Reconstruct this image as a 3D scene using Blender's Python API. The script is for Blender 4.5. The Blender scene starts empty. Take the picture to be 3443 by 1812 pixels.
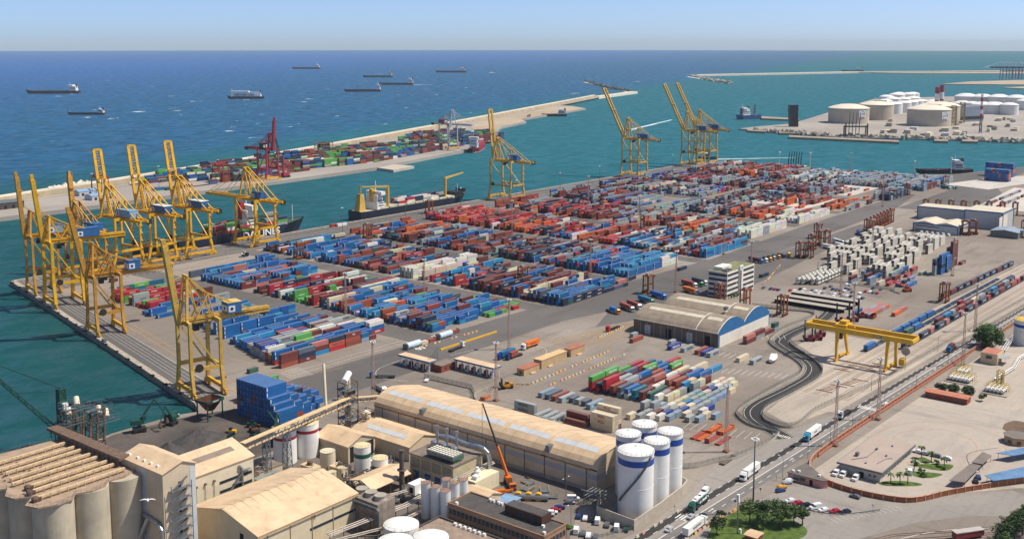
import bpy, math, random
from math import sin, cos, pi, radians as R, hypot, atan2
from mathutils import Vector as V, Matrix
random.seed(11)
SC = bpy.context.scene
COL = SC.collection
D = bpy.data
# ------------------------------------------------------------------ camera, sky, sun, exposure
CAM_H = 180.0
PITCH = 7.636
FPX = 3655.0                      # focal length in pixels of the 3443 px wide photograph
cd = D.cameras.new('camera'); cam = D.objects.new('camera', cd); COL.objects.link(cam)
cam.location = (0, 0, CAM_H); cam.rotation_euler = (R(90 - PITCH), 0, 0)
cd.sensor_width = 36; cd.lens = FPX / 3443 * 36; cd.shift_y = -275 / 3443
cd.clip_start = 1; cd.clip_end = 120000
SC.camera = cam
HAZE = 2.6e-5
SUN_AZ, SUN_EL = 88.0, 57.0       # azimuth clockwise from +Y, elevation
w = D.worlds.new('World'); SC.world = w; w.use_nodes = True
nt = w.node_tree; bgn = nt.nodes['Background']
sky = nt.nodes.new('ShaderNodeTexSky'); sky.sky_type = 'NISHITA'; sky.sun_disc = False
sky.sun_elevation = R(SUN_EL); sky.sun_rotation = R(SUN_AZ)
sky.altitude = 0; sky.air_density = 0.4; sky.dust_density = 0.85; sky.ozone_density = 4.0
tcg = nt.nodes.new('ShaderNodeTexCoord'); dip = nt.nodes.new('ShaderNodeVectorMath'); dip.inputs[1].default_value = (0, 0, .0095)   # the sky reaches down to the dipped sea horizon
nt.links.new(tcg.outputs['Generated'], dip.inputs[0]); nt.links.new(dip.outputs[0], sky.inputs[0])
nt.links.new(sky.outputs[0], bgn.inputs[0]); bgn.inputs[1].default_value = 0.15
sd = D.lights.new('sun', 'SUN'); so = D.objects.new('sun', sd); COL.objects.link(so)
sd.energy = 4.3; sd.angle = R(0.53); sd.color = (1, 0.93, 0.81)
_d = V((sin(R(SUN_AZ)) * cos(R(SUN_EL)), cos(R(SUN_AZ)) * cos(R(SUN_EL)), sin(R(SUN_EL))))
so.rotation_euler = _d.to_track_quat('Z', 'Y').to_euler(); so.location = (0, 0, 800)
SC.view_settings.view_transform = 'Standard'; SC.view_settings.look = 'None'
SC.view_settings.exposure = 0.28; SC.view_settings.gamma = 1.0
SC.cycles.max_bounces = 6; SC.cycles.volume_bounces = 0
SC.cycles.use_denoising = True
# ------------------------------------------------------------------ frames
TH = R(38.66); ST, CT = sin(TH), cos(TH); ALPHA = pi / 2 - TH
def W(u, v, z=0.0):               # terminal grid (u along the container rows, v across them) -> world
 return V((u * ST - v * CT, u * CT + v * ST, z))
_p = R(PITCH); _cp, _sp = cos(_p), sin(_p)
def G(dx, dy, z=0.0):             # surveyed point of the site plan, as grid u, v at height z
 k = 3443 / 2576
 x = (dx * k - 1721.5) / FPX; y = (631 - dy * k) / FPX
 t = (z - CAM_H) / (-_sp + y * _cp); X, Y = x * t, (_cp + y * _sp) * t
 return (X * ST + Y * CT, -X * CT + Y * ST)
def srgb(h):
 h = h.lstrip('#'); o = []
 for i in (0, 2, 4):
  c = int(h[i:i + 2], 16) / 255
  o.append(c / 12.92 if c < .04045 else ((c + .055) / 1.055) ** 2.4)
 return tuple(o)
# ------------------------------------------------------------------ materials
MATS = {}
def new_mat(name):
 m = D.materials.new(name); m.use_nodes = True
 n = m.node_tree; return m, n, n.nodes['Principled BSDF']
def nd(n, t, **kw):
 x = n.nodes.new(t)
 for k, v in kw.items():
  if k.startswith('i_'):
   key = k[2:]; key = int(key) if key.isdigit() else key.replace('_', ' ')
   x.inputs[key].default_value = v
  else: setattr(x, k, v)
 return x
def mixc(n, f, a, b, mode='MIX'):
 x = n.nodes.new('ShaderNodeMix'); x.data_type = 'RGBA'; x.blend_type = mode
 for s, v in ((0, f), (6, a), (7, b)):
  if hasattr(v, 'is_output'): n.links.new(v, x.inputs[s])
  elif s == 0: x.inputs[0].default_value = v
  else: x.inputs[s].default_value = (*v[:3], 1)
 return x.outputs[2]
def mathn(n, op, a, b=0.0, clamp=False):
 x = n.nodes.new('ShaderNodeMath'); x.operation = op; x.use_clamp = clamp
 for i, v in ((0, a), (1, b)):
  if hasattr(v, 'is_output'): n.links.new(v, x.inputs[i])
  else: x.inputs[i].default_value = v
 return x.outputs[0]
def ramp(n, f, lo, hi):
 x = n.nodes.new('ShaderNodeMapRange'); x.interpolation_type = 'SMOOTHSTEP'
 x.inputs[1].default_value = lo; x.inputs[2].default_value = hi
 n.links.new(f, x.inputs[0]); return x.outputs[0]
def coords(n, scale=(1, 1, 1), kind='pos', rot=0.0):
 if kind == 'pos': s = n.nodes.new('ShaderNodeNewGeometry').outputs['Position']
 else: s = n.nodes.new('ShaderNodeTexCoord').outputs['Object']
 mp = n.nodes.new('ShaderNodeMapping'); mp.inputs[3].default_value = scale; mp.inputs[2].default_value = (0, 0, rot)
 n.links.new(s, mp.inputs[0]); return mp.outputs[0]
def noise(n, vec, scale, detail=3.0, rough=.6):
 x = nd(n, 'ShaderNodeTexNoise', i_Scale=scale, i_Detail=detail, i_Roughness=rough)
 n.links.new(vec, x.inputs['Vector']); return x.outputs['Fac']
def M(name, col, rough=.65, var=.18, scale=.25, metal=0.0, dirt=None, dirt_amt=.35, streak=0.0, spec=.4, bump=0.0):
 """painted / mineral surface with worn patches, grime and vertical run-off streaks"""
 if name in MATS: return MATS[name]
 m, n, b = new_mat(name); col = srgb(col) if isinstance(col, str) else col
 p = coords(n)
 f = noise(n, p, scale, 5.0)
 a = tuple(c * (1 - var) for c in col); c2 = tuple(min(1, c * (1 + var)) for c in col)
 o = mixc(n, ramp(n, f, .3, .7), a, c2)
 if dirt:
  dc = srgb(dirt) if isinstance(dirt, str) else dirt
  g = noise(n, p, scale * 3.1, 4.0)
  o = mixc(n, mathn(n, 'MULTIPLY', ramp(n, g, .52, .78), dirt_amt), o, dc)
 if streak:
  q = coords(n, (1.6, 1.6, .06)); s = noise(n, q, 1.0, 4.0)
  o = mixc(n, mathn(n, 'MULTIPLY', ramp(n, s, .5, .75), streak), o, tuple(c * .45 for c in col))
 n.links.new(o, b.inputs['Base Color'])
 b.inputs['Roughness'].default_value = rough; b.inputs['Metallic'].default_value = metal
 b.inputs['Specular IOR Level'].default_value = spec
 if bump:
  bp = nd(n, 'ShaderNodeBump', i_Strength=.5, i_Distance=bump)
  n.links.new(noise(n, p, scale * 6, 4.0), bp.inputs['Height']); n.links.new(bp.outputs[0], b.inputs['Normal'])
 MATS[name] = m; return m
def ribbed(name, col, axis='x', period=1.2, amt=.12, kind='obj', **kw):
 """profiled sheet: fine alternating ribs as real bump plus a faint seam tint"""
 if name in MATS: return MATS[name]
 m = M(name, col, **kw); n = m.node_tree; b = n.nodes['Principled BSDF']
 sc = {'x': (1, 0, 0), 'y': (0, 1, 0), 'z': (0, 0, 1)}[axis]
 p = coords(n, sc, kind)
 wv = nd(n, 'ShaderNodeTexWave', i_Scale=2 * pi / period / 20 * 3.18, i_Distortion=0.0)
 wv.bands_direction = axis.upper(); n.links.new(p, wv.inputs[0])
 bp = nd(n, 'ShaderNodeBump', i_Strength=.35, i_Distance=.12); n.links.new(wv.outputs['Fac'], bp.inputs['Height'])
 n.links.new(bp.outputs[0], b.inputs['Normal'])
 src = b.inputs['Base Color'].links[0].from_socket
 o = mixc(n, mathn(n, 'MULTIPLY', ramp(n, wv.outputs['Fac'], .8, 1.0), amt), src, (.12, .1, .08))
 n.links.new(o, b.inputs['Base Color']); return m
def paint_mat(name, rough=.5):
 """colour comes from the 'paint' face attribute, a little different on every object, tops painted paler as if sunlit"""
 m, n, b = new_mat(name)
 at = nd(n, 'ShaderNodeAttribute'); at.attribute_name = 'paint'
 oi = n.nodes.new('ShaderNodeObjectInfo')
 p = coords(n); f = noise(n, p, .35, 4.0); g = noise(n, p, 1.7, 3.0)
 hs = n.nodes.new('ShaderNodeHueSaturation')
 n.links.new(at.outputs['Color'], hs.inputs['Color'])
 v = mathn(n, 'ADD', mathn(n, 'MULTIPLY', f, .5), mathn(n, 'MULTIPLY', oi.outputs['Random'], .25))
 n.links.new(mathn(n, 'ADD', v, .62), hs.inputs['Value'])
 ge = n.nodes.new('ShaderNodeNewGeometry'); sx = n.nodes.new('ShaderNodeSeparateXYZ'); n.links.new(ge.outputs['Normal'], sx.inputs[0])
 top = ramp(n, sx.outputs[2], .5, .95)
 top_light = mathn(n, 'MULTIPLY', top, mathn(n, 'ADD', .04, mathn(n, 'MULTIPLY', g, .26)))
 o = mixc(n, top_light, hs.outputs[0], (.36, .34, .31))  # patchy pale tint on upward faces stands in for sun and sky gloss
 rust = mathn(n, 'MULTIPLY', ramp(n, g, .66, .8), .35)
 o = mixc(n, rust, o, (.13, .06, .035))
 n.links.new(o, b.inputs['Base Color']); b.inputs['Roughness'].default_value = rough
 b.inputs['Specular IOR Level'].default_value = .35
 MATS[name] = m; return m
# ------------------------------------------------------------------ mesh builder
class MB:
 def __init__(s, u=0.0, v=0.0, z=0.0):
  s.o = (u, v, z); s.vs = []; s.fs = []; s.mi = []; s.pc = []; s.cur = 0; s.col = (1, 1, 1); s.T = None
 def q(s, pts, faces):
  k = len(s.vs); ox, oy, oz = s.o
  if s.T is not None: pts = [s.T @ V(p) for p in pts]
  s.vs += [(p[0] - ox, p[1] - oy, p[2] - oz) for p in pts]
  for f in faces:
   s.fs.append([i + k for i in f]); s.mi.append(s.cur); s.pc.append(s.col)
  return s
 def box(s, x0, x1, y0, y1, z0, z1, bottom=True):
  f = [(4, 5, 6, 7), (0, 1, 5, 4), (1, 2, 6, 5), (2, 3, 7, 6), (3, 0, 4, 7)]
  if bottom: f.append((3, 2, 1, 0))
  return s.q([(x0, y0, z0), (x1, y0, z0), (x1, y1, z0), (x0, y1, z0), (x0, y0, z1), (x1, y0, z1), (x1, y1, z1), (x0, y1, z1)], f)
 def bar(s, a, b, w=.3, h=None, w2=None, h2=None):
  """box-section beam from a to b (optionally tapering)"""
  h = h or w; w2 = w2 or w; h2 = h2 or (h if w2 == w else w2)
  a, b = V(a), V(b); d = (b - a).normalized()
  up = V((0, 0, 1)) if abs(d.z) < .95 else V((1, 0, 0))
  sx = d.cross(up).normalized(); sy = sx.cross(d).normalized()
  pts = []
  for c, ww, hh in ((a, w, h), (b, w2, h2)):
   for i, j in ((-1, -1), (1, -1), (1, 1), (-1, 1)): pts.append(c + sx * i * ww / 2 + sy * j * hh / 2)
  return s.q(pts, [(3, 2, 1, 0), (4, 5, 6, 7), (0, 1, 5, 4), (1, 2, 6, 5), (2, 3, 7, 6), (3, 0, 4, 7)])
 def tube(s, a, b, r, n=8, r2=None, cap=True):
  a, b = V(a), V(b); r2 = r if r2 is None else r2; d = (b - a).normalized()
  up = V((0, 0, 1)) if abs(d.z) < .95 else V((1, 0, 0))
  sx = d.cross(up).normalized(); sy = sx.cross(d).normalized()
  pts = []
  for c, rr in ((a, r), (b, r2)):
   for i in range(n):
    t = 2 * pi * i / n; pts.append(c + sx * cos(t) * rr + sy * sin(t) * rr)
  f = [(i, (i + 1) % n, n + (i + 1) % n, n + i) for i in range(n)]
  f = [tuple(reversed(x)) for x in f]
  if cap: f += [tuple(range(n)), tuple(range(2 * n - 1, n - 1, -1))]
  return s.q(pts, f)
 def pipe(s, pts, r, n=8):
  for a, b in zip(pts, pts[1:]): s.tube(a, b, r, n)
  return s
 def lathe(s, x, y, prof, n=24, a0=0.0):
  """prof: list of (r, z) bottom to top"""
  pts = []; f = []
  for r, z in prof:
   for i in range(n):
    t = a0 + 2 * pi * i / n; pts.append((x + r * cos(t), y + r * sin(t), z))
  for k in range(len(prof) - 1):
   for i in range(n):
    j = (i + 1) % n; f.append((k * n + i, k * n + j, (k + 1) * n + j, (k + 1) * n + i))
  f.append(tuple((len(prof) - 1) * n + i for i in range(n)))
  return s.q(pts, f)
 def prism(s, poly, z0, z1, bottom=False):
  n = len(poly)
  ar = sum(poly[i][0] * poly[(i + 1) % n][1] - poly[(i + 1) % n][0] * poly[i][1] for i in range(n))
  if ar < 0: poly = poly[::-1]
  pts = [(p[0], p[1], z0) for p in poly] + [(p[0], p[1], z1) for p in poly]
  f = [tuple(range(n, 2 * n))] + [(i, (i + 1) % n, n + (i + 1) % n, n + i) for i in range(n)]
  if bottom: f.append(tuple(range(n - 1, -1, -1)))
  return s.q(pts, f)
 def sheet(s, poly, z):
  n = len(poly)
  ar = sum(poly[i][0] * poly[(i + 1) % n][1] - poly[(i + 1) % n][0] * poly[i][1] for i in range(n))
  if ar < 0: poly = poly[::-1]
  return s.q([(p[0], p[1], z) for p in poly], [tuple(range(n))])
 def strip(s, path, wd, z, off=0.0):
  """flat ribbon along a path"""
  L, Rr = offset(path, off + wd / 2), offset(path, off - wd / 2)
  for i in range(len(path) - 1):
   s.q([(*L[i], z), (*Rr[i], z), (*Rr[i + 1], z), (*L[i + 1], z)], [(0, 1, 2, 3)])
  return s
 def wall(s, path, wd, z0, z1, off=0.0):
  L, Rr = offset(path, off + wd / 2), offset(path, off - wd / 2)
  n = len(path)
  for i in range(n - 1):
   a, b, c, d = L[i], Rr[i], Rr[i + 1], L[i + 1]
   pts = [(*p, z0) for p in (a, b, c, d)] + [(*p, z1) for p in (a, b, c, d)]
   f = [(4, 5, 6, 7), (1, 2, 6, 5), (3, 0, 4, 7)]
   if i == 0: f.append((0, 1, 5, 4))
   if i == n - 2: f.append((2, 3, 7, 6))
   s.q(pts, f)
  return s
 def lattice(s, a, b, w0, w1, n, t=.12, diag=True):
  """square lattice mast or boom"""
  a, b = V(a), V(b); d = (b - a).normalized()
  up = V((0, 0, 1)) if abs(d.z) < .95 else V((1, 0, 0))
  sx = d.cross(up).normalized(); sy = sx.cross(d).normalized()
  rings = []
  for k in range(n + 1):
   f = k / n; w = (w0 + (w1 - w0) * f) / 2; c = a.lerp(b, f)
   rings.append([c + sx * i * w + sy * j * w for i, j in ((-1, -1), (1, -1), (1, 1), (-1, 1))])
  for i in range(4): s.bar(rings[0][i], rings[-1][i], t * 1.5)
  for k in range(n):
   for i in range(4):
    j = (i + 1) % 4
    s.bar(rings[k + 1][i], rings[k + 1][j], t)
    if diag: s.bar(rings[k][i if k % 2 else j], rings[k + 1][j if k % 2 else i], t)
  return s
 def mesh(s, name, mats, smooth=False):
  me = D.meshes.new(name); me.from_pydata(s.vs, [], s.fs)
  if not isinstance(mats, (list, tuple)): mats = [mats]
  for m in mats: me.materials.append(m)
  if len(mats) > 1: me.polygons.foreach_set('material_index', s.mi)
  at = me.attributes.new('paint', 'FLOAT_COLOR', 'FACE')
  at.data.foreach_set('color', [c for p in s.pc for c in (*p[:3], 1)])
  if smooth: me.polygons.foreach_set('use_smooth', [True] * len(s.fs))
  me.update()
  return me
 def build(s, name, mats, parent=None, smooth=False, rz=0.0):
  o = D.objects.new(name, s.mesh(name, mats, smooth)); COL.objects.link(o)
  if parent: o.parent = parent
  else: o.location = W(*s.o); o.rotation_euler = (0, 0, ALPHA + rz)
  return o
def smooth_angle(o, a=35):
 me = o.data; me.polygons.foreach_set('use_smooth', [True] * len(me.polygons))
 import bmesh
 bm = bmesh.new(); bm.from_mesh(me)
 for e in bm.edges: e.smooth = len(e.link_faces) == 2 and e.calc_face_angle(0) < R(a)
 bm.to_mesh(me); bm.free(); return o
def offset(path, d):
 out = []; n = len(path)
 for i in range(n):
  a = path[max(i - 1, 0)]; b = path[min(i + 1, n - 1)]
  tx, ty = b[0] - a[0], b[1] - a[1]; l = hypot(tx, ty) or 1
  out.append((path[i][0] - ty / l * d, path[i][1] + tx / l * d))
 return out
def smooth_path(p, n=4, closed=False):
 """Catmull-Rom through the points"""
 out = []; m = len(p)
 for i in range(m if closed else m - 1):
  g = (lambda k: p[k % m]) if closed else (lambda k: p[min(max(k, 0), m - 1)])
  a, b, c, e = g(i - 1), g(i), g(i + 1), g(i + 2)
  for k in range(n):
   t = k / n
   out.append(tuple(.5 * (2 * b[j] + (c[j] - a[j]) * t + (2 * a[j] - 5 * b[j] + 4 * c[j] - e[j]) * t * t + (3 * b[j] - a[j] - 3 * c[j] + e[j]) * t ** 3) for j in (0, 1)))
 if not closed: out.append(tuple(p[-1]))
 return out
def walk(path, step, start=0.0):
 """points and headings every step metres along a path"""
 res = []; acc = start; pos = 0.0
 for a, b in zip(path, path[1:]):
  l = hypot(b[0] - a[0], b[1] - a[1])
  while l and acc <= pos + l:
   t = (acc - pos) / l
   res.append((a[0] + (b[0] - a[0]) * t, a[1] + (b[1] - a[1]) * t, atan2(b[1] - a[1], b[0] - a[0]))); acc += step
  pos += l
 return res
# ------------------------------------------------------------------ objects
def tag(o, label=None, cat=None, group=None, kind=None):
 if label: o['label'] = label
 if cat: o['category'] = cat
 if group: o['group'] = group
 if kind: o['kind'] = kind
 return o
def struct(o): o['kind'] = 'structure'; return o
def thing(name, label, cat, u=0.0, v=0.0, z=0.0, rz=0.0, group=None):
 o = D.objects.new(name, None); COL.objects.link(o); o.empty_display_size = .5
 o.location = W(u, v, z); o.rotation_euler = (0, 0, ALPHA + rz)
 return tag(o, label, cat, group)
KIDS = {}
def copy_tree(o, parent=None):
 c = o.copy(); COL.objects.link(c)
 if parent: c.parent = parent
 ks = KIDS.get(o.name)
 if ks is None: ks = KIDS[o.name] = list(o.children)
 for ch in ks: copy_tree(ch, c)
 return c
def place(o, u, v, z=0.0, rz=0.0, label=None, group=None):
 o.location = W(u, v, z); o.rotation_euler = (0, 0, ALPHA + rz)
 if label: o['label'] = label
 if group: o['group'] = group
 return o
class Proto:
 """first use places the object itself, later uses copy it with its parts"""
 def __init__(s, o): s.o = o; s.used = False
 def at(s, u, v, z=0.0, rz=0.0, label=None, group=None):
  o = copy_tree(s.o) if s.used else s.o
  if not s.used: KIDS[s.o.name] = list(s.o.children); s.used = True
  return place(o, u, v, z, rz, label, group)
TXT = {}
def text_mesh(t, size, mat, sx=1.0):
 k = (t, size, mat.name, sx)
 if k not in TXT:
  c = D.curves.new('lettering', 'FONT'); c.body = t; c.size = size; c.align_x = 'CENTER'; c.align_y = 'CENTER'; c.extrude = .012
  c.resolution_u = 2; c.offset = size * .022
  ob = D.objects.new('lettering', c); COL.objects.link(ob)
  dg = bpy.context.evaluated_depsgraph_get(); me = D.meshes.new_from_object(ob.evaluated_get(dg))
  D.objects.remove(ob); D.curves.remove(c)
  if sx != 1.0:
   for vv in me.vertices: vv.co.x *= sx
  me.materials.clear(); me.materials.append(mat); me.name = 'lettering'; TXT[k] = me
 return TXT[k]
def lettering(t, size, mat, parent, loc, rot=(pi / 2, 0, 0), sx=1.0, name='lettering'):
 o = D.objects.new(name, text_mesh(t, size, mat, sx)); COL.objects.link(o); o.parent = parent
 o.location = loc; o.rotation_euler = rot; return o
# ================================================================== the setting: water, land, roads
def water_mat():
 m, n, b = new_mat('water')
 ob = coords(n, (1, 1, 1), 'obj')
 sx = n.nodes.new('ShaderNodeSeparateXYZ'); n.links.new(ob, sx.inputs[0])
 line = mathn(n, 'SUBTRACT', sx.outputs[1], mathn(n, 'ADD', mathn(n, 'MULTIPLY', sx.outputs[0], .31), 1096))
 big = noise(n, ob, .0022, 3.0)
 wob = mathn(n, 'MULTIPLY', mathn(n, 'SUBTRACT', big, .5), 900)
 far = ramp(n, mathn(n, 'ADD', line, wob), 0, 5200)
 f_sea = ramp(n, line, -20, 240)
 f_deep = ramp(n, sx.outputs[0], 250, 1500)
 harb = mixc(n, f_deep, srgb('#13494a'), srgb('#20626c'))
 sea = mixc(n, far, srgb('#135478'), srgb('#1658a0'))
 o = mixc(n, f_sea, harb, sea)
 med = noise(n, ob, .014, 7.0, .78)
 o = mixc(n, mathn(n, 'MULTIPLY', ramp(n, med, .40, .64), mathn(n, 'ADD', .22, mathn(n, 'MULTIPLY', f_sea, .42))), o, (.006, .035, .055))
 # white horses: short broken crests, only on the open sea
 fv = coords(n, (.55, 1.0, 1), 'obj', -.75)
 f1 = ramp(n, noise(n, fv, .021, 5.0, .62), .672, .70)
 f2 = ramp(n, noise(n, ob, .0035, 2.0), .30, .5)
 foam = mathn(n, 'MULTIPLY', mathn(n, 'MULTIPLY', f1, f2), f_sea)
 o = mixc(n, foam, o, (.75, .8, .82))
 h = noise(n, coords(n, (.55, 1.5, 1), 'obj', -.6), .22, 5.0, .62)
 bp = nd(n, 'ShaderNodeBump', i_Strength=.85, i_Distance=1.4); n.links.new(h, bp.inputs['Height'])
 # wave-tilted water body: upwelling colour plus a rippled sheen that comes and goes with the wind
 n.nodes.remove(b); df = n.nodes.new('ShaderNodeBsdfDiffuse'); gl = nd(n, 'ShaderNodeBsdfGlossy', i_Roughness=.32); mx = n.nodes.new('ShaderNodeMixShader')
 n.links.new(o, df.inputs['Color']); gl.inputs['Color'].default_value = (.75, .9, 1, 1)
 n.links.new(bp.outputs[0], gl.inputs['Normal']); n.links.new(bp.outputs[0], df.inputs['Normal'])
 sh = mathn(n, 'ADD', .06, mathn(n, 'MULTIPLY', ramp(n, noise(n, coords(n, (1, 1.5, 1), 'obj', .5), .03, 6.0, .75), .38, .66), .26))
 sh = mathn(n, 'MULTIPLY', sh, mathn(n, 'ADD', .55, mathn(n, 'MULTIPLY', f_sea, .45)))
 n.links.new(mathn(n, 'MULTIPLY', sh, mathn(n, 'SUBTRACT', 1.0, foam)), mx.inputs[0]); n.links.new(df.outputs[0], mx.inputs[1]); n.links.new(gl.outputs[0], mx.inputs[2])
 n.links.new(mx.outputs[0], n.nodes['Material Output'].inputs[0])
 return m
mb = MB(0, 0, -3.0)
NS = 96; RAD = 23600
mb.q([(RAD * cos(2 * pi * i / NS), RAD * sin(2 * pi * i / NS), -3.0) for i in range(NS)], [tuple(range(NS))])
struct(mb.build('sea_water', water_mat()))

def ground_mat(name, c1, c2, stain, sx=.02, sy=.09, patch=.006, joints=0):
 m, n, b = new_mat(name)
 ob = coords(n, (1, 1, 1), 'obj')
 f = noise(n, ob, patch, 4.0); g = noise(n, coords(n, (sx, sy, 1), 'obj'), 1.0, 5.0, .65); k = noise(n, ob, .5, 4.0)
 o = mixc(n, ramp(n, f, .38, .62), srgb(c1), srgb(c2))
 o = mixc(n, mathn(n, 'MULTIPLY', ramp(n, g, .48, .72), .5), o, srgb(stain))
 o = mixc(n, mathn(n, 'MULTIPLY', ramp(n, k, .45, .8), .25), o, tuple(c * .55 for c in srgb(stain)))
 tr_ = noise(n, coords(n, (sy, sx * .6, 1), 'obj', .12), 1.0, 5.0, .7)
 o = mixc(n, mathn(n, 'MULTIPLY', ramp(n, tr_, .54, .7), .35), o, tuple(c * .6 for c in srgb(stain)))
 if joints:
  bk = nd(n, 'ShaderNodeTexBrick', i_Scale=1.0, i_Mortar_Size=.07, i_Brick_Width=joints, i_Row_Height=joints); bk.offset = 0
  bk.inputs['Color1'].default_value = bk.inputs['Color2'].default_value = (1, 1, 1, 1); bk.inputs['Mortar'].default_value = (.55, .53, .5, 1)
  n.links.new(ob, bk.inputs['Vector']); o = mixc(n, .6, o, bk.outputs['Color'], 'MULTIPLY')
 sl = noise(n, ob, .09, 5.0, .7)
 o = mixc(n, mathn(n, 'MULTIPLY', ramp(n, sl, .6, .75), .3), o, tuple(c * 1.5 for c in srgb(c1)))
 n.links.new(o, b.inputs['Base Color']); b.inputs['Roughness'].default_value = .85; b.inputs['Specular IOR Level'].default_value = .25
 MATS[name] = m; return m
GY = ground_mat('worn_concrete_yard', '#7f756b', '#948a7f', '#675d54', joints=8)
GA = ground_mat('asphalt_lane', '#5f5b57', '#6b6662', '#4f4b49', .015, .06)
GC = ground_mat('pale_concrete', '#a3988b', '#b4a89a', '#8c8175', joints=6)
GF = ground_mat('far_quay_concrete', '#989087', '#a59d93', '#857d75')
GR = ground_mat('road_asphalt', '#6e6a67', '#7a7672', '#5c5957', .008, .5)
GP = ground_mat('pale_road_lane', '#8a847d', '#948d86', '#7a746e', .008, .5)
GD = ground_mat('dark_fresh_asphalt', '#363433', '#3f3d3b', '#2d2b2a', .01, .3)
GK = ground_mat('coal_dust_ground', '#4a4643', '#635a53', '#363230', .05, .05, .02)
GS = ground_mat('sandy_fill', '#a8977f', '#b5a48b', '#93836e', .01, .04, .004)
GW = ground_mat('white_concrete_slab', '#b9b3aa', '#c4bdb4', '#a39c93')
QUAYSIDE = M('quay_wall_concrete', '#7d7468', .9, .25, .3, streak=.5)
# the terminal platform
LAND = [(395, 803), (312, 454), (306, 442), (294, 447), (262, 448), (215, 434), (165, 395), (100, 370), (0, 340), (-150, 300), (-150, -700), (2300, -700), (2300, 215),
  (1690, 399), (1530, 452), (1494, 492), (1468, 677), (1462, 803)]
mb = MB(); mb.prism(LAND, -5, 0); struct(mb.build('terminal_ground', [GY]))
def flat(name, polys, mat, z):
 b = MB()
 for i, p in enumerate(polys): b.sheet(p, z + i * .0015)
 return struct(b.build(name, mat))
z1, z2, z3, z4 = .012, .024, .036, .05
# quay aprons and lanes (asphalt, darker) and pale slabs
flat('quay_apron', [[(398, 801), (314.5, 456), (330, 452), (366, 600), (400, 745), (480, 757), (1462, 762), (1461, 801)]], GA, z1)
LANES = [(461, 481), (568, 585), (673, 690), (780, 797), (887, 903), (994, 1010), (1100, 1116), (1207, 1222), (1313, 1329)]
flat('yard_lane', [[(a, 405 if i < 5 else 440), (b, 405 if i < 5 else 440), (b + 3, 762), (a + 3, 762)] for i, (a, b) in enumerate(LANES)], GA, z2)
flat('yard_road', [[(330, 440), (352, 405), (560, 405), (600, 396), (840, 396), (1180, 405), (1300, 425), (1300, 438), (1000, 436), (800, 428), (560, 442), (372, 446)],
     [(1180, 330), (1330, 330), (1460, 380), (1640, 380), (1690, 300), (2200, 100), (2200, 190), (1690, 396), (1530, 448), (1480, 470), (1400, 405), (1180, 405)],
     [(560, 380), (640, 352), (760, 358), (1050, 380), (1050, 396), (600, 396)]], GA, z3)
flat('pale_apron', [[(1180, 690), (1290, 690), (1290, 757), (1180, 757)], [(1340, 560), (1462, 560), (1462, 600), (1340, 600)], [(1240, 480), (1440, 480), (1440, 560), (1240, 560)], [(1117, 480), (1200, 480), (1200, 545), (1117, 545)],
     [(1420, 430), (1520, 400), (1660, 330), (1560, 330), (1400, 370)], [(1240, 290), (1420, 290), (1440, 350), (1240, 340)]], GW, z4)
flat('rail_apron', [[(500, 228), (556, 229), (597, 262), (640, 262), (640, 232), (1500, 195), (1500, 150), (500, 197)], [(470, 207), (500, 200), (520, 228), (480, 224)]], GC, z1)
flat('coal_ground', [[(300, 440), (262, 446), (215, 430), (190, 395), (215, 365), (262, 372), (312, 372), (316, 400), (330, 405), (322, 430)]], GK, z1)
flat('customs_plaza', [[(418, 176), (640, 170), (1500, 140), (1500, -200), (490, -200), (462, 100), (436, 123), (416, 134), (412, 165)]], GC, z1)
flat('plaza_asphalt', [[(430, 172), (520, 168), (500, 150), (500, 90), (462, 108), (430, 134), (418, 148), (418, 162)], [(470, 174), (550, 166), (555, 150), (560, 90), (520, 60), (500, 150)]], ground_mat('plaza_paving', '#a3988d', '#aea396', '#938a80'), z2)
flat('factory_yard', [[(180, 330), (330, 365), (345, 360), (347, 228), (332, 232), (300, 215), (240, 215), (150, 200), (100, 300)]], ground_mat('factory_floor', '#6b635c', '#7a7169', '#504a45', .06, .06, .03), z1)
# main road: two carriageways of slightly different age, pale middle lane
def rl(u): return 199 - (u - 379) * .0465      # left kerb
def rr(u): return 186.5 - (u - 379) * .030       # right kerb
us = [250 + i * 25 for i in range(70)]
def ribbon(name, fa, fb, mat, z, lo=250, hi=1975):
 b = MB(); p = [u for u in us if lo <= u <= hi]
 for a, c in zip(p, p[1:]): b.q([(a, fb(a), z), (c, fb(c), z), (c, fa(c), z), (a, fa(a), z)], [(0, 1, 2, 3)])
 return struct(b.build(name, mat))
ribbon('road', rl, rr, GR, z3)
mid = lambda t: (lambda u: rl(u) * (1 - t) + rr(u) * t)
ribbon('road_worn_lane', mid(.33), mid(.58), GP, z4)
ribbon('road_dark_lane', mid(.04), mid(.3), GD, z4 - .004)
flat('street', [[(250, 205), (300, 208), (330, 202), (365, 204), (405, 211), (455, 205.5), (500, 196), (500, 190), (250, 200)],
    [(330, 187), (354, 184), (400, 178), (412, 160), (414, 146), (424, 128), (440, 118), (455, 104), (440, 80), (420, 110), (400, 125), (370, 138), (358, 150), (352, 165), (340, 172), (320, 186)]], GP, z2)
flat('parking_court', [[(371, 182.5), (411, 175), (411.5, 150), (424, 128), (446, 110), (440, 104), (421, 121), (400, 131), (384, 144), (376, 152), (371, 165)]], ground_mat('parking_asphalt', '#8b857e', '#968f87', '#777069'), z3)
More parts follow.
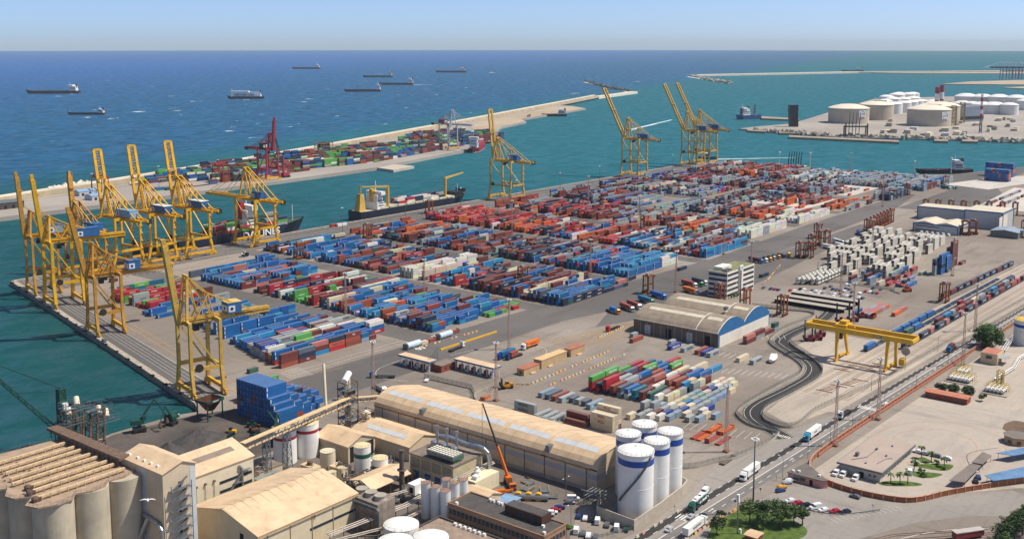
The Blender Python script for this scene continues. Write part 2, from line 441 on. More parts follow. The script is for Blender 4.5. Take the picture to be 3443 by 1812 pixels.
# the walled slip road that snakes out of the yard to the main road
ROAD_C = smooth_path([(452, 201), (459, 212), (470, 226), (487, 231.5), (522, 230), (550, 231), (572, 241), (596, 268), (606, 274), (628, 276), (668, 275), (700, 281)], 8)
b = MB(); b.strip(ROAD_C, 9.4, z3 + .01); struct(b.build('slip_road', GD))
WHITE = M('road_paint_white', '#dcd8d0', .8, .15, .8, dirt='#8a837b', dirt_amt=.5)
YELL = M('road_paint_yellow', '#c99a4a', .8, .2, .8, dirt='#8a837b', dirt_amt=.6)
ORNG = M('road_paint_orange', '#b9785a', .8, .2, .8, dirt='#a3988d', dirt_amt=.6)
# markings
mk = MB(); zz = z4 + .02
for o in (-4.1, 4.1, 1.2): mk.strip(ROAD_C, .18, zz, o)
for a, c in zip(us, us[1:]):
 f = mid(.585); mk.q([(a, f(a) - .16, zz), (c, f(c) - .16, zz), (c, f(c) + .16, zz), (a, f(a) + .16, zz)], [(0, 1, 2, 3)])
for t in (.3, .04, .84):
 for i in range(150):
  u = 300 + i * 7.5; f = mid(t)
  mk.q([(u, f(u) - .13, zz), (u + 3, f(u + 3) - .13, zz), (u + 3, f(u + 3) + .13, zz), (u, f(u) + .13, zz)], [(0, 1, 2, 3)])
def zebra(u, v0, v1, ln=4.0, n=9, along='v'):
 for i in range(n):
  v = v0 + (v1 - v0) * (i + .25) / n
  if along == 'v': mk.sheet([(u, v), (u + ln, v), (u + ln, v + .5), (u, v + .5)], zz)
  else: mk.sheet([(v, u), (v + .5, u), (v + .5, u + ln), (v, u + ln)], zz)
zebra(514, 180.6, 191.8, 4.2, 11); zebra(347, 186, 198.5, 4.5, 10); zebra(452.5, 199.6, 208, 2.6, 8)
def arrow(u, v, s=1, rz=0.0):
 c, d = cos(rz) * s, sin(rz) * s
 for poly in ([(-2, -.15), (.6, -.15), (.6, .15), (-2, .15)], [(.6, -.55), (2, 0), (.6, .55)]): mk.sheet([(u + x * c - y * d, v + x * d + y * c) for x, y in poly], zz)
for u, t in ((362, .2), (362, .72), (430, .72), (540, .2), (604, .2), (604, .72), (640, .45), (700, .2), (700, .45)): arrow(u, mid(t)(u), 1, pi if t < .3 else 0)
# gate forecourt lines, slots and yard lines
for i in range(11): 
 u, v = 560 + 1.2 * i, 330 - i * 0.6
for v in (456, 451): mk.strip([(376, v), (460, v - 2)], .2, zz)
for i in range(14):
 mk.strip([(368 + .25 * i * 4, 446 - i * .2), (372 + .25 * i * 4, 462)], .15, zz)
def slots(u, v, n, pitch, ln, w=.15, dirv=(0, -1), step=(1, 0)):
 for i in range(n + 1):
  a = (u + step[0] * pitch * i, v + step[1] * pitch * i); mk.strip([a, (a[0] + dirv[0] * ln, a[1] + dirv[1] * ln)], w, zz)
slots(551, 322, 16, 3.4, 12, .22, (.9, .05), (-.02, -1)); slots(516, 292, 15, 3.4, 11, .22, (.9, .05), (.35, -1))
slots(440, 212, 9, 3.6, 11, .16, (1, .1), (-.2, 1)); slots(588, 300, 10, 3.4, 10, .18, (.8, .5), (.6, -.8))
slots(382, 148, 12, 2.6, 4.8, .12, (.35, .9), (.85, -.5)); slots(415, 156, 7, 2.7, 5, .12, (.5, -.86), (1.0, -.05))
for k in range(8): mk.strip([(590 + k * 4.2, 352 - k * .5), (598 + k * 4.2, 368 - k * .5)], .22, zz)
for k in range(5): mk.strip([(470, 396 - k * 3.5), (545, 388 - k * 3.5)], .18, zz)
mk.strip(smooth_path([(455, 410), (480, 404), (500, 390), (498, 372), (470, 362)]), .2, zz)
mk.strip(smooth_path([(405, 395), (400, 412), (412, 424), (440, 426)]), .2, zz)
mk.strip(smooth_path([(345, 150), (352, 141), (372, 130), (398, 116), (418, 96)], 6), .25, zz); mk.strip(smooth_path([(340, 145), (350, 134), (375, 122), (396, 108)], 6), .2, zz)
for rr_ in (13, 22): mk.strip(smooth_path([(470, 125), (485, 130), (500, 122)], 6), .2, zz)
def txt_mark(t, u, v, size, rz):
 me = text_mesh(t, size, WHITE); o = D.objects.new('ground_numbers', me); COL.objects.link(o)
 place(o, u, v, zz, rz); struct(o)
txt_mark('50', 352, 455, 6.5, pi / 2 - .2 + pi); txt_mark('50', 455, 434, 6.5, pi)
# crane rails and guide lines on the left quay and the long quay
LQ = [(393.5, 803), (312, 454)]
for o, wd in ((3.2, .25), (18.5, .25), (8, .14), (10.5, .14), (13, .14), (15.5, .14)): mk.strip(LQ, wd, zz, o)
for v in (797, 766, 783, 775): mk.strip([(400, v), (1460, v)], .3, zz)
struct(mb_ := mk.build('road_marking', WHITE))
mk = MB()
for o in (24.5, 29): mk.strip(LQ, .3, zz, o)
mk.strip([(372, 505), (376, 446), (400, 441)], .35, zz); mk.strip([(404, 650), (417, 600), (432, 596)], .3, zz)
for i in range(16):
 mk.strip([(500 + i * 5.2, 392 - i * 1.5), (520 + i * 5.0, 352 + i * .8)], .22, zz)
for i in range(9): mk.strip([(508 + i * 2, 388 - i * 4.5), (583 + i * 2, 366 - i * 2)], .22, zz)
mk.strip([(480, 391), (545, 352), (600, 344)], .25, zz)
struct(mk.build('yellow_marking', YELL))
mk = MB()
for p, cl in (([(455, 160), (470, 170), (500, 168), (520, 150), (515, 125), (490, 118), (465, 130)], 1), ([(470, 158), (490, 163), (508, 150), (503, 134), (486, 128), (472, 140)], 1)): mk.strip(smooth_path(p + [p[0]], 6), .22, z4)
for i in range(5): mk.strip([(520 + i * 5, 120 - i), (523 + i * 5, 123 - i), (526 + i * 5, 119 - i)], .2, z4)
struct(mk.build('plaza_marking', ORNG))
GRASS = M('lawn_grass', '#4a5f22', .95, .4, .4, dirt='#6b6a3a', dirt_amt=.6)
# railway tracks on the rail apron
RUST = M('rusty_rail', '#7a5741', .7, .2, .6); 
mk = MB()
TRK = [lambda u, o=o: 224 - o - (u - 600) * .026 for o in (-1, 4.2, 9.2, 14.2, 21, 26)]
for f in TRK:
 for s in (-.72, .72):
  p = [(u, f(u) + s) for u in range(520, 1500, 20)]; mk.wall(p, .14, .02, .16)
struct(mk.build('railway_track', RUST))
mk = MB()
for k, (u0, v0) in enumerate([(528, 217), (545, 212), (569, 224), (580, 214)]):
 for s in range(3): mk.bar((u0 + s * .4, v0 - s * 1.6, .1), (u0 + 13, v0 - 3 - s * 1.7, .1), .28)
 for e in (0, 13): mk.bar((u0 + e, v0 + 2 - e * .2, .12), (u0 + e, v0 - 7 - e * .2, .12), .3)
struct(mk.build('railway_switch', RUST))
# quay edges: pale cope, black fenders
COPE = M('quay_cope', '#a79a88', .9, .25, .3, dirt='#6a6157', dirt_amt=.6)
FEND = M('fender_rubber', '#1d1c1c', .9, .2)
b = MB(); b.wall(LQ, 2.6, -.6, .25, -.9 + 2.2); b.wall([(393.5, 803.2), (1462, 803.2)], 2.2, -.6, .25, -1.1)
struct(b.build('quay_cope', COPE))
b = MB(); b.wall(LQ, .5, -5, -.55, -.2); b.wall([(394, 803.4), (1462, 803.4)], .5, -5, -.55, .2); struct(b.build('quay_wall', QUAYSIDE))
fp = None
for (u, v, h) in walk(LQ, 19.5, 8):
 if not fp:
  b = MB(); b.box(-1.4, 1.4, -.75, .15, -2.2, .5); b.box(-.5, .5, 0, .9, .15, .75); b.lathe(0, 1.5, [(.35, .2), (.3, .8), (.5, .9), (.45, 1.15)], 8)
  o = b.build('quay_fender', FEND); tag(o, 'black rubber fender block on the edge of the left quay', 'fender', 'fenders along the left quay'); fp = Proto(o)
 fp.at(u + .05, v, 0, h + pi)
# ================================================================== containers
CC = {k: srgb(h) for k, h in dict(B='#1c5c97', C='#2c80ad', N='#263046', M='#6c3631', O='#8f4a38', P='#ad6a60', R='#a52a33', T='#c8602c', G='#969a99', S='#525c68',
  W='#d8d3c8', K='#cfc0a2', E='#559a4a', D='#35584a', L='#8496a3', Q='#1d6377', I='#27408e', Y='#c9a03f').items()}
CNAME = dict(B='bright blue', C='light blue', N='navy blue', M='maroon', O='rust red', P='faded pink', R='bright red', T='orange', G='light grey', S='slate grey', W='white', K='cream',
    E='bright green', D='dark green', L='pale blue-grey', Q='teal', I='royal blue', Y='mustard')
CTEXT = dict(G=('MAERSK', 'k', 1.35, .7), E=('NENUFAR', 'w', 1.3, .75), R=('OPDR', 'w', 1.3, .45), N=('CMA CGM', 'w', 1.25, .6), T=('Hapag-Lloyd', 'n', 1.2, .7), I=('Safmarine', 'w', 1.5, .9), M=('TEX', 'w', .9, .2))
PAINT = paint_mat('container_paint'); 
TW = M('lettering_white', '#e6e4df', .7, .05); TK = M('lettering_black', '#23252b', .7, .05); TN = M('lettering_navy', '#22306a', .7, .05); TR = M('lettering_red', '#a2372c', .7, .05); TC = M('star_panel_blue', '#5fb6d4', .7, .05)
TMAT = dict(w=TW, k=TK, n=TN, r=TR)
CONT = []                       # every container: dict of place, size, colour, block, row, slot, tier, visible
def cont(u, v, z, L, c, yaw=0.0, text=None, vis=1.0, where=None, top=True, hc=2.6, label=None, kind='shipping_container'):
 CONT.append(dict(u=u, v=v, z=z, L=L, c=c, yaw=yaw, text=text, vis=vis, where=where, top=top, h=hc, label=label, kind=kind))
rc = random.Random(5)
def pick(wd):
 t = rc.random() * sum(wd.values())
 for k, x in wd.items():
  t -= x
  if t <= 0: return k
 return k
def rowstr(u, v, spec, where=None, pitch=12.75):
 """one row of stacks; every word is a stack, bottom letter first; lower case = 20-foot boxes; '.' = empty"""
 out = []
 for i, wd in enumerate(spec.split()):
  if wd == '.': out.append((u + i * pitch, 0, '')); continue
  if wd[0].islower():
   out.append((u + i * pitch, 1, wd.upper()))
  else: out.append((u + i * pitch, 2, wd))
 return v, out, where
def pal(k, v):
 """paint mix, stack height odds and fill for column k at position v"""
 if k == 0:
  if v < 482: return dict(M=4, O=3, B=3, N=2, R=1, S=1), (0, 2, 5, 6), .8
  if v < 500: return dict(B=6, C=3, E=1, R=1, W=1.4, N=1), (0, 3, 6, 3), .9
  if v < 536: return dict(G=8, W=1.5, K=1, I=1.2, S=1, B=1, M=.6), (0, 3, 6, 2), .88
  if v < 576: return dict(B=8, C=3, M=1.2, O=.6, S=.4), (0, 3, 6, 2), .85
  if v < 600: return dict(B=6, M=1, C=2), (0, 6, 3, 0), .22
  if v < 640: return dict(B=6, M=1, C=2, S=1), (0, 6, 4, 0), .42
  if v < 692: return dict(R=6, E=2, Q=2, M=2), (0, 4, 6, 2), .85
  return dict(B=4, M=4, E=2, R=2, C=1, Q=2), (0, 5, 4, 1), .6
 if k == 1:
  if v < 500: return dict(B=9, C=5, M=2, O=.7, S=.5, D=.4), (0, 1, 6, 5), .95
  if v < 548: return dict(B=8, C=4, M=3, O=1.2, G=1, E=.6, R=.6, T=.8), (0, 3, 6, 2), .85
  if v < 612: return dict(N=5.5, M=5, E=.9, R=2.2, O=2, B=1.5, S=1, W=.8, K=.5), (0, 3, 6, 4), .9
  if v < 640: return dict(S=2, N=3, M=3, B=2, E=1, R=1, P=1, W=1), (0, 5, 4, 1), .6
  return dict(B=9, C=4, M=1.3, P=.8, S=.4), (0, 2, 6, 3), .82
 if k == 2:
  if v < 446: return dict(B=8, C=5, N=1.2, D=.5), (0, 1, 6, 4), .92
  if v < 460: return dict(B=3, N=3, M=2, S=2, W=1, C=2), (0, 2, 6, 3), .9
  if v < 515: return dict(M=9, O=2, N=1, S=1, W=.7, K=.5, B=.8), (0, 1, 5, 6), .95
  if v < 570: return dict(M=4, B=4, C=2, N=3, O=2, R=1, W=.4), (0, 4, 5, 2), .75
  if v < 584: return dict(W=10, K=4), (0, 1, 4, 7), .8
  if v < 660: return dict(M=5, N=4, B=4, O=3, P=1.5, D=1, R=1, C=1), (0, 3, 6, 2), .8
  return dict(B=8, N=2, C=3, M=2, P=1, D=1, W=.6), (0, 4, 5, 2), .85
 if k == 3:
  if v < 500: return dict(B=7, C=6, M=1, R=.5, D=.4), (0, 1, 3, 9), .97
  if v < 590: return dict(N=6, M=5, O=2, B=1.5, D=1, G=.6), (0, 3, 6, 3), .85
  if v < 680: return dict(N=6, M=5, B=2, O=2, D=1, R=1, K=.8), (0, 4, 5, 2), .75
  return dict(M=5, N=5, O=2, T=2, R=2, B=1, D=1), (0, 4, 5, 2), .8
 if k == 4:
  if v < 455: return dict(B=6, C=3, M=1, R=1, G=1), (0, 2, 5, 5), .95
  if v < 525: return dict(B=4, W=4, G=4, M=1.5, C=2, D=1, N=1.4), (0, 3, 6, 2), .88
  if v < 600: return dict(M=4, R=4, O=3, W=2, N=2, T=1, B=1), (0, 4, 5, 2), .8
  if v < 690: return dict(N=5, M=5, R=4, T=3, O=2), (0, 3, 5, 3), .85
  return dict(T=4, R=4, M=4, O=3, N=3, D=1), (0, 3, 6, 2), .85
 if k == 5:
  if v < 462: return dict(W=12, K=3), (0, 1, 5, 6), .92
  if v < 480: return dict(B=6, N=3, M=2, W=2), (0, 5, 4, 0), .6
  if v < 560: return dict(M=4, O=3, T=3, W=2, N=2, G=2, L=1), (0, 5, 4, 1), .78
  if v < 620: return dict(M=4, N=3, G=3, T=2, L=2), (0, 6, 3, 1), .55
  if v < 700: return dict(R=5, T=4, M=4, N=4, O=2), (0, 2, 6, 3), .8
  return dict(T=3, R=3, M=4, N=3, G=2, O=2), (0, 4, 5, 1), .8
 if k == 6:
  if v < 462: return dict(W=9, K=3, G=1), (0, 2, 6, 3), .75
  if v < 520: return dict(T=5, M=4, O=3, G=2, W=2, N=1), (0, 4, 5, 1), .8
  if v < 600: return dict(G=4, L=3, N=3, M=3, T=2, O=1), (0, 4, 5, 1), .72
  if v < 640: return dict(L=4, G=4, B=2, M=2), (0, 4, 3, 0), .4
  return dict(G=4, L=3, N=5, M=4, B=2, R=1, O=1), (0, 3, 6, 2), .85
 if k == 7:
  if v < 470: return dict(G=4, L=3, T=3, M=3, N=1), (0, 2, 5, 3), .65
  if v < 545: return dict(M=4, T=3, N=3, G=2, O=2), (0, 4, 5, 1), .5
  if v < 610: return dict(G=4, L=4, M=3, N=3, T=1), (0, 5, 4, 0), .65
  return dict(G=4, L=3, N=4, M=4, I=2, R=1, O=1), (0, 3, 6, 2), .87
 if k == 8:
  if v < 455: return dict(G=7, L=5, N=1, I=1), (0, 0, 3, 7), .9
  if v < 500: return dict(G=2, T=3, M=3), (0, 5, 4, 1), .3
  if v < 600: return dict(G=5, L=3, N=3, M=3, O=1), (0, 3, 6, 2), .72
  return dict(N=4, M=5, G=4, L=3, R=1, I=1), (0, 3, 6, 3), .85
 if v < 470: return dict(G=6, L=5, B=3), (0, 1, 5, 5), .85
 if v < 545: return dict(G=7, L=5, N=2, M=1), (0, 1, 5, 5), .9
 if v < 610: return dict(G=6, L=4, W=3, M=1, N=1), (0, 2, 6, 3), .75
 return dict(M=6, G=3, N=3, T=2, O=3, L=2, R=1), (0, 3, 6, 4), .95
COLS = [(378, 459), (485, 566), (591, 671), (696, 777), (802, 884), (909, 991), (1015, 1097), (1121, 1204), (1227, 1311), (1334, 1446)]
VTOP = [704, 708, 752, 756, 757, 757, 757, 757, 757, 752]
VBOT = [467, 449, 429, 444, 434, 446, 446, 436, 432, 428]
BLOCK = ['block nearest the gatehouse', 'blue block beside the yellow barrier', 'block ending at the twin-vault warehouse', 'bright blue block before the office tower']
HAND = {  # the rows nearest the camera, front to back
 0: ["OMM MNS . . . . .", ". . CMP RTN OOM lb .", "RBB NBB BB SB BB NB .", "OE TSN SB SB CB BB RBW", "RRW OE CB BB B B LBW", "GG KG WE BB BB CB RC", "GLI IG WKE C B BB RC", "GGS ISG GK W CM BB K", "LGI GG GG GM B KW W",
  "GG IG GG WK MW W K", "BG GG SG G IG K K", "BB G GG W IM GG .", "CB B MR B IG G .", "BC BC B R MB . G", "B BB BB BB BC G .", "BC B BB B BM . .", "B CB BB BB B M .", ". B B B BB C .", ". M B . . . ."],
 1: [". . . . e e r", "bc . cb b E R E", "QD bb BB BB BBC B E", "BSN MB cb BB B BB .", "BMN BB DB BBM BB B C", "MB BB BM B BBC CB .", "OBM B MB BB B CB M", "DB BO BB BCB B MB .", "bg BB CBO B C M BB", "GBG MO BB C T BM .", "BB TO C BB BM B E", "MT T TB GB BMB C ."],
 2: ["nn NN NN NN N S n", "CBB BB BC BB BCB n .", "BDB BB BB CC B BB .", "BBC BB CB BB CBB . .", "NS DN RB WM BB B BB", "NSS RB MN MB BB C .", "MGB MS NB MWB M P .", "MBK MN MMM M M W ."]}
for k, (u0, u1) in enumerate(COLS):
 v = VBOT[k]; r = 0; prev = {}
 theme = None
 while v < VTOP[k]:
  du = -(470 - v) * .235 if k == 0 else 0
  wts, hts, fill = pal(k, v)
  if k == 0 and v > 640: du = 8 + (v - 640) * .5
  ul = (u0 - 12.5 + (v - 418) * .235 if k == 0 and v < 600 else u0 + (30 if k == 0 and v > 640 else 20 if k == 0 else 0))
  n = int((u1 - ul + 4) // 12.75)
  cur = {}
  if k in HAND and r < len(HAND[k]):
   _, slots_, _ = rowstr(ul, v, HAND[k][r])
  else:
   slots_ = []
   th = theme if theme in wts and rc.random() < .5 else pick(wts); theme = th; skip = rc.random() > fill + .08
   HW_ = {1: hts[1], 2: hts[2], 3: hts[3]}; hb = pick(HW_); fill = min(.97, fill + .1)
   for i in range(n):
    if skip or rc.random() > fill: slots_.append((ul + i * 12.75, 0, '')); continue
    h = hb if rc.random() < .62 else pick(HW_)
    if rc.random() < .17: th = pick(wts)
    if rc.random() < .07: th = rc.choice('WKGLGOM')
    s = ''.join(th if rc.random() < .78 else pick(wts) for _ in range(h))
    slots_.append((ul + i * 12.75, 1 if rc.random() < .22 else 2, s))
  for i, (u, typ, s) in enumerate(slots_):
   cur[i] = len(s)
   for t, c in enumerate(s):
    top = t == len(s) - 1
    side = t >= prev.get(i, 0)
    jit = rc.uniform(-.25, .25)
    lefte = t >= cur.get(i - 1, 0)
    vis = 1.0 if side else (.55 if top else (.3 if lefte else 0))
    txt = None
    if c in CTEXT and side and rc.random() < CTEXT[c][3]: txt = CTEXT[c][0]
    if c == 'R' and txt and rc.random() < .4: txt = 'GRUPO BOLUDA'
    wh = (k, r, i, t, len(s))
    if typ == 2: cont(u + 6.1 + jit, v, t * 2.6, 12.19, c, 0, txt, vis, wh, top)
    else:
     cont(u + 3.05 + jit, v, t * 2.6, 6.06, c, 0, None, vis, wh, top)
     if t < len(s) - (rc.random() < .4): cont(u + 9.3 + jit, v, t * 2.6, 6.06, pick(wts), 0, None, vis * .98, (k, r, i + .5, t, len(s)), top)
  prev = cur; v += 3.95; r += 1
# the tight dark-blue block stacked six high by the quay end, stepped down on its far side
blk = {}
for j in range(12):                                   # j = 0 is the front (nearest -v) column
 for t in range(7):
  if t > 2.5 + j * 1.1 + (1 if j > 2 else 0): continue
  c = 'B' if rc.random() < .62 or t > 4 else rc.choice('BBCCNNMOBI')
  side = j == 0 or t + 1 > 2.5 + (j - 1) * 1.1 + (1 if j - 1 > 2 else 0)
  cont(321, 394.5 + j * 2.5, t * 2.6, 12.19, c, 0, None, 1.0 if side else .6, ('blk', j, 0, t, 7), t == 6)
for j in range(14):                                   # lower, stepped part behind it
 for i in range(5):
  hh = max(0, 5 - i - abs(j - 6) // 3)
  for t in range(hh):
   cont(331.6 + i * 6.3, 399 + j * 3.1 + i * 1.2, t * 2.6, 6.06, rc.choice('BBBBCBCNBBOM'), 0, None, 1.0 if t == hh - 1 else .4, ('blk2', j, i, t, hh), t == hh - 1)
cont(352, 446, 0, 12.19, 'R', 0, 'GRUPO BOLUDA', 1, ('lone', 0), False, label='red container with white lettering under the bright green one, beside the stepped blue stack')
cont(352, 446, 2.6, 12.19, 'E', 0, 'NENUFAR', 1, ('lone', 1), label='bright green container with white lettering, alone on a red one beside the stepped blue stack')
cont(363, 473, 0, 6.06, 'D', 0, None, 1, ('lone', 2), label='dark green short container at the open corner by the yellow quay line')
# loose boxes: depot rows between the long warehouse and the vaulted one
def lone(u, v, L, c, z=0, yaw=0, text=None, label=None, top=True): cont(u + L / 2 if not yaw else u, v + 1.22, z, L, c, yaw, text, 1.0, ('lone', len(CONT)), top, label=label)
for (u, v, L, c, t, nth) in [(427.4, 322.5, 12.19, 'L', None, 'first from the forklift'), (427.4, 318.2, 12.19, 'S', None, 'second from the forklift'), (427.4, 314, 12.19, 'O', None, 'third from the forklift'), (427.4, 309.8, 12.19, 'G', 'MAERSK', 'fourth from the forklift'),
       (430.6, 305.5, 6.06, 'S', None, 'fifth from the forklift'), (430.6, 301.6, 6.06, 'G', None, 'sixth from the forklift'), (430.6, 297.8, 6.06, 'S', None, 'seventh from the forklift'), (428, 293, 12.19, 'L', 'MAERSK', 'last from the forklift')]:
 lone(u, v, L, c, text=t, label='%s %s container in the spaced depot row, %s' % (CNAME[c], 'long' if L > 7 else 'short', nth))
lone(405.5, 314.6, 12.19, 'G', 0, pi / 2, 'MAERSK', 'lower light grey container of the pair standing crosswise behind the long warehouse', False)
lone(405.5, 314.6, 12.19, 'G', 2.6, pi / 2, 'MAERSK', 'upper light grey container of the pair standing crosswise behind the long warehouse')
for v, nm in ((304, 'leftmost'), (299.6, 'middle'), (295.4, 'rightmost')): lone(399.6, v, 12.19, 'G', 0, 0, 'MAERSK', '%s of three light grey lettered containers at the long warehouse wall' % nm)
lone(406.5, 284.8, 12.19, 'M', 0, pi / 2, None, 'lower front maroon container lying crosswise behind the long warehouse')
for z in (0, 2.6): lone(409.6, 286, 12.19, 'M', z, pi / 2, None, '%s rear maroon container lying crosswise behind the long warehouse' % ('lower' if z == 0 else 'upper'))
for i in range(3):
 for t in range(4 - i if i < 2 else 3):
  lone(411.2 + (2 - i) * 2.55 - 2, 271.6, 12.19, 'K' if t or i else 'M', t * 2.6, pi / 2, 'IRISL' if t else None, 'cream container with red lettering, %s tier, %s of the stack by the silos' % (['ground', 'second', 'third', 'top'][t], ['back', 'middle', 'front'][i]), t == 3 - min(i, 1))
MIX = ["RRE MRE RE BR Q", "RN EM RS MR B .", "NRR LG B RE B R", "MO PG MB O B .", "GS W E B RE .", "WB PM MP W K .", "CQ W W W W K", "OM D MP OM B .", "BD O MO NB B C"]
for r, sp in enumerate(MIX):
 v = 309.5 - r * 4.2
 for i, wd in enumerate(sp.split()):
  if wd == '.': continue
  for t, c in enumerate(wd):
   txt = CTEXT[c][0] if c in CTEXT and rc.random() < .6 else None
   cont(452 + i * 12.75 + 6.1 + r * .3, v, t * 2.6, 12.19, c, 0, txt, 1.0 if t == len(wd) - 1 or r > 7 else .5, ('mix', r, i, t, len(wd)), t == len(wd) - 1)
for r in range(9):
 v = 271 - r * 4.0
 n = [10, 11, 12, 12, 11, 9, 4, 3, 2][r]
 for i in range(n):
  if rc.random() < (.06 if r < 6 else .3): continue
  c = pick(dict(K=6 if r < 5 else 3, G=5, L=4, W=2, M=1, I=1, C=.7))
  for t in range(2 if r < 2 and rc.random() < .5 else 1):
   cont(428 + i * 6.5 + r * 2.4 + 3, v, t * 2.6, 6.06, c, 0, None, 1.0, ('cream', r, i, t, 1), True)
VF = [(542.7, 343.4, 12.19, 'O'), (552.8, 349.6, 6.06, 'G'), (553.2, 323, 6.06, 'G'), (543.4, 317.6, 12.19, 'I'), (544.3, 309.1, 12.19, 'G'), (545.5, 300.5, 12.19, 'O'), (545, 296.4, 12.19, 'I'), (544.7, 292.2, 12.19, 'G'), (546.5, 274.7, 12.19, 'K'), (547.2, 266.4, 12.19, 'G')]
for i, (u, v, L, c) in enumerate(VF):
 lone(u, v - 2.4, L, c, text=CTEXT[c][0] if c in 'GI' and L > 7 else None, label='%s %s container parked along the vaulted warehouse front, %s from the truck ramp' % (CNAME[c], 'long' if L > 7 else 'short', ['first', 'second', 'fifth', 'fourth', 'sixth', 'seventh', 'eighth', 'ninth', 'tenth', 'eleventh'][i]))
for i, (u, L, st) in enumerate([(582.6, 12.19, 'MP'), (595.4, 12.19, 'GM'), (608, 6.06, 'M'), (614.4, 6.06, 'M'), (613.5, 6.06, '.'), (620.8, 6.06, 'LD')]):
 for t, c in enumerate(st):
  if c != '.': lone(u, 286, L, c, t * 2.6, label='%s container, %s of %s stack along the white wall of the vaulted warehouse' % (CNAME[c], ['bottom', 'top'][t], ['first', 'second', 'third', 'fourth', '', 'fifth'][i]), top=t == len(st) - 1)
lone(560, 452, 6.06, 'M', label='short maroon container standing alone at the right end of the second block')
for u, v, c, n in ((742, 424, 'N', 'nearest the office tower'), (672, 436, 'P', 'lying lowest on the pale slab'), (685, 436, 'N', 'at the far end of the pale slab'), (760, 362, 'N', 'by the concrete barrier line')): lone(u, v, 12.19, c, label='%s container alone on the open paving, %s' % (CNAME[c], n))
for u, v, c, n in ((404, 702, 'M', ''), (405, 612, 'M', '')): pass
lone(438, 738, 6.06, 'M', label='small maroon container alone between the two rows of yellow cranes')
for u, v, c in ((710, 801 - 6, 'R'), (716, 798 - 6, 'W')): lone(u, v, 12.19, c, label='%s container lying at the edge of the long quay' % CNAME[c])
# orange boxes, blue pair and mats in the rail yard
for u, v, c, L in ((705, 240, 'T', 12.19), (718, 240.5, 'P', 12.19)): lone(u, v, L, c, label='%s container of the pair left beside the rail tracks' % CNAME[c])
for u, v, z, c, L in ((795, 262, 0, 'B', 12.19), (808, 262, 0, 'B', 6.06), (795.5, 265, 2.6, 'N', 6.06)): lone(u, v, L, c, z, label='%s %s container of the small heap by the reach stacker' % (CNAME[c], 'upper' if z else 'long' if L > 7 else 'short'))
for i in range(6):
 for j in range(4): lone(690 + i * 6.2 if j else 690, 249 + j * 2.6, 6.06 if j else 6.06, rc.choice('PPTGLP'), label=None)
lone(693, 262, 12.19, 'B', label='blue container beside the flat pink containers near the parking shelters')
# stock behind the parking: grey and red row block, tanks and the tall stacks
for r in range(6):
 v = 302 - r * 6.4
 for i in range(5):
  if rc.random() < .2: continue
  for t in range(rc.choice((1, 2, 2))):
   cont(790 + i * 12.8 + r * 2, v, t * 2.6, 12.19, rc.choice('GGLLBNMMRGK'), 0, None, 1.0, ('back', r, i, t, 2), True)
for (u, v, hgt, cs) in ((852, 262, 5, 'GLGNS'), (862, 262, 2, 'SG'), (858, 259, 6, 'BBNBBB'), (868, 258, 5, 'NBBBB'), (880, 263, 6, 'NMBBB'), (893, 261, 8, 'MMMMMMMM'), (893, 264, 6, 'MMMMMM')):
 for t in range(min(hgt, len(cs))): cont(u + 6, v, t * 2.6, 12.19, cs[t], 0, None, 1.0, ('tall', u, v, t, hgt), True)
cont(912, 258, 0, 12.19, 'M', 0, None, 1, ('tall', 0, 0, 0, 1))
for r, (u, v, hg, n) in enumerate([(1490, 371, 6, 12), (1545, 380, 7, 14)]):
 for j in range(n):
  for t in range(hg): cont(u + 6, v + j * 2.5, t * 2.6, 12.19, rc.choice('BBBBBINBBBP') if not (j == 0 and t in (2, 3)) else 'P', 0, None, 1, ('fb', r, j, t, hg), True)
for r in range(2):
 for i in range(18):
  if rc.random() < .75: cont(1180 + i * 12.7, 320 + r * 14, 0, 12.19, rc.choice('GLGRMN'), 0, None, 1, ('fr', r, i, 0, 1), True)
# the terminal across the basin
def QV(u): return 1099 + max(0, (u - 650)) * .045 + max(0, (u - 1077)) * .2
for r in range(42):
 for i in range(66):
  u = 745 + i * 12.9; v = QV(u) + 40 + r * 3.6
  if v > 1300 + (u - 800) * .36 - 60: continue
  seg = sin(u * .021 + 1.3) + sin(r * .9 + u * .05) * .7 + sin(u * .011 + r * .25)
  if seg < -.25: continue
  hm = int(3.4 + 2.0 * sin(u * .03 + r * .35) + rc.random() * 1.2)
  th = 'MMONBED'[int((sin(u * .037) * .5 + .5) * 5 + (r // 5)) % 7]
  for t in range(max(1, hm)): cont(u + 6, v, t * 2.6, 12.19, th if rc.random() < .55 else rc.choice('MMOBNNEGDW'), 0, None, .01, ('opp', r, i, t, hm), True)
# -------------------------------------------------------------- white refrigerated boxes (a block of their own)
reef = []
for i in range(8):
 for r in range(16):
  u = 812 + i * 24 + (r > 8) * 3; v = 346 - r * 4.2 + i * 2.2
  if r < 2 and i < 2: continue
  if rc.random() < .06 or r == 9: continue
  hh = rc.choice((3, 4, 3, 2, 4, 3)) if i else rc.choice((1, 4, 1, 3))
  for t in range(hh): reef.append((u + 6, v, t * 2.6, hh, t, r, i))
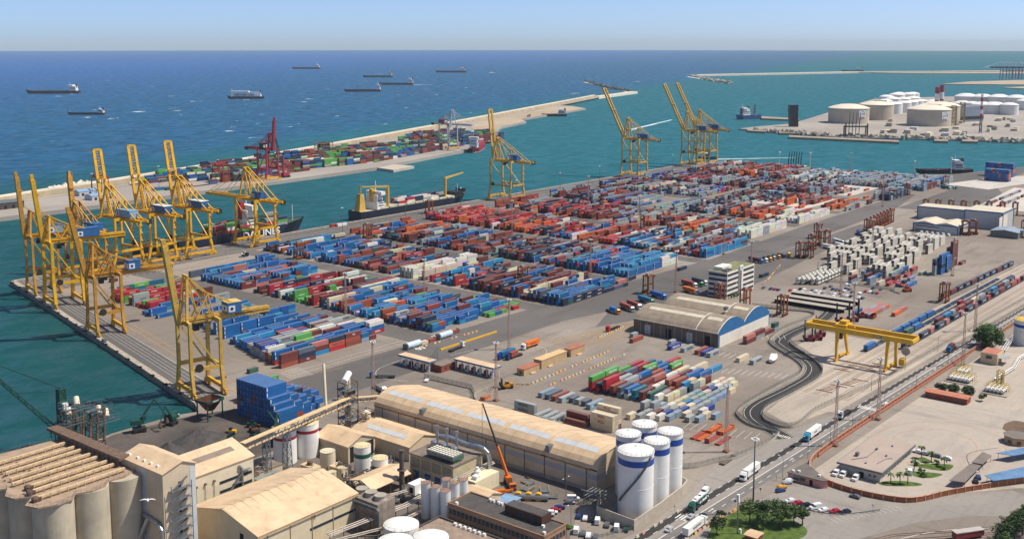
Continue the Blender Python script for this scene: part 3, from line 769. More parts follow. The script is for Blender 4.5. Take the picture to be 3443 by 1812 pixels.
# -------------------------------------------------------------- build: the three hundred largest singly, the rest as one mass
CM = {}
def body_mesh(c, L, h):
 k = ('b', c, L, h)
 if k not in CM:
  b = MB(); b.col = CC[c]; y = 1.22
  b.box(-L / 2, L / 2, -y, y, .12, h - .02)
  b.col = tuple(x * .8 for x in CC[c])
  for sy in (-1, 1):                            # corner posts and rails, a hand's breadth proud
   for sx in (-1, 1): b.box(sx * (L / 2 - .09) - .11, sx * (L / 2 - .09) + .11, sy * 1.15 - .09, sy * 1.15 + .09, 0, h)
   b.box(-L / 2 + .2, L / 2 - .2, sy * 1.2 - .04, sy * 1.2 + .04, .0, .2)
  CM[k] = b.mesh('container_body', PAINT)
 return CM[k]
def door_mesh(c, h):
 k = ('d', c, h)
 if k not in CM:
  b = MB(); b.col = tuple(x * .9 for x in CC[c]); b.box(-.045, 0, -1.05, 1.05, .2, h - .15)
  b.col = tuple(min(1, x * .7 + .12) for x in CC[c])
  for y in (-.75, -.3, .3, .75): b.box(-.1, -.045, y - .03, y + .03, .25, h - .2)
  b.col = (.55, .55, .53); b.box(-.06, -.045, .35, .7, h - .8, h - .45)
  CM[k] = b.mesh('door', PAINT)
 return CM[k]
def strip_mesh(h):
 k = ('s', h)
 if k not in CM:
  b = MB(); b.box(-.22, .22, -.015, 0, .45, h - .4); CM[k] = b.mesh('marking_strip', TW)
 return CM[k]
def star_mesh():
 if 'star' not in CM:
  b = MB(); b.cur = 0; b.box(-.75, .75, -.02, 0, -.75, .75); b.cur = 1
  for a in range(7):
   t = a * 2 * pi / 7; p = [(sin(t) * .62, -.03, cos(t) * .62), (sin(t + .25) * .22, -.03, cos(t + .25) * .22), (0, -.03, 0), (sin(t - .25) * .22, -.03, cos(t - .25) * .22)]
   b.q(p, [(0, 1, 2, 3)])
  CM['star'] = b.mesh('star_emblem', [TC, TW])
 return CM['star']
def child(name, me, par, loc=(0, 0, 0), rz=0.0):
 o = D.objects.new(name, me); COL.objects.link(o); o.parent = par; o.location = loc; o.rotation_euler = (0, 0, rz); return o
def score(d):
 p = W(d['u'], d['v'], d['z']); return d['vis'] * (1.0 if d['L'] > 7 else .6) / ((p - cam.location).length / 500) ** 2
ordw = ['first', 'second', 'third', 'fourth', 'fifth', 'sixth', 'seventh', 'eighth', 'ninth', 'tenth', 'eleventh', 'twelfth', 'thirteenth', 'fourteenth', 'fifteenth', 'sixteenth', 'seventeenth', 'eighteenth', 'nineteenth', 'twentieth']
ordn = lambda i: ordw[int(i)] if int(i) < 20 else '%dth' % (int(i) + 1)
pass_ = 0
tierw = lambda t, n: 'single' if n == 1 else ['ground', 'middle', 'top'][0 if t == 0 else 2 if t == n - 1 else 1] if n <= 3 else ordn(t) + '-tier'
def clabel(d):
 if d['label']: return d['label']
 c = CNAME[d['c']].replace('pale blue-grey', 'blue-grey'); w_ = d['where']; k = w_[0]; ln = 'long' if d['L'] > 7 else 'short'
 if isinstance(k, int):
  return '%s %s container, %s of stack %s in row %s, %s' % (c, ln, {'single': 'lone box', 'ground': 'bottom', 'middle': 'middle', 'top': 'top'}.get(tierw(w_[3], w_[4]), 'middle'), ordn(w_[2]) + (' half' if w_[2] != int(w_[2]) else ''), ordn(w_[1]), ['block by gatehouse', 'second block', 'third block', 'fourth block', 'fifth block', 'sixth block'][min(k, 5)])
 nm = {'blk': ('column %s of the tight blue stack' % ordn(w_[1])) if len(w_) > 2 else '', 'blk2': ('row %s step %s behind tight blue stack' % (ordn(w_[1]), ordn(w_[2]))) if len(w_) > 2 else '', 'mix': ('stack %s, row %s of the mixed depot block' % (ordn(w_[2]), ordn(w_[1]))) if len(w_) > 2 else '',
   'cream': ('place %s in low row %s' % (ordn(w_[2]), ordn(w_[1]))) if len(w_) > 2 else ''}.get(k, 'box %s among the flat containers by the parking' % ordn(len(CONT) % 17) if k == 'lone' else 'stack %s, row %s of the rail yard stock' % (ordn(w_[2]) if len(w_) > 2 else 'one', ordn(w_[1]) if k == 'back' else 'tall'))
 t = tierw(w_[3], w_[4]) if len(w_) > 4 else 'single'
 return '%s %s container, %s tier, %s' % (c, ln, t, nm) if len((c + nm).split()) < 12 else '%s container, %s tier, %s' % (c, t, nm)
order = sorted(range(len(CONT)), key=lambda i: -(score(CONT[i]) + (9 if CONT[i]['label'] else 0)))
single = set(order[:300]); seen = {}
mass = MB()
for i, d in enumerate(CONT):
 u, v, z, L, c, h = d['u'], d['v'], d['z'], d['L'], d['c'], d['h']
 if i in single:
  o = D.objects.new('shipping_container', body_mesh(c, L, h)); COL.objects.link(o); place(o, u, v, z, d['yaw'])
  lab = clabel(d)
  seen.setdefault(lab, []).append(o)
  tag(o, lab, 'container', 'containers stacked about the terminal')
  e = -L / 2 - .0
  child('door', door_mesh(c, h), o, (-L / 2, 0, 0))
  if c in 'BC' or (c in 'EN' and L > 7 and i % 3 == 0): child('marking_strip', strip_mesh(h), o, (-L / 2 + .75, -1.225, 0))
  if d['text'] and L > 7:
   t = d['text']
   mt = {'MAERSK': TK, 'IRISL': TR, 'Hapag-Lloyd': TN}.get(t, TW); sz = {'MAERSK': 1.7, 'IRISL': 1.7, 'Safmarine': 1.8, 'NENUFAR': 1.5, 'GRUPO BOLUDA': 1.15, 'TEX': 1.1}.get(t, 1.5)
   sides = [(-1, 0.0)] + ([] if not d['yaw'] else [(1, pi)])
   for sgn, ry in sides:
    lettering(t, sz, mt, o, (1.0 if t == 'MAERSK' else .3, sgn * 1.235, h * .5), (pi / 2, 0, ry), 1.15 if t != 'MAERSK' else 1.05)
    if t == 'MAERSK': child('star_emblem', star_mesh(), o, (sgn * 4.2, sgn * 1.225, h * .5), ry)
  continue
 # one more box of the mass
 ca, sa = cos(d['yaw']), sin(d['yaw'])
 mass.col = tuple(x * rc.uniform(.82, 1.15) for x in CC[c])
 far_ = d['v'] > 1000
 if d['yaw']: mass.T = Matrix.Translation((u, v, 0)) @ Matrix.Rotation(d['yaw'], 4, 'Z') @ Matrix.Translation((-u, -v, 0))
 mass.box(u - L / 2, u + L / 2, v - 1.22, v + 1.22, z + .05, z + h - .03, False)
 if not far_ and d['vis'] > .5 and L > 7:
  if c in 'BC': mass.col = CC['W']; mass.q([(u - L / 2 + .6, v - 1.235, z + .4), (u - L / 2 + 1.0, v - 1.235, z + .4), (u - L / 2 + 1.0, v - 1.235, z + h - .4), (u - L / 2 + .6, v - 1.235, z + h - .4)], [(0, 1, 2, 3)])
  elif c in 'NIRTGELM' and rc.random() < (.8 if c != 'M' else .25):
   mass.col = CC['W'] if c not in 'GLT' else (CC['N'] if c == 'T' else (.09, .1, .12))
   a = u - rc.uniform(1.5, 3); 
   for q_ in range(6): mass.q([(a + q_ * .8, v - 1.235, z + .95), (a + q_ * .8 + .5, v - 1.235, z + .95), (a + q_ * .8 + .5, v - 1.235, z + 1.75), (a + q_ * .8, v - 1.235, z + 1.75)], [(0, 1, 2, 3)])
   if c in 'GL': mass.col = (.12, .42, .6); mass.q([(u - 4.8, v - 1.235, z + .6), (u - 3.4, v - 1.235, z + .6), (u - 3.4, v - 1.235, z + 2), (u - 4.8, v - 1.235, z + 2)], [(0, 1, 2, 3)])
 mass.T = None
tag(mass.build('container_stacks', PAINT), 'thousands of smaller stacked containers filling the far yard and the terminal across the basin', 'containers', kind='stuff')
for lab, os_ in seen.items():                         # twins in one place are told apart by their neighbours
 if len(os_) > 1:
  for n_, o in enumerate(os_): o['label'] = lab.replace(' container,', ' container %s,' % ('on the left' if n_ == 0 else 'on the right' if n_ == len(os_) - 1 else 'between'), 1)
# refrigerated boxes
rb = MB(); rb.col = srgb('#c6c0b3'); rb.box(-6.09, 6.09, -1.22, 1.22, .1, 2.6)
RE = thing('reefer_container', 'white refrigerated container in the plugged-in white block', 'container', 800, 340)
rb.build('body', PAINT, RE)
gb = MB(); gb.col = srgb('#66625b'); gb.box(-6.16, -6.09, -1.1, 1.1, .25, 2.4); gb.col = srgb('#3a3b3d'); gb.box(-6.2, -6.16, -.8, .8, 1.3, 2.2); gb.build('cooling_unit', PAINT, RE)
pr = Proto(RE)
for (u, v, z, n, t, r, i) in reef[:290]:
 pr.at(u, v, z, 0, 'white refrigerated container, %s tier, stack %s in row %s of the white reefer block' % (['ground', 'second', 'third', 'fourth'][t], ordn(r), ordn(i)), 'white refrigerated containers in the plugged-in block')
rm = MB(); rm.col = srgb('#c6c0b3')
for (u, v, z, n, t, r, i) in reef[290:]: rm.box(u - 6.1, u + 6.1, v - 1.22, v + 1.22, z + .05, z + 2.57, False)
tag(rm.build('reefer_stacks', PAINT), 'farther rows of stacked white refrigerated containers', 'containers', kind='stuff')
# racks with walkways between the reefers
RK = M('galvanised_steel', '#6f7478', .55, .2, .6, metal=.3)
for i in range(9):
 for r in (3, 7, 11, 14):
  u = 808 + i * 24; v = 346 - r * 4.2 + i * 2.2; tb = MB(u, v)
  for x in (-4, 0, 4): tb.bar((u, v + x, 0), (u, v + x, 8), .25)
  for z in (2.6, 5.2, 7.8): tb.bar((u, v - 4.6, z), (u, v + 4.6, z), .8, .12)
  tag(tb.build('reefer_rack', RK), 'grey steel walkway rack, %s bay before row %s of the white refrigerated containers' % (ordn((3, 7, 11, 14).index(r)), ordn(i)), 'rack', 'walkway racks between the refrigerated containers')
# tank containers
def tank_cont(cc, label):
 t = thing('tank_container', label, 'tank container', 0, 0)
 b = MB()
 for x in (-3, 3):
  for y in (-1.15, 1.15): b.bar((x, y, 0), (x, y, 2.6), .14)
  b.bar((x, -1.15, 2.55), (x, 1.15, 2.55), .14); b.bar((x, -1.15, .1), (x, 1.15, .1), .14)
 for y in (-1.15, 1.15): b.bar((-3, y, .1), (3, y, .1), .14); b.bar((-3, y, 2.55), (3, y, 2.55), .08)
 b.build('frame', M('tank_frame', '#3b4552', .6, .2), t)
 b = MB(); b.tube((-2.75, 0, 1.35), (2.75, 0, 1.35), 1.12, 14); b.tube((-2.95, 0, 1.35), (-2.75, 0, 1.35), .7, 14, 1.1); b.tube((2.75, 0, 1.35), (2.95, 0, 1.35), 1.1, 14, .7)
 smooth_angle(b.build('tank', M('tank_shell', '#d9d5c8', .4, .1, .5, dirt='#8b8473'), t), 40); return t
tp = Proto(tank_cont('W', 'white'))
k_ = 0
for r in range(5):
 for i in range(7):
  for t in range(2):
   if rc.random() < .08: continue
   u, v = 758 + i * 6.4 + r * 2, 331 - r * 3.0; k_ += 1
   tp.at(u, v, t * 2.6, 0, 'white framed tank container, %s tier, place %s, row %s behind the car park' % (['ground', 'upper'][t], ordn(i), ordn(r)), 'white tank containers behind the car park')
# empty flat racks and the skip-like frames near the white silos
FO = M('flatrack_orange', '#c4612a', .7, .2, .6, dirt='#6b3b24'); FR = M('flatrack_red', '#a04a3f', .7, .2, .6, dirt='#5a3328')
def flatrack(mt, ends, label, u, v, rz=0.0, z=0.0):
 t = thing('flat_rack', label, 'flat rack', u, v, z, rz, 'empty flat racks by the slip road')
 b = MB(); b.box(-6, 6, -1.2, 1.2, .1, .5)
 for x in range(-5, 6, 2): b.box(x - .1, x + .1, -1.23, 1.23, .0, .62)
 b.build('deck', mt, t)
 for s in (-1, 1):
  b = MB(); b.box(s * 5.85 - .12, s * 5.85 + .12, -1.2, 1.2, .5, 2.2 if ends else .85); b.build('end_wall', mt, t)
for k, (u, v, z, m_, e) in enumerate([(424, 231, 0, FO, 0), (424, 234, 0, FR, 0), (434.8, 231.5, .0, FO, 0), (434.8, 231.5, .9, FO, 0), (424, 226.5, 0, FR, 1), (437, 226.3, 0, FO, 0), (437, 226.3, .9, FO, 0), (424.5, 221.6, 0, FR, 0), (405, 209, 0, M('flatrack_brown', '#6b5d4d', .8, .2, .6), 0)]):
 flatrack(m_, e, '%s empty flat rack, %s' % (['orange', 'dull red', 'orange', 'orange', 'red', 'orange', 'orange', 'pink-red', 'grey-brown'][k], ['nearest the silos', 'just behind the nearest orange one', 'bottom of the inner pair', 'on top of the inner pair', 'with raised end walls', 'bottom of the outer pair', 'on top of the outer pair', 'lying alone lowest in the row', 'alone by the roadside fence'][k]), u + 6, v, .03, z)
# ================================================================== ship-to-shore cranes, straddle carriers, yard machines
CY = M('crane_yellow', '#d8a312', .5, .14, .3, dirt='#7a4a17', dirt_amt=.45, streak=.25)
CY2 = M('crane_ochre', '#c08a2c', .6, .16, .3, dirt='#6d3f18', dirt_amt=.7, streak=.4)
CY3 = M('crane_sand_yellow', '#c9a24a', .55, .12, .3, dirt='#74521f', dirt_amt=.5, streak=.3)
CRED = M('crane_red', '#a12a38', .5, .12, .3); CGR = M('crane_grey', '#a8adb3', .5, .12, .3)
HB = M('machine_house_blue', '#2a5f92', .5, .12, .4); HL = M('machine_house_pale', '#7fa3bd', .5, .12, .4); HW = M('house_roof_white', '#d8d8d4', .6, .1)
DK = M('dark_machinery', '#2b2a29', .6, .2); CBL = M('festoon_cable', '#1c1c1d', .8, .1); GLS = M('cab_glass', '#26343d', .15, .1)
BOG = M('bogie_yellow', '#d9a015', .5, .15, .4, dirt='#6b4214', dirt_amt=.6)
def sts_crane(label, group, m=CY, gauge=27, w=22, hg=42, apex=68, boom=52, ang=79, back=24, twin=True, house=HB, hroof=HB, hlen=12, hpos=-.25, down=False, leg=1.6, name='quay_crane', sign=None, xbrace=False, taper=True):
 """local axes: x along the quay, y towards the water, origin midway between the rails"""
 T = thing(name, label, 'crane', 0, 0, 0, 0, group)
 g, hw = gauge / 2, w / 2; pz = hg * .38
 gw = 3.2 if twin else 0
 for sy in (1, -1):
  for sx in (-1, 1):
   b = MB(); spread = 1.25 if taper else 1.0
   b.bar((sx * hw * spread, sy * g, 3.0), (sx * hw, sy * g, pz), leg * 1.0, leg * 1.3); b.bar((sx * hw, sy * g, pz - .3), (sx * hw, sy * g, hg + 1), leg, leg * 1.1)
   b.build('leg', m, T)
   b = MB(); x0 = sx * hw * spread
   for k in (-1, 1):
    b.bar((x0 + k * 2.4 - 1.4, sy * g, 1.3), (x0 + k * 2.4 + 1.4, sy * g, 1.3), .9, 1.0)
    for q in (-.9, .9): b.tube((x0 + k * 2.4 + q, sy * g - .35, .5), (x0 + k * 2.4 + q, sy * g + .35, .5), .5, 8)
   b.bar((x0 - 3, sy * g, 2.3), (x0 + 3, sy * g, 2.3), 1.0, 1.2); b.build('bogie', BOG, T)
  b = MB(); b.bar((-hw * 1.25, sy * g, 3.6), (hw * 1.25, sy * g, 3.6), 1.3, 1.9); b.build('sill_beam', BOG, T)
  b = MB(); b.bar((-hw, sy * g, hg + .2), (hw, sy * g, hg + .2), 1.4, 2.2); b.build('portal_beam', m, T)
 for sx in (-1, 1):
  b = MB(); b.bar((sx * hw, -g, pz), (sx * hw, g, pz), 1.2, 2.0); b.bar((sx * hw, g, hg - 1), (sx * hw, -g + gauge * .15, pz + 1), .8)
  if xbrace:
   b.bar((sx * hw, -g, hg - 1), (sx * hw, g - gauge * .15, pz + 1), .6); b.bar((sx * hw, -g, hg * .68), (sx * hw, g, hg * .68), .6)
  b.build('side_brace', m, T)
 b = MB(); b.bar((-hw, -g, pz), (hw, -g, pz), 1.1, 1.9); b.build('portal_tie', m, T)
 # fixed girder from the water leg to the back reach
 b = MB(); y0, y1 = -g - back, g + 2
 if twin:
  for sx in (-1, 1): b.bar((sx * gw, y0, hg), (sx * gw, y1, hg), 1.3, 2.4)
  n = int((y1 - y0) / 5)
  for k in range(n + 1):
   y = y0 + (y1 - y0) * k / n; b.bar((-gw, y, hg + .5), (gw, y, hg + .5), .4)
   if k < n: b.bar((-gw, y, hg + .8), (gw, y + (y1 - y0) / n, hg + .8), .25)
 else: b.bar((0, y0, hg + .4), (0, y1, hg + .4), 2.6, 3.0)
 for sx in (-1, 1): b.bar((sx * (gw + 1.6), y0, hg + 2.2), (sx * (gw + 1.6), y1, hg + 2.2), .1); b.bar((sx * (gw + 1.5), y0, hg + 1), (sx * (gw + 1.5), y1, hg + 1), .5, .12)
 gird = b.build('main_girder', m, T)
 # apex frame over the water legs
 ax = 2.2
 b = MB(); ay = g - 2
 for sx in (-1, 1):
  b.bar((sx * hw * .62, g, hg + 1), (sx * ax, ay, apex), 1.3, 1.1); b.bar((sx * (gw + .6), g - gauge * .5, hg + 1), (sx * ax, ay, apex), .6)
  b.bar((sx * hw * .62, g, hg + 1), (sx * hw, g, hg), 1.4)
 b.bar((-ax - 1, ay, apex), (ax + 1, ay, apex), 1.0); b.bar((-hw * .4, g - .8, hg + (apex - hg) * .45), (hw * .4, g - .8, hg + (apex - hg) * .45), .6); b.build('apex_frame', m, T)
 b = MB(); b.lattice((0, g - 1, hg + 2), (0, g - 1.5, apex - 2), 2.0, 1.6, 9, .14); b.build('stair_tower', m, T)
 b = MB(); ky = -g * .55; kz = hg + (apex - hg) * .45
 for sx in (-1, 1):
  b.bar((sx * ax, ay, apex), (sx * 2.6, ky, kz + 3), .75); b.bar((sx * 2.6, ky, kz + 3), (sx * 3, -g - back * .7, hg + 1), .75)
  b.bar((sx * 2.6, ky, kz + 3), (sx * 3.4, ky - 3, hg + 1), .6); b.bar((sx * 2.6, ky, kz + 3), (sx * 3.4, ky + 7, hg + 1), .6)
  b.bar((sx * ax, ay, apex), (sx * (gw + .8), -g, hg + 1), .5)
 b.bar((-2.6, ky, kz + 3), (2.6, ky, kz + 3), .6); b.build('back_stay', m, T)
 # boom
 a = R(0 if down else ang); hy, hz = g + 2.5, hg + .4
 ca, sa = cos(a), sin(a)
 pt = lambda s, x, off=0: (x, hy + s * ca - off * sa, hz + s * sa + off * ca)
 b = MB()
 if twin:
  for sx in (-1, 1): b.bar(pt(0, sx * gw), pt(boom, sx * (gw - .2)), 1.35, 2.3)
  n = int(boom / 4.2)
  for k in range(n + 1):
   s = boom * k / n; b.bar(pt(s, -gw), pt(s, gw), .45)
   if k < n: b.bar(pt(s, -gw * (1 if k % 2 else -1)), pt(s + boom / n, gw * (1 if k % 2 else -1)), .3)
  b.bar(pt(boom * .55, -gw, 2.5), pt(boom * .55, gw, 2.5), .8); b.bar(pt(boom, -gw, 0), pt(boom, gw, 0), 1.6)
  for sx in (-1, 1): b.bar(pt(boom * .55, sx * gw), pt(boom * .55, sx * gw, 2.8), .7)
 else:
  b.bar(pt(0, 0), pt(boom * .92, 0), 2.7, 3.4); b.bar(pt(boom * .92, 0, -.2), pt(boom, 0, -.2), 2.2, 2.0)
  for k in range(6): b.bar(pt(boom * (.1 + .15 * k), -2.0, 1), pt(boom * (.1 + .15 * k), 2.0, 1), .3)
  b.bar(pt(2, 1.9, 1.2), pt(boom, 1.9, 1.2), .15); b.bar(pt(boom * .7, -1.7, 2.2), pt(boom * .7, 1.7, 2.2), 1.0)
 b.build('boom', m, T)
 if down:
  b = MB()
  for sx in (-1, 1):
   b.bar((sx * ax, ay, apex), (sx * gw, hy + boom * .5, hz + 1.5), .35); b.bar((sx * ax, ay, apex), (sx * gw, hy + boom * .93, hz + 1.5), .35)
  b.build('forestay', m, T)
 else:
  b = MB()
  for sx in (-1, 1): b.bar((sx * ax, ay, apex), pt(boom * .5, sx * gw, 1), .22)
  b.build('forestay', m, T)
 # machinery house with its sign, operator cab, festoon loops, cable reel
 yh = hpos * gauge; zz_ = hg + 1.6; hs = 3.8; hlen = hlen * 1.3
 b = MB(); b.box(-hs, hs, yh - hlen, yh, zz_, zz_ + 5.6); hb_ = b.build('machinery_house', house, T)
 b = MB(); b.box(-hs - .15, hs + .15, yh - hlen - .15, yh + .15, zz_ + 5.6, zz_ + 5.9); b.build('house_roof', hroof, hb_)
 b = MB(); b.box(-hs - .08, -hs, yh - 4.2, yh - .6, zz_ + .8, zz_ + 4.0); b.cur = 1; b.col = (1, 1, 1); b.tube((-hs - .12, yh - 2.4, zz_ + 2.4), (-hs - .08, yh - 2.4, zz_ + 2.4), .9, 12)
 b.cur = 0; b.box(-hs + .4, hs - .6, yh, yh + .07, zz_ + .8, zz_ + 4.0); b.cur = 1; b.tube((-.2, yh + .07, zz_ + 2.4), (-.2, yh + .12, zz_ + 2.4), .9, 12)
 b.build('company_sign', [HW, TN], hb_)
 b = MB(); cyb = g * .2; b.box(-1.2, 1.2, cyb - 1.6, cyb + 1.4, hg - 5.2, hg - 2.4); b.box(-.15, .15, cyb - .2, cyb + .2, hg - 2.4, hg - 1); cb = b.build('operator_cab', DK, T)
 b = MB(); b.box(-1.05, 1.05, cyb + 1.4, cyb + 1.46, hg - 4.6, hg - 2.8); b.build('cab_window', GLS, cb)
 b = MB(); b.box(-2.6, 2.6, cyb - 3.2, cyb - 1.9, hg - 3.2, hg - 1.2); b.box(-3.1, 3.1, cyb - 5, cyb + 3, hg - 1.4, hg - .9); b.build('trolley', DK, T)
 b = MB(); n = 9; yy0, yy1 = -g - back + 1, -g + 3
 for k in range(n):
  p = [(gw + 2.2, yy0 + (yy1 - yy0) * (k + j / 6) / n, hg - .6 - 2.6 * (1 - (2 * j / 6 - 1) ** 2)) for j in range(7)]; b.pipe(p, .13, 5)
 b.build('festoon_loops', CBL, T)
 b = MB(); b.tube((-hw - .9, g - 4, pz + .8), (-hw - .5, g - 4, pz + .8), 2.2, 18); b.build('cable_reel', DK, T)
 b = MB(); b.box(gw + .5, gw + 3.5, -g - back, -g - back + 4, hg - 2.5, hg + 1.5); b.build('cable_cabinet', DK, T)
 b = MB(); z0 = 4
 while z0 < hg - 4:                                  # zig-zag stair up one landside leg
  b.bar((hw + .9, -g - 1.3, z0), (hw + .9, -g + 1.3, z0 + 3), .5, .1); b.bar((hw + .9, -g + 1.3, z0 + 3), (hw + .9, -g - 1.3, z0 + 6), .5, .1)
  b.box(hw + .4, hw + 1.5, -g + 1, -g + 1.9, z0 + 2.9, z0 + 3.05); b.box(hw + .4, hw + 1.5, -g - 1.9, -g - 1, z0 + 5.9, z0 + 6.05); z0 += 6
 b.build('stairway', m, T)
 if sign:
  for sx, rz in ((-1, 0),): lettering(sign, 1.9, DK, gird, (sx * 1.36 if not twin else -gw - .55, -g - back * .55, hg + .4), (pi / 2, 0, -pi / 2), 1.3)
 return T
LQA = R(76.55)
def lq(v, off):                      # point on the left quay, off metres inland
 u = 312 + (v - 454) * .2335; return (u + off * .973, v - off * .232)
g1, g2, g3 = 'yellow cranes along the left quay', 'yellow cranes along the near long quay', 'tall yellow cranes at the far end of the long quay'
for (v, lab, kw) in [
 (753, 'ochre quay crane with raised box boom, leftmost, at the outer corner of the left quay', dict(m=CY2, w=19, gauge=17, hg=41, apex=60, boom=47, ang=86, back=26, house=HL, hlen=8)),
 (707, 'bright yellow quay crane with thick raised boom and white-blue houses, second on the left quay', dict(m=CY, w=22, gauge=19, hg=44, apex=62, boom=47, ang=84, back=34, hlen=12, leg=2.0, hpos=-.5)),
 (617, 'ochre quay crane with dark raised boom in front of the bright yellow one', dict(m=CY2, w=17, gauge=16, hg=36, apex=57, boom=45, ang=79, back=36, hlen=6, hpos=-.9)),
 (470, 'sand-yellow quay crane with raised boom nearest the camera, standing alone', dict(m=CY3, w=17, gauge=16, hg=38, apex=62, boom=44, ang=82, back=31, hlen=6, hpos=-.9, hroof=M('house_roof_yellow', '#c9b06a', .7, .1), sign='BABCOCK'))]:
 o = sts_crane(lab, g1, twin=False, **kw); off = 2.2 + kw['gauge'] / 2; u, v2 = lq(v, off); place(o, u, v2, 0, LQA)
for (u, lab, kw) in [
 (446, 'ochre quay crane with blue machine house at the corner of the long quay', dict(m=CY2, gauge=24, w=20, hg=34, apex=56, boom=45, ang=84, back=17, twin=False)),
 (474, 'yellow twin-boom crane with pale grey-blue machine house, boom raised', dict(m=CY, hg=41, apex=66, boom=53, house=HL, hroof=HL, hlen=15, hpos=-.15)),
 (505, 'yellow twin-boom crane with white-roofed navy machine house, boom raised, middle of three', dict(m=CY, hg=41, apex=67, boom=54, hroof=HW, hlen=14, hpos=-.2)),
 (540, 'yellow twin-boom crane with white-roofed navy machine house, boom raised, last of three', dict(m=CY, hg=41, apex=67, boom=55, hroof=HW, hlen=14, hpos=-.2)),
 (610, 'yellow quay crane with its boom lowered over the dark blue container ship', dict(m=CY, hg=40, apex=68, boom=52, down=True, back=21, hlen=10, hpos=.0))]:
 o = sts_crane(lab, g2, **kw); place(o, u, 797 - kw.get('gauge', 27) / 2, 0, 0)
for (u, gg, lab, kw) in [
 (970, g3, 'yellow quay crane alone beside the berthed feeder ship, boom raised', dict(m=CY3, gauge=30, w=22, hg=44, apex=70, boom=58, ang=83, back=22, hlen=8)),
 (1248, g3, 'tall yellow crane with slanting raised boom and blue house, left of the far three', dict(m=CY3, gauge=26, w=21, hg=50, apex=78, boom=75, ang=62, back=24, xbrace=True)),
 (1408, g3, 'tall yellow crane with slanting raised boom, middle of the far three', dict(m=CY3, gauge=26, w=21, hg=51, apex=79, boom=75, ang=62, back=24, xbrace=True)),
 (1446, g3, 'tall yellow crane with slanting raised boom, last at the quay end', dict(m=CY3, gauge=26, w=21, hg=51, apex=79, boom=75, ang=62, back=24, xbrace=True))]:
 o = sts_crane(lab, gg, **kw); place(o, u, 799 - kw['gauge'] / 2, 0, 0)
# cranes of the terminal across the basin
o = sts_crane('red quay crane with raised box boom on the quay across the basin', None, m=CRED, gauge=18, w=18, hg=40, apex=62, boom=42, ang=84, back=34, twin=False, house=DK, hroof=DK, hlen=6, name='red_quay_crane'); place(o, 900, 1127, 1.5, pi)
o = sts_crane('grey quay crane with red machine house, boom lowered over the red ship', None, m=CGR, gauge=22, w=20, hg=42, apex=66, boom=40, down=True, back=22, house=CRED, hroof=CRED, hlen=10, name='grey_quay_crane'); place(o, 1352, 1218, 1.5, pi)
# ------------------------------------------------------------------ straddle carriers
SO = M('carrier_orange', '#8c4a22', .55, .2, .5, dirt='#4a2c1a', dirt_amt=.6, streak=.3); TYRE = M('tyre_rubber', '#1b1b1c', .9, .15)
def straddle(label):
 T = thing('straddle_carrier', label, 'straddle carrier')
 H = 13.2
 for sy in (-1, 1):
  b = MB(); b.bar((-4.6, sy * 2.2, 1.9), (4.6, sy * 2.2, 1.9), .9, 1.1); b.build('side_beam', SO, T)
  for sx in (-1, 1): b = MB(); b.bar((sx * 3.3, sy * 2.2, 2.2), (sx * 3.0, sy * 2.2, H), .75, .85); b.build('leg', SO, T)
  for x in (-3.8, -1.5, 1.5, 3.8): b = MB(); b.tube((x, sy * 2.2 - .32, .75), (x, sy * 2.2 + .32, .75), .75, 12); b.build('wheel', TYRE, T)
  b = MB(); b.bar((-3.6, sy * 2.2, H), (3.6, sy * 2.2, H), .7, .9); b.build('top_beam', SO, T)
 b = MB(); 
 for x in (-3.1, 3.1): b.bar((x, -2.2, H + .1), (x, 2.2, H + .1), .7, .8)
 b.box(-2.6, 2.6, -1.3, 1.3, H + .45, H + .6); b.build('top_deck', SO, T)
 b = MB(); b.box(-2.2, .4, -1.0, 1.0, H + .6, H + 1.9); b.box(.8, 2.3, -.8, .8, H + .6, H + 1.4); b.build('engine_box', M('engine_grey', '#8d8f90', .6, .2), T)
 b = MB(); b.box(3.5, 4.9, -2.7, -1.4, H - 1.6, H + .3); c = b.build('cab', SO, T)
 b = MB(); b.box(4.9, 4.95, -2.6, -1.5, H - 1.2, H + .1); b.box(3.6, 4.8, -2.74, -2.7, H - 1.1, H); b.build('cab_window', GLS, c)
 b = MB(); b.box(-5.9, 5.9, -.9, .9, 6.4, 6.9)
 for x in (-2.4, 2.4):
  for y in (-.8, .8): b.bar((x, y, 6.9), (x, y, H), .1)
 b.build('spreader', M('spreader_dark', '#5a3a22', .7, .2), T)
 b = MB()
 for sx in (-1, 1):
  b.bar((sx * 3.2, -2.2, 4.2), (sx * 3.2, -2.2, 4.6), .9, .3); b.bar((sx * 3.2, 2.2, 4.2), (sx * 3.2, 2.2, 4.6), .9, .3); b.tube((sx * 2.7, 2.35, 3), (sx * 2.7, 2.35, 12), .1, 6)
 b.build('guide_rail', DK, T); return T
SP = Proto(straddle('orange straddle carrier'))
sg = 'orange straddle carriers about the yard'
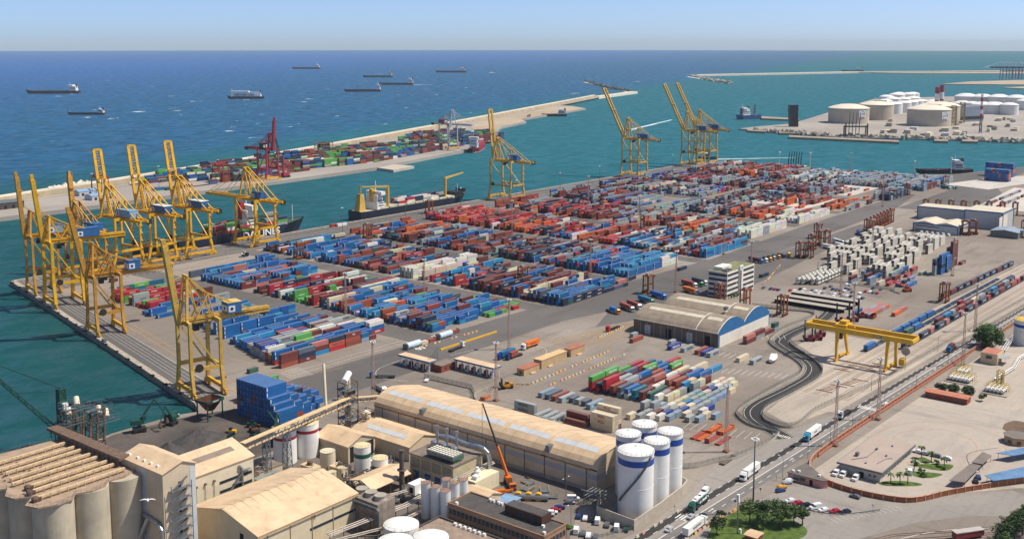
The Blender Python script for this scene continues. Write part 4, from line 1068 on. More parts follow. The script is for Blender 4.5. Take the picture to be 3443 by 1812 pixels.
for (u, v, rz, lab) in [(689, 722, 0, 'between the long quay and the first blue rows'), (833, 779, 0, 'parked on the quay by the feeder ship'), (587, 698, 0, 'standing over the blue rows of the second block'), (628, 492, 0, 'lifted over the maroon rows beside the blue wall'), (864, 503, 0, 'over the light blue rows behind the blue wall'),
      (890, 548, 0, 'standing in the empty slots of the fifth block'), (661, 403, 0, 'alone on the paving before the vaulted warehouse'), (667, 349, .05, 'peeking over the vaulted roof beside the office tower'), (664, 328, .05, 'between the office tower and the walled slip road'), (662, 300, .05, 'nearest the parking shelters'),
      (852, 372, 0, 'leftmost of the cluster by the parked lorries'), (858, 366, .1, 'with a dark container under it, second of the lorry cluster'), (893, 379, 0, 'third of the lorry cluster'), (915, 381, 0, 'fourth of the lorry cluster'), (921, 377, .2, 'fifth of the lorry cluster'), (950, 398, 0, 'last and farthest of the lorry cluster'),
      (768, 228, 0, 'alone at the train end of the rail yard'), (1394, 419, 0, 'on the dark asphalt before the far blue stacks'), (1378, 637, 0, 'on the pale slab near the loading arms'), (1290, 432, 0, 'at the end of the far grey rows'), (1262, 452, 0, 'over the far grey rows')]:
 SP.at(u, v, 0, rz, 'orange straddle carrier %s' % lab, sg)
for k in range(9): SP.at(1172 + k * 5.2 - (k % 2), 372 - k * 11.5, 0, .1, 'orange straddle carrier in the parked line behind the blue-trimmed workshop, %s from the left' % ordn(k), sg)
for k in range(8): SP.at(1005 + k * 11.0, 372 + .8 * k, 0, .05, 'orange straddle carrier in the file left of the small workshop, %s from the front' % ordn(k), sg)
for k in range(6): SP.at(1075 + k * 14, 247 + (k % 2) * 9 - k * 2, 0, .2, 'orange straddle carrier in the park right of the tall workshop, %s from the front' % ordn(k), sg)
for k in range(2): SP.at(1052 + k * 8, 296 - k * 4, 0, 1.6, 'orange straddle carrier %s between the two workshops' % ['nearer the door', 'nearer the tall hall'][k], sg)
# ------------------------------------------------------------------ rail gantry
GY_ = M('gantry_yellow', '#d9a92a', .5, .12, .3, dirt='#8a6420', dirt_amt=.3)
def gantry():
 T = thing('rail_gantry_crane', 'yellow rail gantry crane with blue letters spanning the freight tracks', 'gantry crane', 590, 216, 0, 0)
 A = [(584, 231), (601, 231), (582, 202), (595, 201)]; H = 17
 for i, (u, v) in enumerate(A):
  b = MB(590, 216); tu = 589.5 + (5 if i in (1, 3) else -5); b.bar((u, v, 1), (tu, v, H), 1.1, 1.3, 1.8, 1.8); b.build('leg', GY_, T)
  b = MB(590, 216); b.box(u - 2, u + 2, v - .6, v + .6, .2, 1.5); b.build('bogie', BOG, T)
 for v in (231, 201.5): b = MB(590, 216); b.bar((583, v, 2.2), (598, v, 2.2), .9, 1.2); b.build('sill_beam', GY_, T)
 gl = None
 for u in (584.5, 594.5): b = MB(590, 216); b.bar((u, 250, H + 1.2), (u, 189, H + 1.2), 1.5, 2.8); x = b.build('main_girder', GY_, T); gl = gl or x
 for v in (250, 189): b = MB(590, 216); b.bar((584.5, v, H + 1.2), (594.5, v, H + 1.2), 1.0, 1.8); b.build('end_tie', GY_, T)
 b = MB(590, 216); b.box(585, 594, 226, 233, H + 2.8, H + 4.2); b.box(587, 592, 227, 231, H + 4.2, H + 6); b.box(586.5, 588, 222, 226, H + 3, H + 4.6); b.build('trolley', GY_, T)
 b = MB(590, 216); b.box(594, 597, 196, 199, 1.2, 5); b.build('power_cabinet', M('cabinet_yellow', '#d9ac1a', .5, .1), T)
 b = MB(590, 216); b.tube((597.3, 196.5, 9), (597.8, 196.5, 9), 2.5, 20); b.build('cable_reel', M('reel_grey', '#9a9c9a', .6, .15), T)
 b = MB(590, 216); b.box(588, 590.5, 230, 233, H - 5, H - 2); b.build('operator_cab', DK, T)
 b = MB(590, 216)
 for k in range(10): b.pipe([(593, 224 - k * 3 - j * .5, H + .2 - 1.6 * (1 - (j / 3 - 1) ** 2)) for j in range(7)], .1, 4)
 b.build('festoon_loops', CBL, T)
 lettering('TCB', 2.2, M('lettering_blue', '#2f74a8', .6, .05), gl, (584.5 - 590 - .77, 208 - 216, H + 1.2), (pi / 2, 0, -pi / 2), 1.4)
gantry()
# red rubber-tyred gantries across the basin
def rtg(label, u, v):
 T = thing('yard_gantry', label, 'gantry crane', u, v, 1.5, 0, 'red yard gantries across the basin')
 for x in (-5, 5):
  for y in (-11, 11): b = MB(); b.bar((x, y, .8), (x * .8, y, 20), .9); b.build('leg', CRED, T)
 for y in (-11, 11): b = MB(); b.bar((-6, y, 1), (6, y, 1), 1.0, 1.2); b.build('sill_beam', CRED, T)
 b = MB(); 
 for x in (-4, 4): b.bar((x, -12, 20.6), (x, 12, 20.6), 1.0, 1.8)
 b.box(-4, 4, 3, 8, 21.4, 23.4); b.build('main_girder', CRED, T)
rtg('red yard gantry nearer the blue-roofed sheds across the basin', 690, 1175); rtg('red yard gantry beside the red quay crane across the basin', 850, 1160)
def mobile_harbour():
 T = thing('mobile_harbour_crane', 'red mobile harbour crane with dark lattice boom across the basin', 'crane', 930, 1130, 1.5)
 b = MB(); b.box(-7, 7, -3, 3, 1, 2.6)
 for x in range(-6, 7, 2): b.tube((x, -3.2, .9), (x, 3.2, .9), .9, 8)
 b.build('undercarriage', DK, T)
 b = MB(); b.box(-4, 6, -3, 3, 2.8, 6.5); b.build('engine_house', CRED, T)
 b = MB(); b.bar((-2, 0, 6), (-2, 0, 29), 2.4, 2.4, 1.4, 1.4); b.build('tower', CRED, T)
 b = MB(); b.lattice((-3, 0, 16), (-14, 4, 62), 2.2, 1.0, 14, .2); b.bar((-2, 0, 29), (-14, 4, 62), .15); b.build('lattice_boom', DK, T)
mobile_harbour()
# reach stackers, forklift
def stacker(label, u, v, rz, m, mast=True, name='container_forklift', cat='forklift', ht=13, group=None):
 T = thing(name, label, cat, u, v, 0, rz, group)
 b = MB(); b.box(-3, 2.2, -1.4, 1.4, .9, 2.2); b.box(-3.4, -1.6, -1.4, 1.4, 1.1, 2.8); b.build('chassis', m, T)
 b = MB(); b.box(-.9, .7, -.8, .8, 2.2, 3.9); c = b.build('cab', m, T); b = MB(); b.box(-.85, .74, -.84, .84, 2.7, 3.6); b.build('cab_window', GLS, c)
 for x in (-2.3, 2):
  for y in (-1.45, 1.45): b = MB(); b.tube((x, y - .3, .8), (x, y + .3, .8), .8, 12); b.build('wheel', TYRE, T)
 b = MB()
 if mast:
  for y in (-.7, .7): b.bar((2.8, y, .4), (2.8, y, ht), .4, .5); 
  for z in range(2, int(ht), 2): b.bar((2.8, -.7, z), (2.8, .7, z), .25)
  b.box(3.0, 3.5, -2.4, 2.4, 1.2, 3.2); b.build('mast', DK, T)
 else:
  b.bar((-2.6, 0, 3), (5.5, 0, 6.5), .9, 1.1); b.box(4.4, 6.4, -6, 6, 5.6, 6.1); b.build('boom', m, T)
DR = M('stacker_crimson', '#7d2230', .5, .15, .5)
for k, (u, v, rz) in enumerate([(614, 260, 2.2), (619, 257.5, 2.2), (629, 259.5, 2.0), (676, 257, 2.3), (689, 256, 2.4), (668, 262, 2.2)]):
 stacker('crimson container forklift with tall dark mast, %s' % ['left of the gantry', 'second left of the gantry', 'third left of the gantry', 'by the flat pink containers', 'nearest the flat pink containers', 'behind the gantry girder'][k], u, v, rz, DR, ht=13, group='crimson container forklifts by the rail yard')
stacker('orange reach stacker with level boom beside the blue containers', 783, 259, 2.5, M('stacker_orange', '#b5532a', .5, .2), False, 'reach_stacker', 'reach stacker')
stacker('yellow-orange forklift truck in the depot beside the line of concrete blocks', 428.7, 346.5, 2.6, M('forklift_amber', '#c58a2a', .5, .2, .6, dirt='#5a3d18'), True, 'forklift_truck', 'forklift', 5.5)
# ================================================================== the factory in the foreground
TAN = M('tan_sheet_roof', '#d0b592', .6, .12, .12, dirt='#94714f', dirt_amt=.45, streak=.12); TANW = M('tan_sheet_wall', '#c9b79b', .65, .08, .15, streak=.22)
CREAM = M('cream_panel', '#d3c7ac', .6, .08, .2, streak=.25); PALEB = M('translucent_sheet', '#bfc2c2', .5, .08, .3); CONCR = M('silo_concrete', '#b3a892', .85, .14, .15, streak=.35)
CONC2 = M('grey_concrete', '#a49b8d', .85, .15, .3, streak=.4); ROOFG = M('dusty_grey_roof', '#7d6f64', .85, .2, .3, dirt='#4d423b'); BITU = M('bitumen_roof', '#4d4946', .85, .18, .4, dirt='#857a70')
STEEL = M('stainless_steel', '#a9adb0', .35, .1, .4, metal=.7); RSTL = M('rusty_steelwork', '#5d4a3c', .8, .3, .6, dirt='#2e2621'); GALV = RK; WHT = M('white_tank_paint', '#e4e2dc', .45, .05, .2, streak=.12)
BLUS = M('blue_band', '#1e4a9a', .45, .06, .3); REDB = M('red_band', '#9a2130', .5, .08, .3); GRNB = M('green_band', '#235e3f', .5, .08, .3); BLUD = M('blue_door', '#1f4a8f', .5, .1, .5)
GLASS = M('window_glass', '#2b3136', .15, .15, .5, spec=.6); BRK = M('red_brick', '#8d4630', .85, .16, 1.2, dirt='#5b2d20'); BRN = M('brown_cladding', '#4a322a', .7, .12, .4); DARKI = M('dark_interior', '#1b1917', .9, .1)
CRMT = M('cream_tank_top', '#d9c79c', .6, .1, .3)
def rectwin(b, face, a0, a1, z0, z1, pos, t=.06):
 """window pane lying just outside a wall; face is 'u-', 'u+', 'v-', 'v+'"""
 if face[0] == 'u': s = -1 if face[1] == '-' else 1; b.box(min(pos, pos + s * t), max(pos, pos + s * t), a0, a1, z0, z1)
 else: s = -1 if face[1] == '-' else 1; b.box(a0, a1, min(pos, pos + s * t), max(pos, pos + s * t), z0, z1)
def opening(T, o, face, a0, a1, z0, z1, pos, mat=None, name='window'):
 b = MB(*o); rectwin(b, face, a0, a1, z0, z1, pos); w_ = b.build(name, mat or GLASS, T)
 if name == 'window':
  b = MB(*o); fr = .12
  for q in ((a0 - fr, a1 + fr, z0 - fr, z0), (a0 - fr, a1 + fr, z1, z1 + fr), (a0 - fr, a0, z0, z1), (a1, a1 + fr, z0, z1)): rectwin(b, face, *q, pos, .09)
  b.build('window_frame', GALV, w_)
 return w_
def hall(name, label, u0, u1, v0, v1, eave, ridge, axis='u', wall=TANW, roof=TAN, rpos=.5, over=.5, cat='building', ends=True):
 """gabled shed; axis = direction of the ridge"""
 o = (u0, v0, 0); T = thing(name, label, cat, u0, v0)
 b = MB(*o)
 if axis == 'u':
  m = v0 + (v1 - v0) * rpos
  pr_ = [(v0, 0), (v1, 0), (v1, eave), (m, ridge), (v0, eave)]; P = lambda s, q: (s, q[0], q[1]); A, B = u0, u1
 else:
  m = u0 + (u1 - u0) * rpos
  pr_ = [(u0, 0), (u1, 0), (u1, eave), (m, ridge), (u0, eave)]; P = lambda s, q: (q[0], s, q[1]); A, B = v0, v1
 pts = [P(A, q) for q in pr_] + [P(B, q) for q in pr_]
 f = [(0, 1, 2, 3, 4), (9, 8, 7, 6, 5), (0, 5, 6, 1), (1, 6, 7, 2), (4, 9, 5, 0)]
 if axis == 'v': f = [tuple(reversed(x)) for x in f]
 b.q(pts, f); b.build('wall', wall, T)
 b = MB(*o); lo, hi = (v0, v1) if axis == 'u' else (u0, u1); e = .28
 def rp(s, c, z): return (s, c, z) if axis == 'u' else (c, s, z)
 sl = (ridge - eave) / max(.1, (m - lo)); sl2 = (ridge - eave) / max(.1, (hi - m))
 prof = [(lo - over, eave - sl * over), (m, ridge), (hi + over, eave - sl2 * over)]
 for (c0, z0_), (c1, z1_) in zip(prof, prof[1:]):
  pts = []
  for s in (A - over, B + over):
   for c, z in ((c0, z0_), (c1, z1_)): pts += [rp(s, c, z + .06), rp(s, c, z + .06 + e)]
  b.q(pts, [(1, 3, 7, 5), (0, 4, 6, 2), (0, 1, 5, 4), (2, 6, 7, 3), (0, 2, 3, 1), (4, 5, 7, 6)] if axis == 'u' else [(1, 5, 7, 3), (0, 2, 6, 4), (0, 4, 5, 1), (2, 3, 7, 6), (0, 1, 3, 2), (4, 6, 7, 5)])
 r_ = b.build('roof', roof, T)
 return T, o, r_, prof
# --- the long round-shouldered warehouse
T = thing('long_warehouse', 'very long tan warehouse with rounded roof, pale skylight strips and blue-grey wall band', 'warehouse', 347, 234)
PR = [(347, 0), (347, 9.6), (347.6, 11), (349.4, 12.9), (352, 14.4), (355.5, 15.5), (359.5, 15.8), (366, 14.6), (378, 11.6), (378, 0)]
o = (347, 234, 0); b = MB(*o); n = len(PR)
b.q([(p[0], 234, p[1]) for p in PR] + [(p[0], 361, p[1]) for p in PR], [tuple(range(n - 1, -1, -1)), tuple(range(n, 2 * n)), (0, 1, n + 1, n), (n - 2, n - 1, 2 * n - 1, 2 * n - 2)][0:4] and [tuple(range(n)), tuple(range(2 * n - 1, n - 1, -1)), (0, n, n + 1, 1), (n - 2, 2 * n - 2, 2 * n - 1, n - 1)])
b.build('wall', TANW, T)
b = MB(*o); rp_ = PR[1:-1]
for (a, c) in zip(rp_, rp_[1:]):
 b.q([(a[0], 233.6, a[1] + .12), (c[0], 233.6, c[1] + .12), (c[0], 361.4, c[1] + .12), (a[0], 361.4, a[1] + .12)], [(0, 3, 2, 1)][0:1] and [(0, 1, 2, 3)])
rf = b.build('roof', ribbed('tan_roof_ribs', '#d0b592', 'y', 1.1, .05, rough=.6, var=.12, scale=.1, dirt='#94714f', dirt_amt=.4, streak=.1), T); smooth_angle(rf, 40)
b = MB(*o)
for i in range(5): 
 v0, v1 = 238 + i * 24.5, 238 + i * 24.5 + 21.5
 z = lambda u: 14.4 + (u - 352) * (1.1 / 3.5) + .2
 b.q([(352.3, v0, z(352.3)), (355.3, v0, z(355.3)), (355.3, v1, z(355.3)), (352.3, v1, z(352.3))], [(0, 1, 2, 3)])
b.build('skylight', PALEB, rf)
b = MB(*o); b.box(346.9, 347, 234, 361, 5.4, 7.6); b.box(347, 360, 233.92, 234, 5.4, 7.6); b.build('wall_band', M('band_bluegrey', '#a3a5a6', .6, .08), T)
b = MB(*o); b.box(346.55, 347, 234, 361, 9.25, 9.6)
for k in range(12): b.bar((346.85, 239 + k * 10.6, 0), (346.85, 239 + k * 10.6, 9.3), .22)
b.build('gutter', RSTL, T)
b = MB(*o)
for k in range(21):
 for p_, q_ in zip(rp_, rp_[1:]): b.bar((p_[0], 237 + k * 6, p_[1] + .16), (q_[0], 237 + k * 6, q_[1] + .16), .16, .1)
b.build('roof_seams', M('seam_tan', '#b39670', .7, .1, .3), rf)
b = MB(*o); b.box(346.85, 347, 234, 361, 0, 1.6); b.build('plinth', CONC2, T)
for v in (258, 330): b = MB(*o); b.box(347.2, 350.2, v, v + 2, 11.4, 14); b.build('roof_vent', GALV, rf)
b = MB(*o)
for i in range(25): b.bar((377.2, 236 + i * 5, 11.7), (377.2, 236 + i * 5, 12.9), .08)
b.bar((377.2, 236, 12.8), (377.2, 359, 12.8), .06); b.build('roof_railing', GALV, rf)
T, o, _, _ = hall('loading_porch', 'small tan porch with open end at the far-left corner of the long warehouse', 356, 374, 361.6, 370, 7, 9.5, 'v'); opening(T, o, 'v+', 358, 372, 0, 6, 370, DARKI, 'doorway'); opening(T, o, 'u-', 362.5, 368.5, 0, 6, 356, DARKI, 'doorway')
# --- five white silos with blue bands and their bund
def silo(u, v, r, h, lab, band=(.82, .92), stair=False):
 T = thing('storage_silo', lab, 'silo', u, v, 0, 0, 'white silos with a blue band'); o = (u, v, 0)
 b = MB(*o); b.lathe(u, v, [(r, 0), (r, h * .45), (r + .05, h * .452), (r + .05, h * .46), (r, h * .462), (r, h * band[0])], 40); smooth_angle(b.build('shell', WHT, T), 30)
 b = MB(*o); b.lathe(u, v, [(r + .02, h * band[0]), (r + .02, h * band[1])], 40); smooth_angle(b.build('blue_band', BLUS, T), 30)
 b = MB(*o); b.lathe(u, v, [(r, h * band[1]), (r, h), (r + .25, h), (r + .25, h + .25)], 40); smooth_angle(b.build('rim', WHT, T), 30)
 b = MB(*o); b.lathe(u, v, [(r + .1, h + .2), (r * .8, h + .2 + r * .09), (r * .5, h + .2 + r * .16), (r * .2, h + .2 + r * .19), (.4, h + .2 + r * .2)], 40); rf = b.build('domed_roof', WHT, T, True)
 b = MB(*o); b.pipe([(u + .5 * cos(t), v, h + r * .2 + .4 + .6 * sin(t)) for t in (pi, 2.2, 1.2, .4, -.3)], .16, 8); b.build('gooseneck_vent', WHT, rf)
 b = MB(*o)
 for k in range(22):
  t = 2 * pi * k / 22; b.bar((u + (r + .15) * cos(t), v + (r + .15) * sin(t), h + .2), (u + (r + .15) * cos(t), v + (r + .15) * sin(t), h + 1.2), .07)
  t2 = 2 * pi * (k + 1) / 22
  for z in (.7, 1.2): b.bar((u + (r + .15) * cos(t), v + (r + .15) * sin(t), h + z), (u + (r + .15) * cos(t2), v + (r + .15) * sin(t2), h + z), .05)
 b.build('railing', GALV, T)
 if stair:
  b = MB(*o)
  for k in range(40):
   t0 = 2.75 + k * .047; z0 = 6 + k * .46; q = (r + .5)
   b.box(u + q * cos(t0) - .45, u + q * cos(t0) + .45, v + q * sin(t0) - .45, v + q * sin(t0) + .45, z0, z0 + .12)
   if k % 2 == 0: b.bar((u + (q + .4) * cos(t0), v + (q + .4) * sin(t0), z0), (u + (q + .4) * cos(t0), v + (q + .4) * sin(t0), z0 + 1.1), .06)
   t1 = t0 + .047; b.bar((u + (q + .4) * cos(t0), v + (q + .4) * sin(t0), z0 + 1.1), (u + (q + .4) * cos(t1), v + (q + .4) * sin(t1), z0 + 1.56), .06)
  b.build('spiral_stair', GALV, T)
silo(342.6, 213, 6.9, 24.6, 'widest white silo with blue band and spiral stair, in front of four thinner ones', stair=True)
silo(355.6, 211.5, 5.0, 25, 'thin white silo with blue band, just right of the widest one'); silo(367, 212.2, 5.0, 25.4, 'thin white silo with blue band, rightmost of the five')
silo(355.2, 224.5, 5.0, 25, 'thin white silo with blue band, left behind the widest one'); silo(367.5, 224.6, 5.0, 25.4, 'thin white silo with blue band, farthest back of the five')
b = MB(330, 204); BP = [(342, 229), (329.5, 222), (328, 204.3), (347, 204.6), (366, 206), (373, 207.5), (375.5, 212)]; b.wall(BP, .5, 0, 4.2)
tag(b.build('bund_wall', M('bund_concrete', '#b0a595', .85, .1, .4, streak=.3)), 'pale concrete wall curving round the foot of the white silos', 'wall')
b = MB(338, 228)
for i in range(4):
 for j in range(2): b.bar((336 + i * 1.8, 226.5 + j * 6, 0), (336 + i * 1.8, 226.5 + j * 6, 5), .25)
for z in (2.2, 3.6, 5): 
 for j in range(5): b.tube((335.5, 226 + j * 1.5, z), (342, 226 + j * 1.5, z), .18, 6)
b.pipe([(336, 234, 5.4), (336, 226, 5.4), (336, 225.6, 1)], .3, 8); tag(b.build('pipe_manifold', M('manifold_grey', '#77797a', .5, .2, .6), ), 'grey pipe manifold frame between the white silos and the long warehouse', 'pipework')
# --- grain silo battery at the lower left
SI = thing('silo_battery', 'concrete grain silos joined in rows under one dusty flat roof, lower left', 'silo', 180, 340)
o = (180, 340, 0); ZT = 33
cyl_ = [(164 + i * 8.7, 327 + j * 8.7) for i in range(4) for j in range(6)]
k = 0
for i in range(3):
 for j in range(4):
  u, v = 170.5 + i * 12.6 - j * 1.2, 328.5 + j * 13.2
  b = MB(*o); b.lathe(u, v, [(6.5, -1), (6.5, ZT - .5)], 40); smooth_angle(b.build('silo_cylinder', CONCR, SI), 30)
rim = [(163, 324), (168.5, 321.5), (174, 322), (176.5, 325), (181, 322.5), (186, 323), (189, 326), (194.5, 325), (200, 327), (203, 333), (201, 376), (166, 380), (158, 376), (160.5, 349), (164.5, 346.5), (161, 341), (162, 336.5), (166.5, 334), (161.5, 329)]
b = MB(*o); b.prism(rim, ZT - .5, ZT, True); b.build('roof_slab', M('dusty_roof', '#a08973', .9, .16, .25, dirt='#6a5546', dirt_amt=.6), SI)
b = MB(*o)
for p, q in zip(rim, rim[1:] + rim[:1]):
 n = max(1, int(hypot(q[0] - p[0], q[1] - p[1]) / 1.6))
 for i in range(n): t = i / n; b.bar((p[0] + (q[0] - p[0]) * t, p[1] + (q[1] - p[1]) * t, ZT), (p[0] + (q[0] - p[0]) * t, p[1] + (q[1] - p[1]) * t, ZT + 1.1), .06)
 for z in (.6, 1.1): b.bar((*p, ZT + z), (*q, ZT + z), .05)
b.build('railing', GALV, SI)
CB = M('conveyor_cream', '#cdb38d', .7, .15, .5, dirt='#6a5340', dirt_amt=.5)
for i in range(8):                                       # belt housings along the roof, each a part
 v = 329 + i * 5.4 + (1 if i % 2 else 0); u0 = 166 + (i % 3) * 1.6
 b = MB(*o); b.box(u0, 197, v - .45, v + .45, ZT + .5, ZT + 1.5)
 for u in range(int(u0) + 1, 197, 3): b.box(u - .1, u + .1, v - .6, v + .6, ZT, ZT + 1.55)
 b.build('belt_housing', CB, SI)
 b = MB(*o); b.bar((u0, v - 1.2, ZT + 1), (198, v - 1.2, ZT + 1), .06)
 for u in range(int(u0), 198, 2): b.bar((u, v - 1.2, ZT), (u, v - 1.2, ZT + 1), .05)
 b.build('walkway_rail', RSTL, SI)
 if i < 3: b = MB(*o); b.lathe(u0 - 1.2, v, [(1.0, ZT), (1.2, ZT + 1.2), (.7, ZT + 1.8)], 8); b.box(u0 - 2, u0 + .5, v - .9, v - .3, ZT + .2, ZT + 1.4); b.build('drive_unit', RSTL, SI)
rr_ = random.Random(8)
for i in range(26):
 u, v = rr_.uniform(165, 196), rr_.uniform(326, 370); b = MB(*o); b.lathe(u, v, [(.5, ZT), (.5, ZT + .18), (.3, ZT + .2)], 10); b.build('hatch', RSTL, SI)
b = MB(198, 350); 
for dv in (0, 2.6, 5.4): b.box(197.5 + dv * .55, 199 + dv * .55, 333, 382, ZT + 2.4, ZT + 3.4)
for v in range(334, 382, 3):
 for u in (197.6, 202): b.bar((u, v, ZT), (u, v, ZT + 2.6), .3)
 b.box(197, 203, v - .2, v + .2, ZT + 2.0, ZT + 2.35)
tag(b.build('roof_conveyor', M('conveyor_brown', '#6e5a4a', .8, .25, .6, dirt='#2e2622')), 'brown belt conveyors crossing the silo roof to the tall tan tower', 'conveyor')
# --- tall tan process tower
T, o, _, _ = hall('process_tower', 'tall windowless tan tower with pale blue wall stripes and an outside stair', 200, 213, 311, 336, 35.5, 37.8, 'v', wall=TANW, rpos=.6)
b = MB(*o); b.box(199.93, 200, 321, 323.6, 4, 35); b.box(210.6, 212.9, 310.93, 311, 0, 35.2); b.build('wall_stripe', PALEB, T)
for (a0, a1, z0, z1) in ((206, 207, 28, 31), (206, 207, 20, 22.5), (206, 207, 12.5, 15), (206, 207, 5, 7.5)): opening(T, o, 'v-', a0, a1, z0, z1, 311, DARKI, 'door')
b = MB(*o); z = 0
while z < 29:
 b.box(202, 210, 309.2, 310.9, z, z + .12); b.bar((203, 310.1, z), (209, 310.1, z + 3.6), .9, .15); b.bar((202, 309.2, z + 1.1), (210, 309.2, z + 1.1), .08); b.bar((203, 309.4, z + 1), (209, 309.4, z + 4.6), .07); z += 3.6
for u in (202, 210): b.bar((u, 309.2, 0), (u, 309.2, 31), .22)
for k in range(8): b.bar((202, 309.2, k * 3.6), (210, 309.2, k * 3.6 + 3.6), .1)
b.build('outside_stair', GALV, T)
for pts, r in (([(195, 336, 1), (199.3, 325, 15)], .75), ([(195, 326, 2), (199.2, 319.5, 18)], .75), ([(199.2, 322, 18.6), (199.2, 313.4, 17.6), (199.2, 311.6, 15.6), (199.2, 311.4, 0)], .75), ([(194, 336, 0), (199, 321.7, 12)], .6)): b = MB(*o); b.pipe(pts, r, 10); b.build('duct', STEEL, T)
for v in (316, 320, 324, 328, 333): b = MB(*o); b.box(201.5, 202.3, v, v + .8, 36.2, 37.0); b.build('roof_lamp', WHT, T)
# --- process hall behind the tower
T, o, rf, pf = hall('process_hall', 'cream panelled hall with a dark skylight strip behind the tan tower', 222, 256, 335, 357, 19, 23, 'u', wall=CREAM, rpos=.62)
b = MB(*o); f = lambda v: 19 + (v - 335) * (4 / 13.64) + .4
b.q([(226, 341, f(341)), (252, 341, f(341)), (252, 344, f(344)), (226, 344, f(344))], [(0, 1, 2, 3)]); b.build('skylight', M('old_skylight', '#857568', .6, .15), rf)
for (a0, a1, z0, z1) in ((223, 228, 9.5, 11.5), (240, 255, 12.5, 13.5), (240, 255, 8.8, 9.8), (240, 255, 5, 6)): opening(T, o, 'v-', a0, a1, z0, z1, 335)
b = MB(*o); b.pipe([(250, 334.3, 2), (250, 334.3, 16), (249, 334.4, 17), (249, 335, 17)], .5, 10); b.build('duct', STEEL, T)
b = MB(*o); 
for k in range(3): b.bar((238 + k * 4, 334.2, 3 + k * 4), (243 + k * 4, 334.2, 7 + k * 4), .9, .15); b.box(242 + k * 4, 246 + k * 4, 333.6, 334.9, 6.9 + k * 4, 7.0 + k * 4); b.bar((238 + k * 4, 333.7, 4 + k * 4), (243 + k * 4, 333.7, 8 + k * 4), .06)
b.build('outside_stair', GALV, T)
for u in (229, 233, 237): b = MB(*o); b.box(u, u + .7, 334.2, 335, 14.6, 15.2); b.bar((u + .3, 334.7, 2), (u + .3, 334.7, 14.6), .12); b.build('vent_pipe', RSTL, T)
# --- big tan hall in front
T, o, rf, _ = hall('front_hall', 'large plain tan gabled hall with one dark window slit, bottom of the picture', 221, 267, 288, 326, 12.5, 17, 'u', wall=M('front_wall_cream', '#d3c4a3', .6, .07, .2, streak=.2))
b = MB(*o); b.box(220.5, 267.5, 287.2, 287.5, 11.9, 12.2)
for k in range(5): b.bar((225 + k * 10, 287.85, 0), (225 + k * 10, 287.85, 12), .18)
for k in range(12): b.bar((221 + k * 4, 287.5, 12.45), (221 + k * 4, 307, 17.4), .14, .1); b.bar((221 + k * 4, 307, 17.4), (221 + k * 4, 326.5, 12.45), .14, .1)
b.build('gutter', M('seam_tan', '#b39670', .7, .1, .3), T)
opening(T, o, 'v-', 244, 266, 6.2, 7.0, 288); opening(T, o, 'u-', 296, 298, 8, 11, 221, DARKI, 'louvre'); opening(T, o, 'u-', 292, 300, 4.5, 5.3, 221)
b = MB(*o); b.bar((246, 287.6, 9.6), (246, 287.6, 12.6), .14); b.bar((245.5, 287.6, 11), (246.5, 287.6, 11), .1); b.box(266.6, 267.6, 287.2, 288, 6.6, 7.6); b.build('wall_lamp', DK, T)
# --- vertical tanks
def tank(name, lab, u, v, r, h, bands=(), body=WHT, top=None, dome=.12, group=None, rail=True, n=32):
 T = thing(name, lab, 'tank', u, v, 0, 0, group); o = (u, v, 0)
 cuts = [0] + [x for bnd in bands for x in bnd[:2]] + [1]
 for i in range(len(cuts) - 1):
  if cuts[i + 1] - cuts[i] < 1e-4: continue
  bd = i % 2 == 1; b = MB(*o); e = .02 if bd else 0; b.lathe(u, v, [(r + e, h * cuts[i]), (r + e, h * cuts[i + 1])], n)
  smooth_angle(b.build('band' if bd else 'shell', bands[i // 2][2] if bd else body, T), 30)
 b = MB(*o); b.lathe(u, v, [(r + .12, h), (r * .75, h + r * dome * .6), (r * .4, h + r * dome * .9), (.2, h + r * dome)], n); b.build('tank_roof', top or body, T, True)
 if rail:
  b = MB(*o); m = 16
  for k in range(m):
   t, t2 = 2 * pi * k / m, 2 * pi * (k + 1) / m
   b.bar((u + r * cos(t), v + r * sin(t), h), (u + r * cos(t), v + r * sin(t), h + 1.05), .06); b.bar((u + r * cos(t), v + r * sin(t), h + 1.05), (u + r * cos(t2), v + r * sin(t2), h + 1.05), .05)
  b.build('railing', GALV, T)
 return T
tank('banded_tank', 'white tank with a dark red band, left of the pair under the conveyor', 291, 358.5, 5.0, 14.5, [(.74, .83, REDB)], top=CRMT); tank('banded_tank', 'white tank with a dark red band, right of the pair under the conveyor', 302, 357, 5.2, 15, [(.74, .83, REDB)], top=CRMT)
tank('banded_tank', 'taller cream tank with a green band beside the open shed', 302.5, 322.5, 3.6, 12.5, [(.62, .76, GRNB)], top=CRMT); tank('banded_tank', 'shorter cream tank with a green band beside the open shed', 303, 312.5, 3.3, 9.5, [(.5, .68, GRNB)], top=CRMT)
tank('storage_tank', 'cream open-topped tank in front of the small tan hall', 297, 338, 3.3, 8, body=CREAM, top=RSTL, dome=-.1)
for k, (u, v, r, h) in enumerate([(288, 335, 1.8, 4.5), (289.5, 327, 1.8, 4), (293.5, 326, 1.7, 4.8)]): tank('process_vat', 'small cream round vat, %s of three' % ['left', 'front', 'right'][k], u, v, r, h, body=CREAM, top=CRMT, n=20)
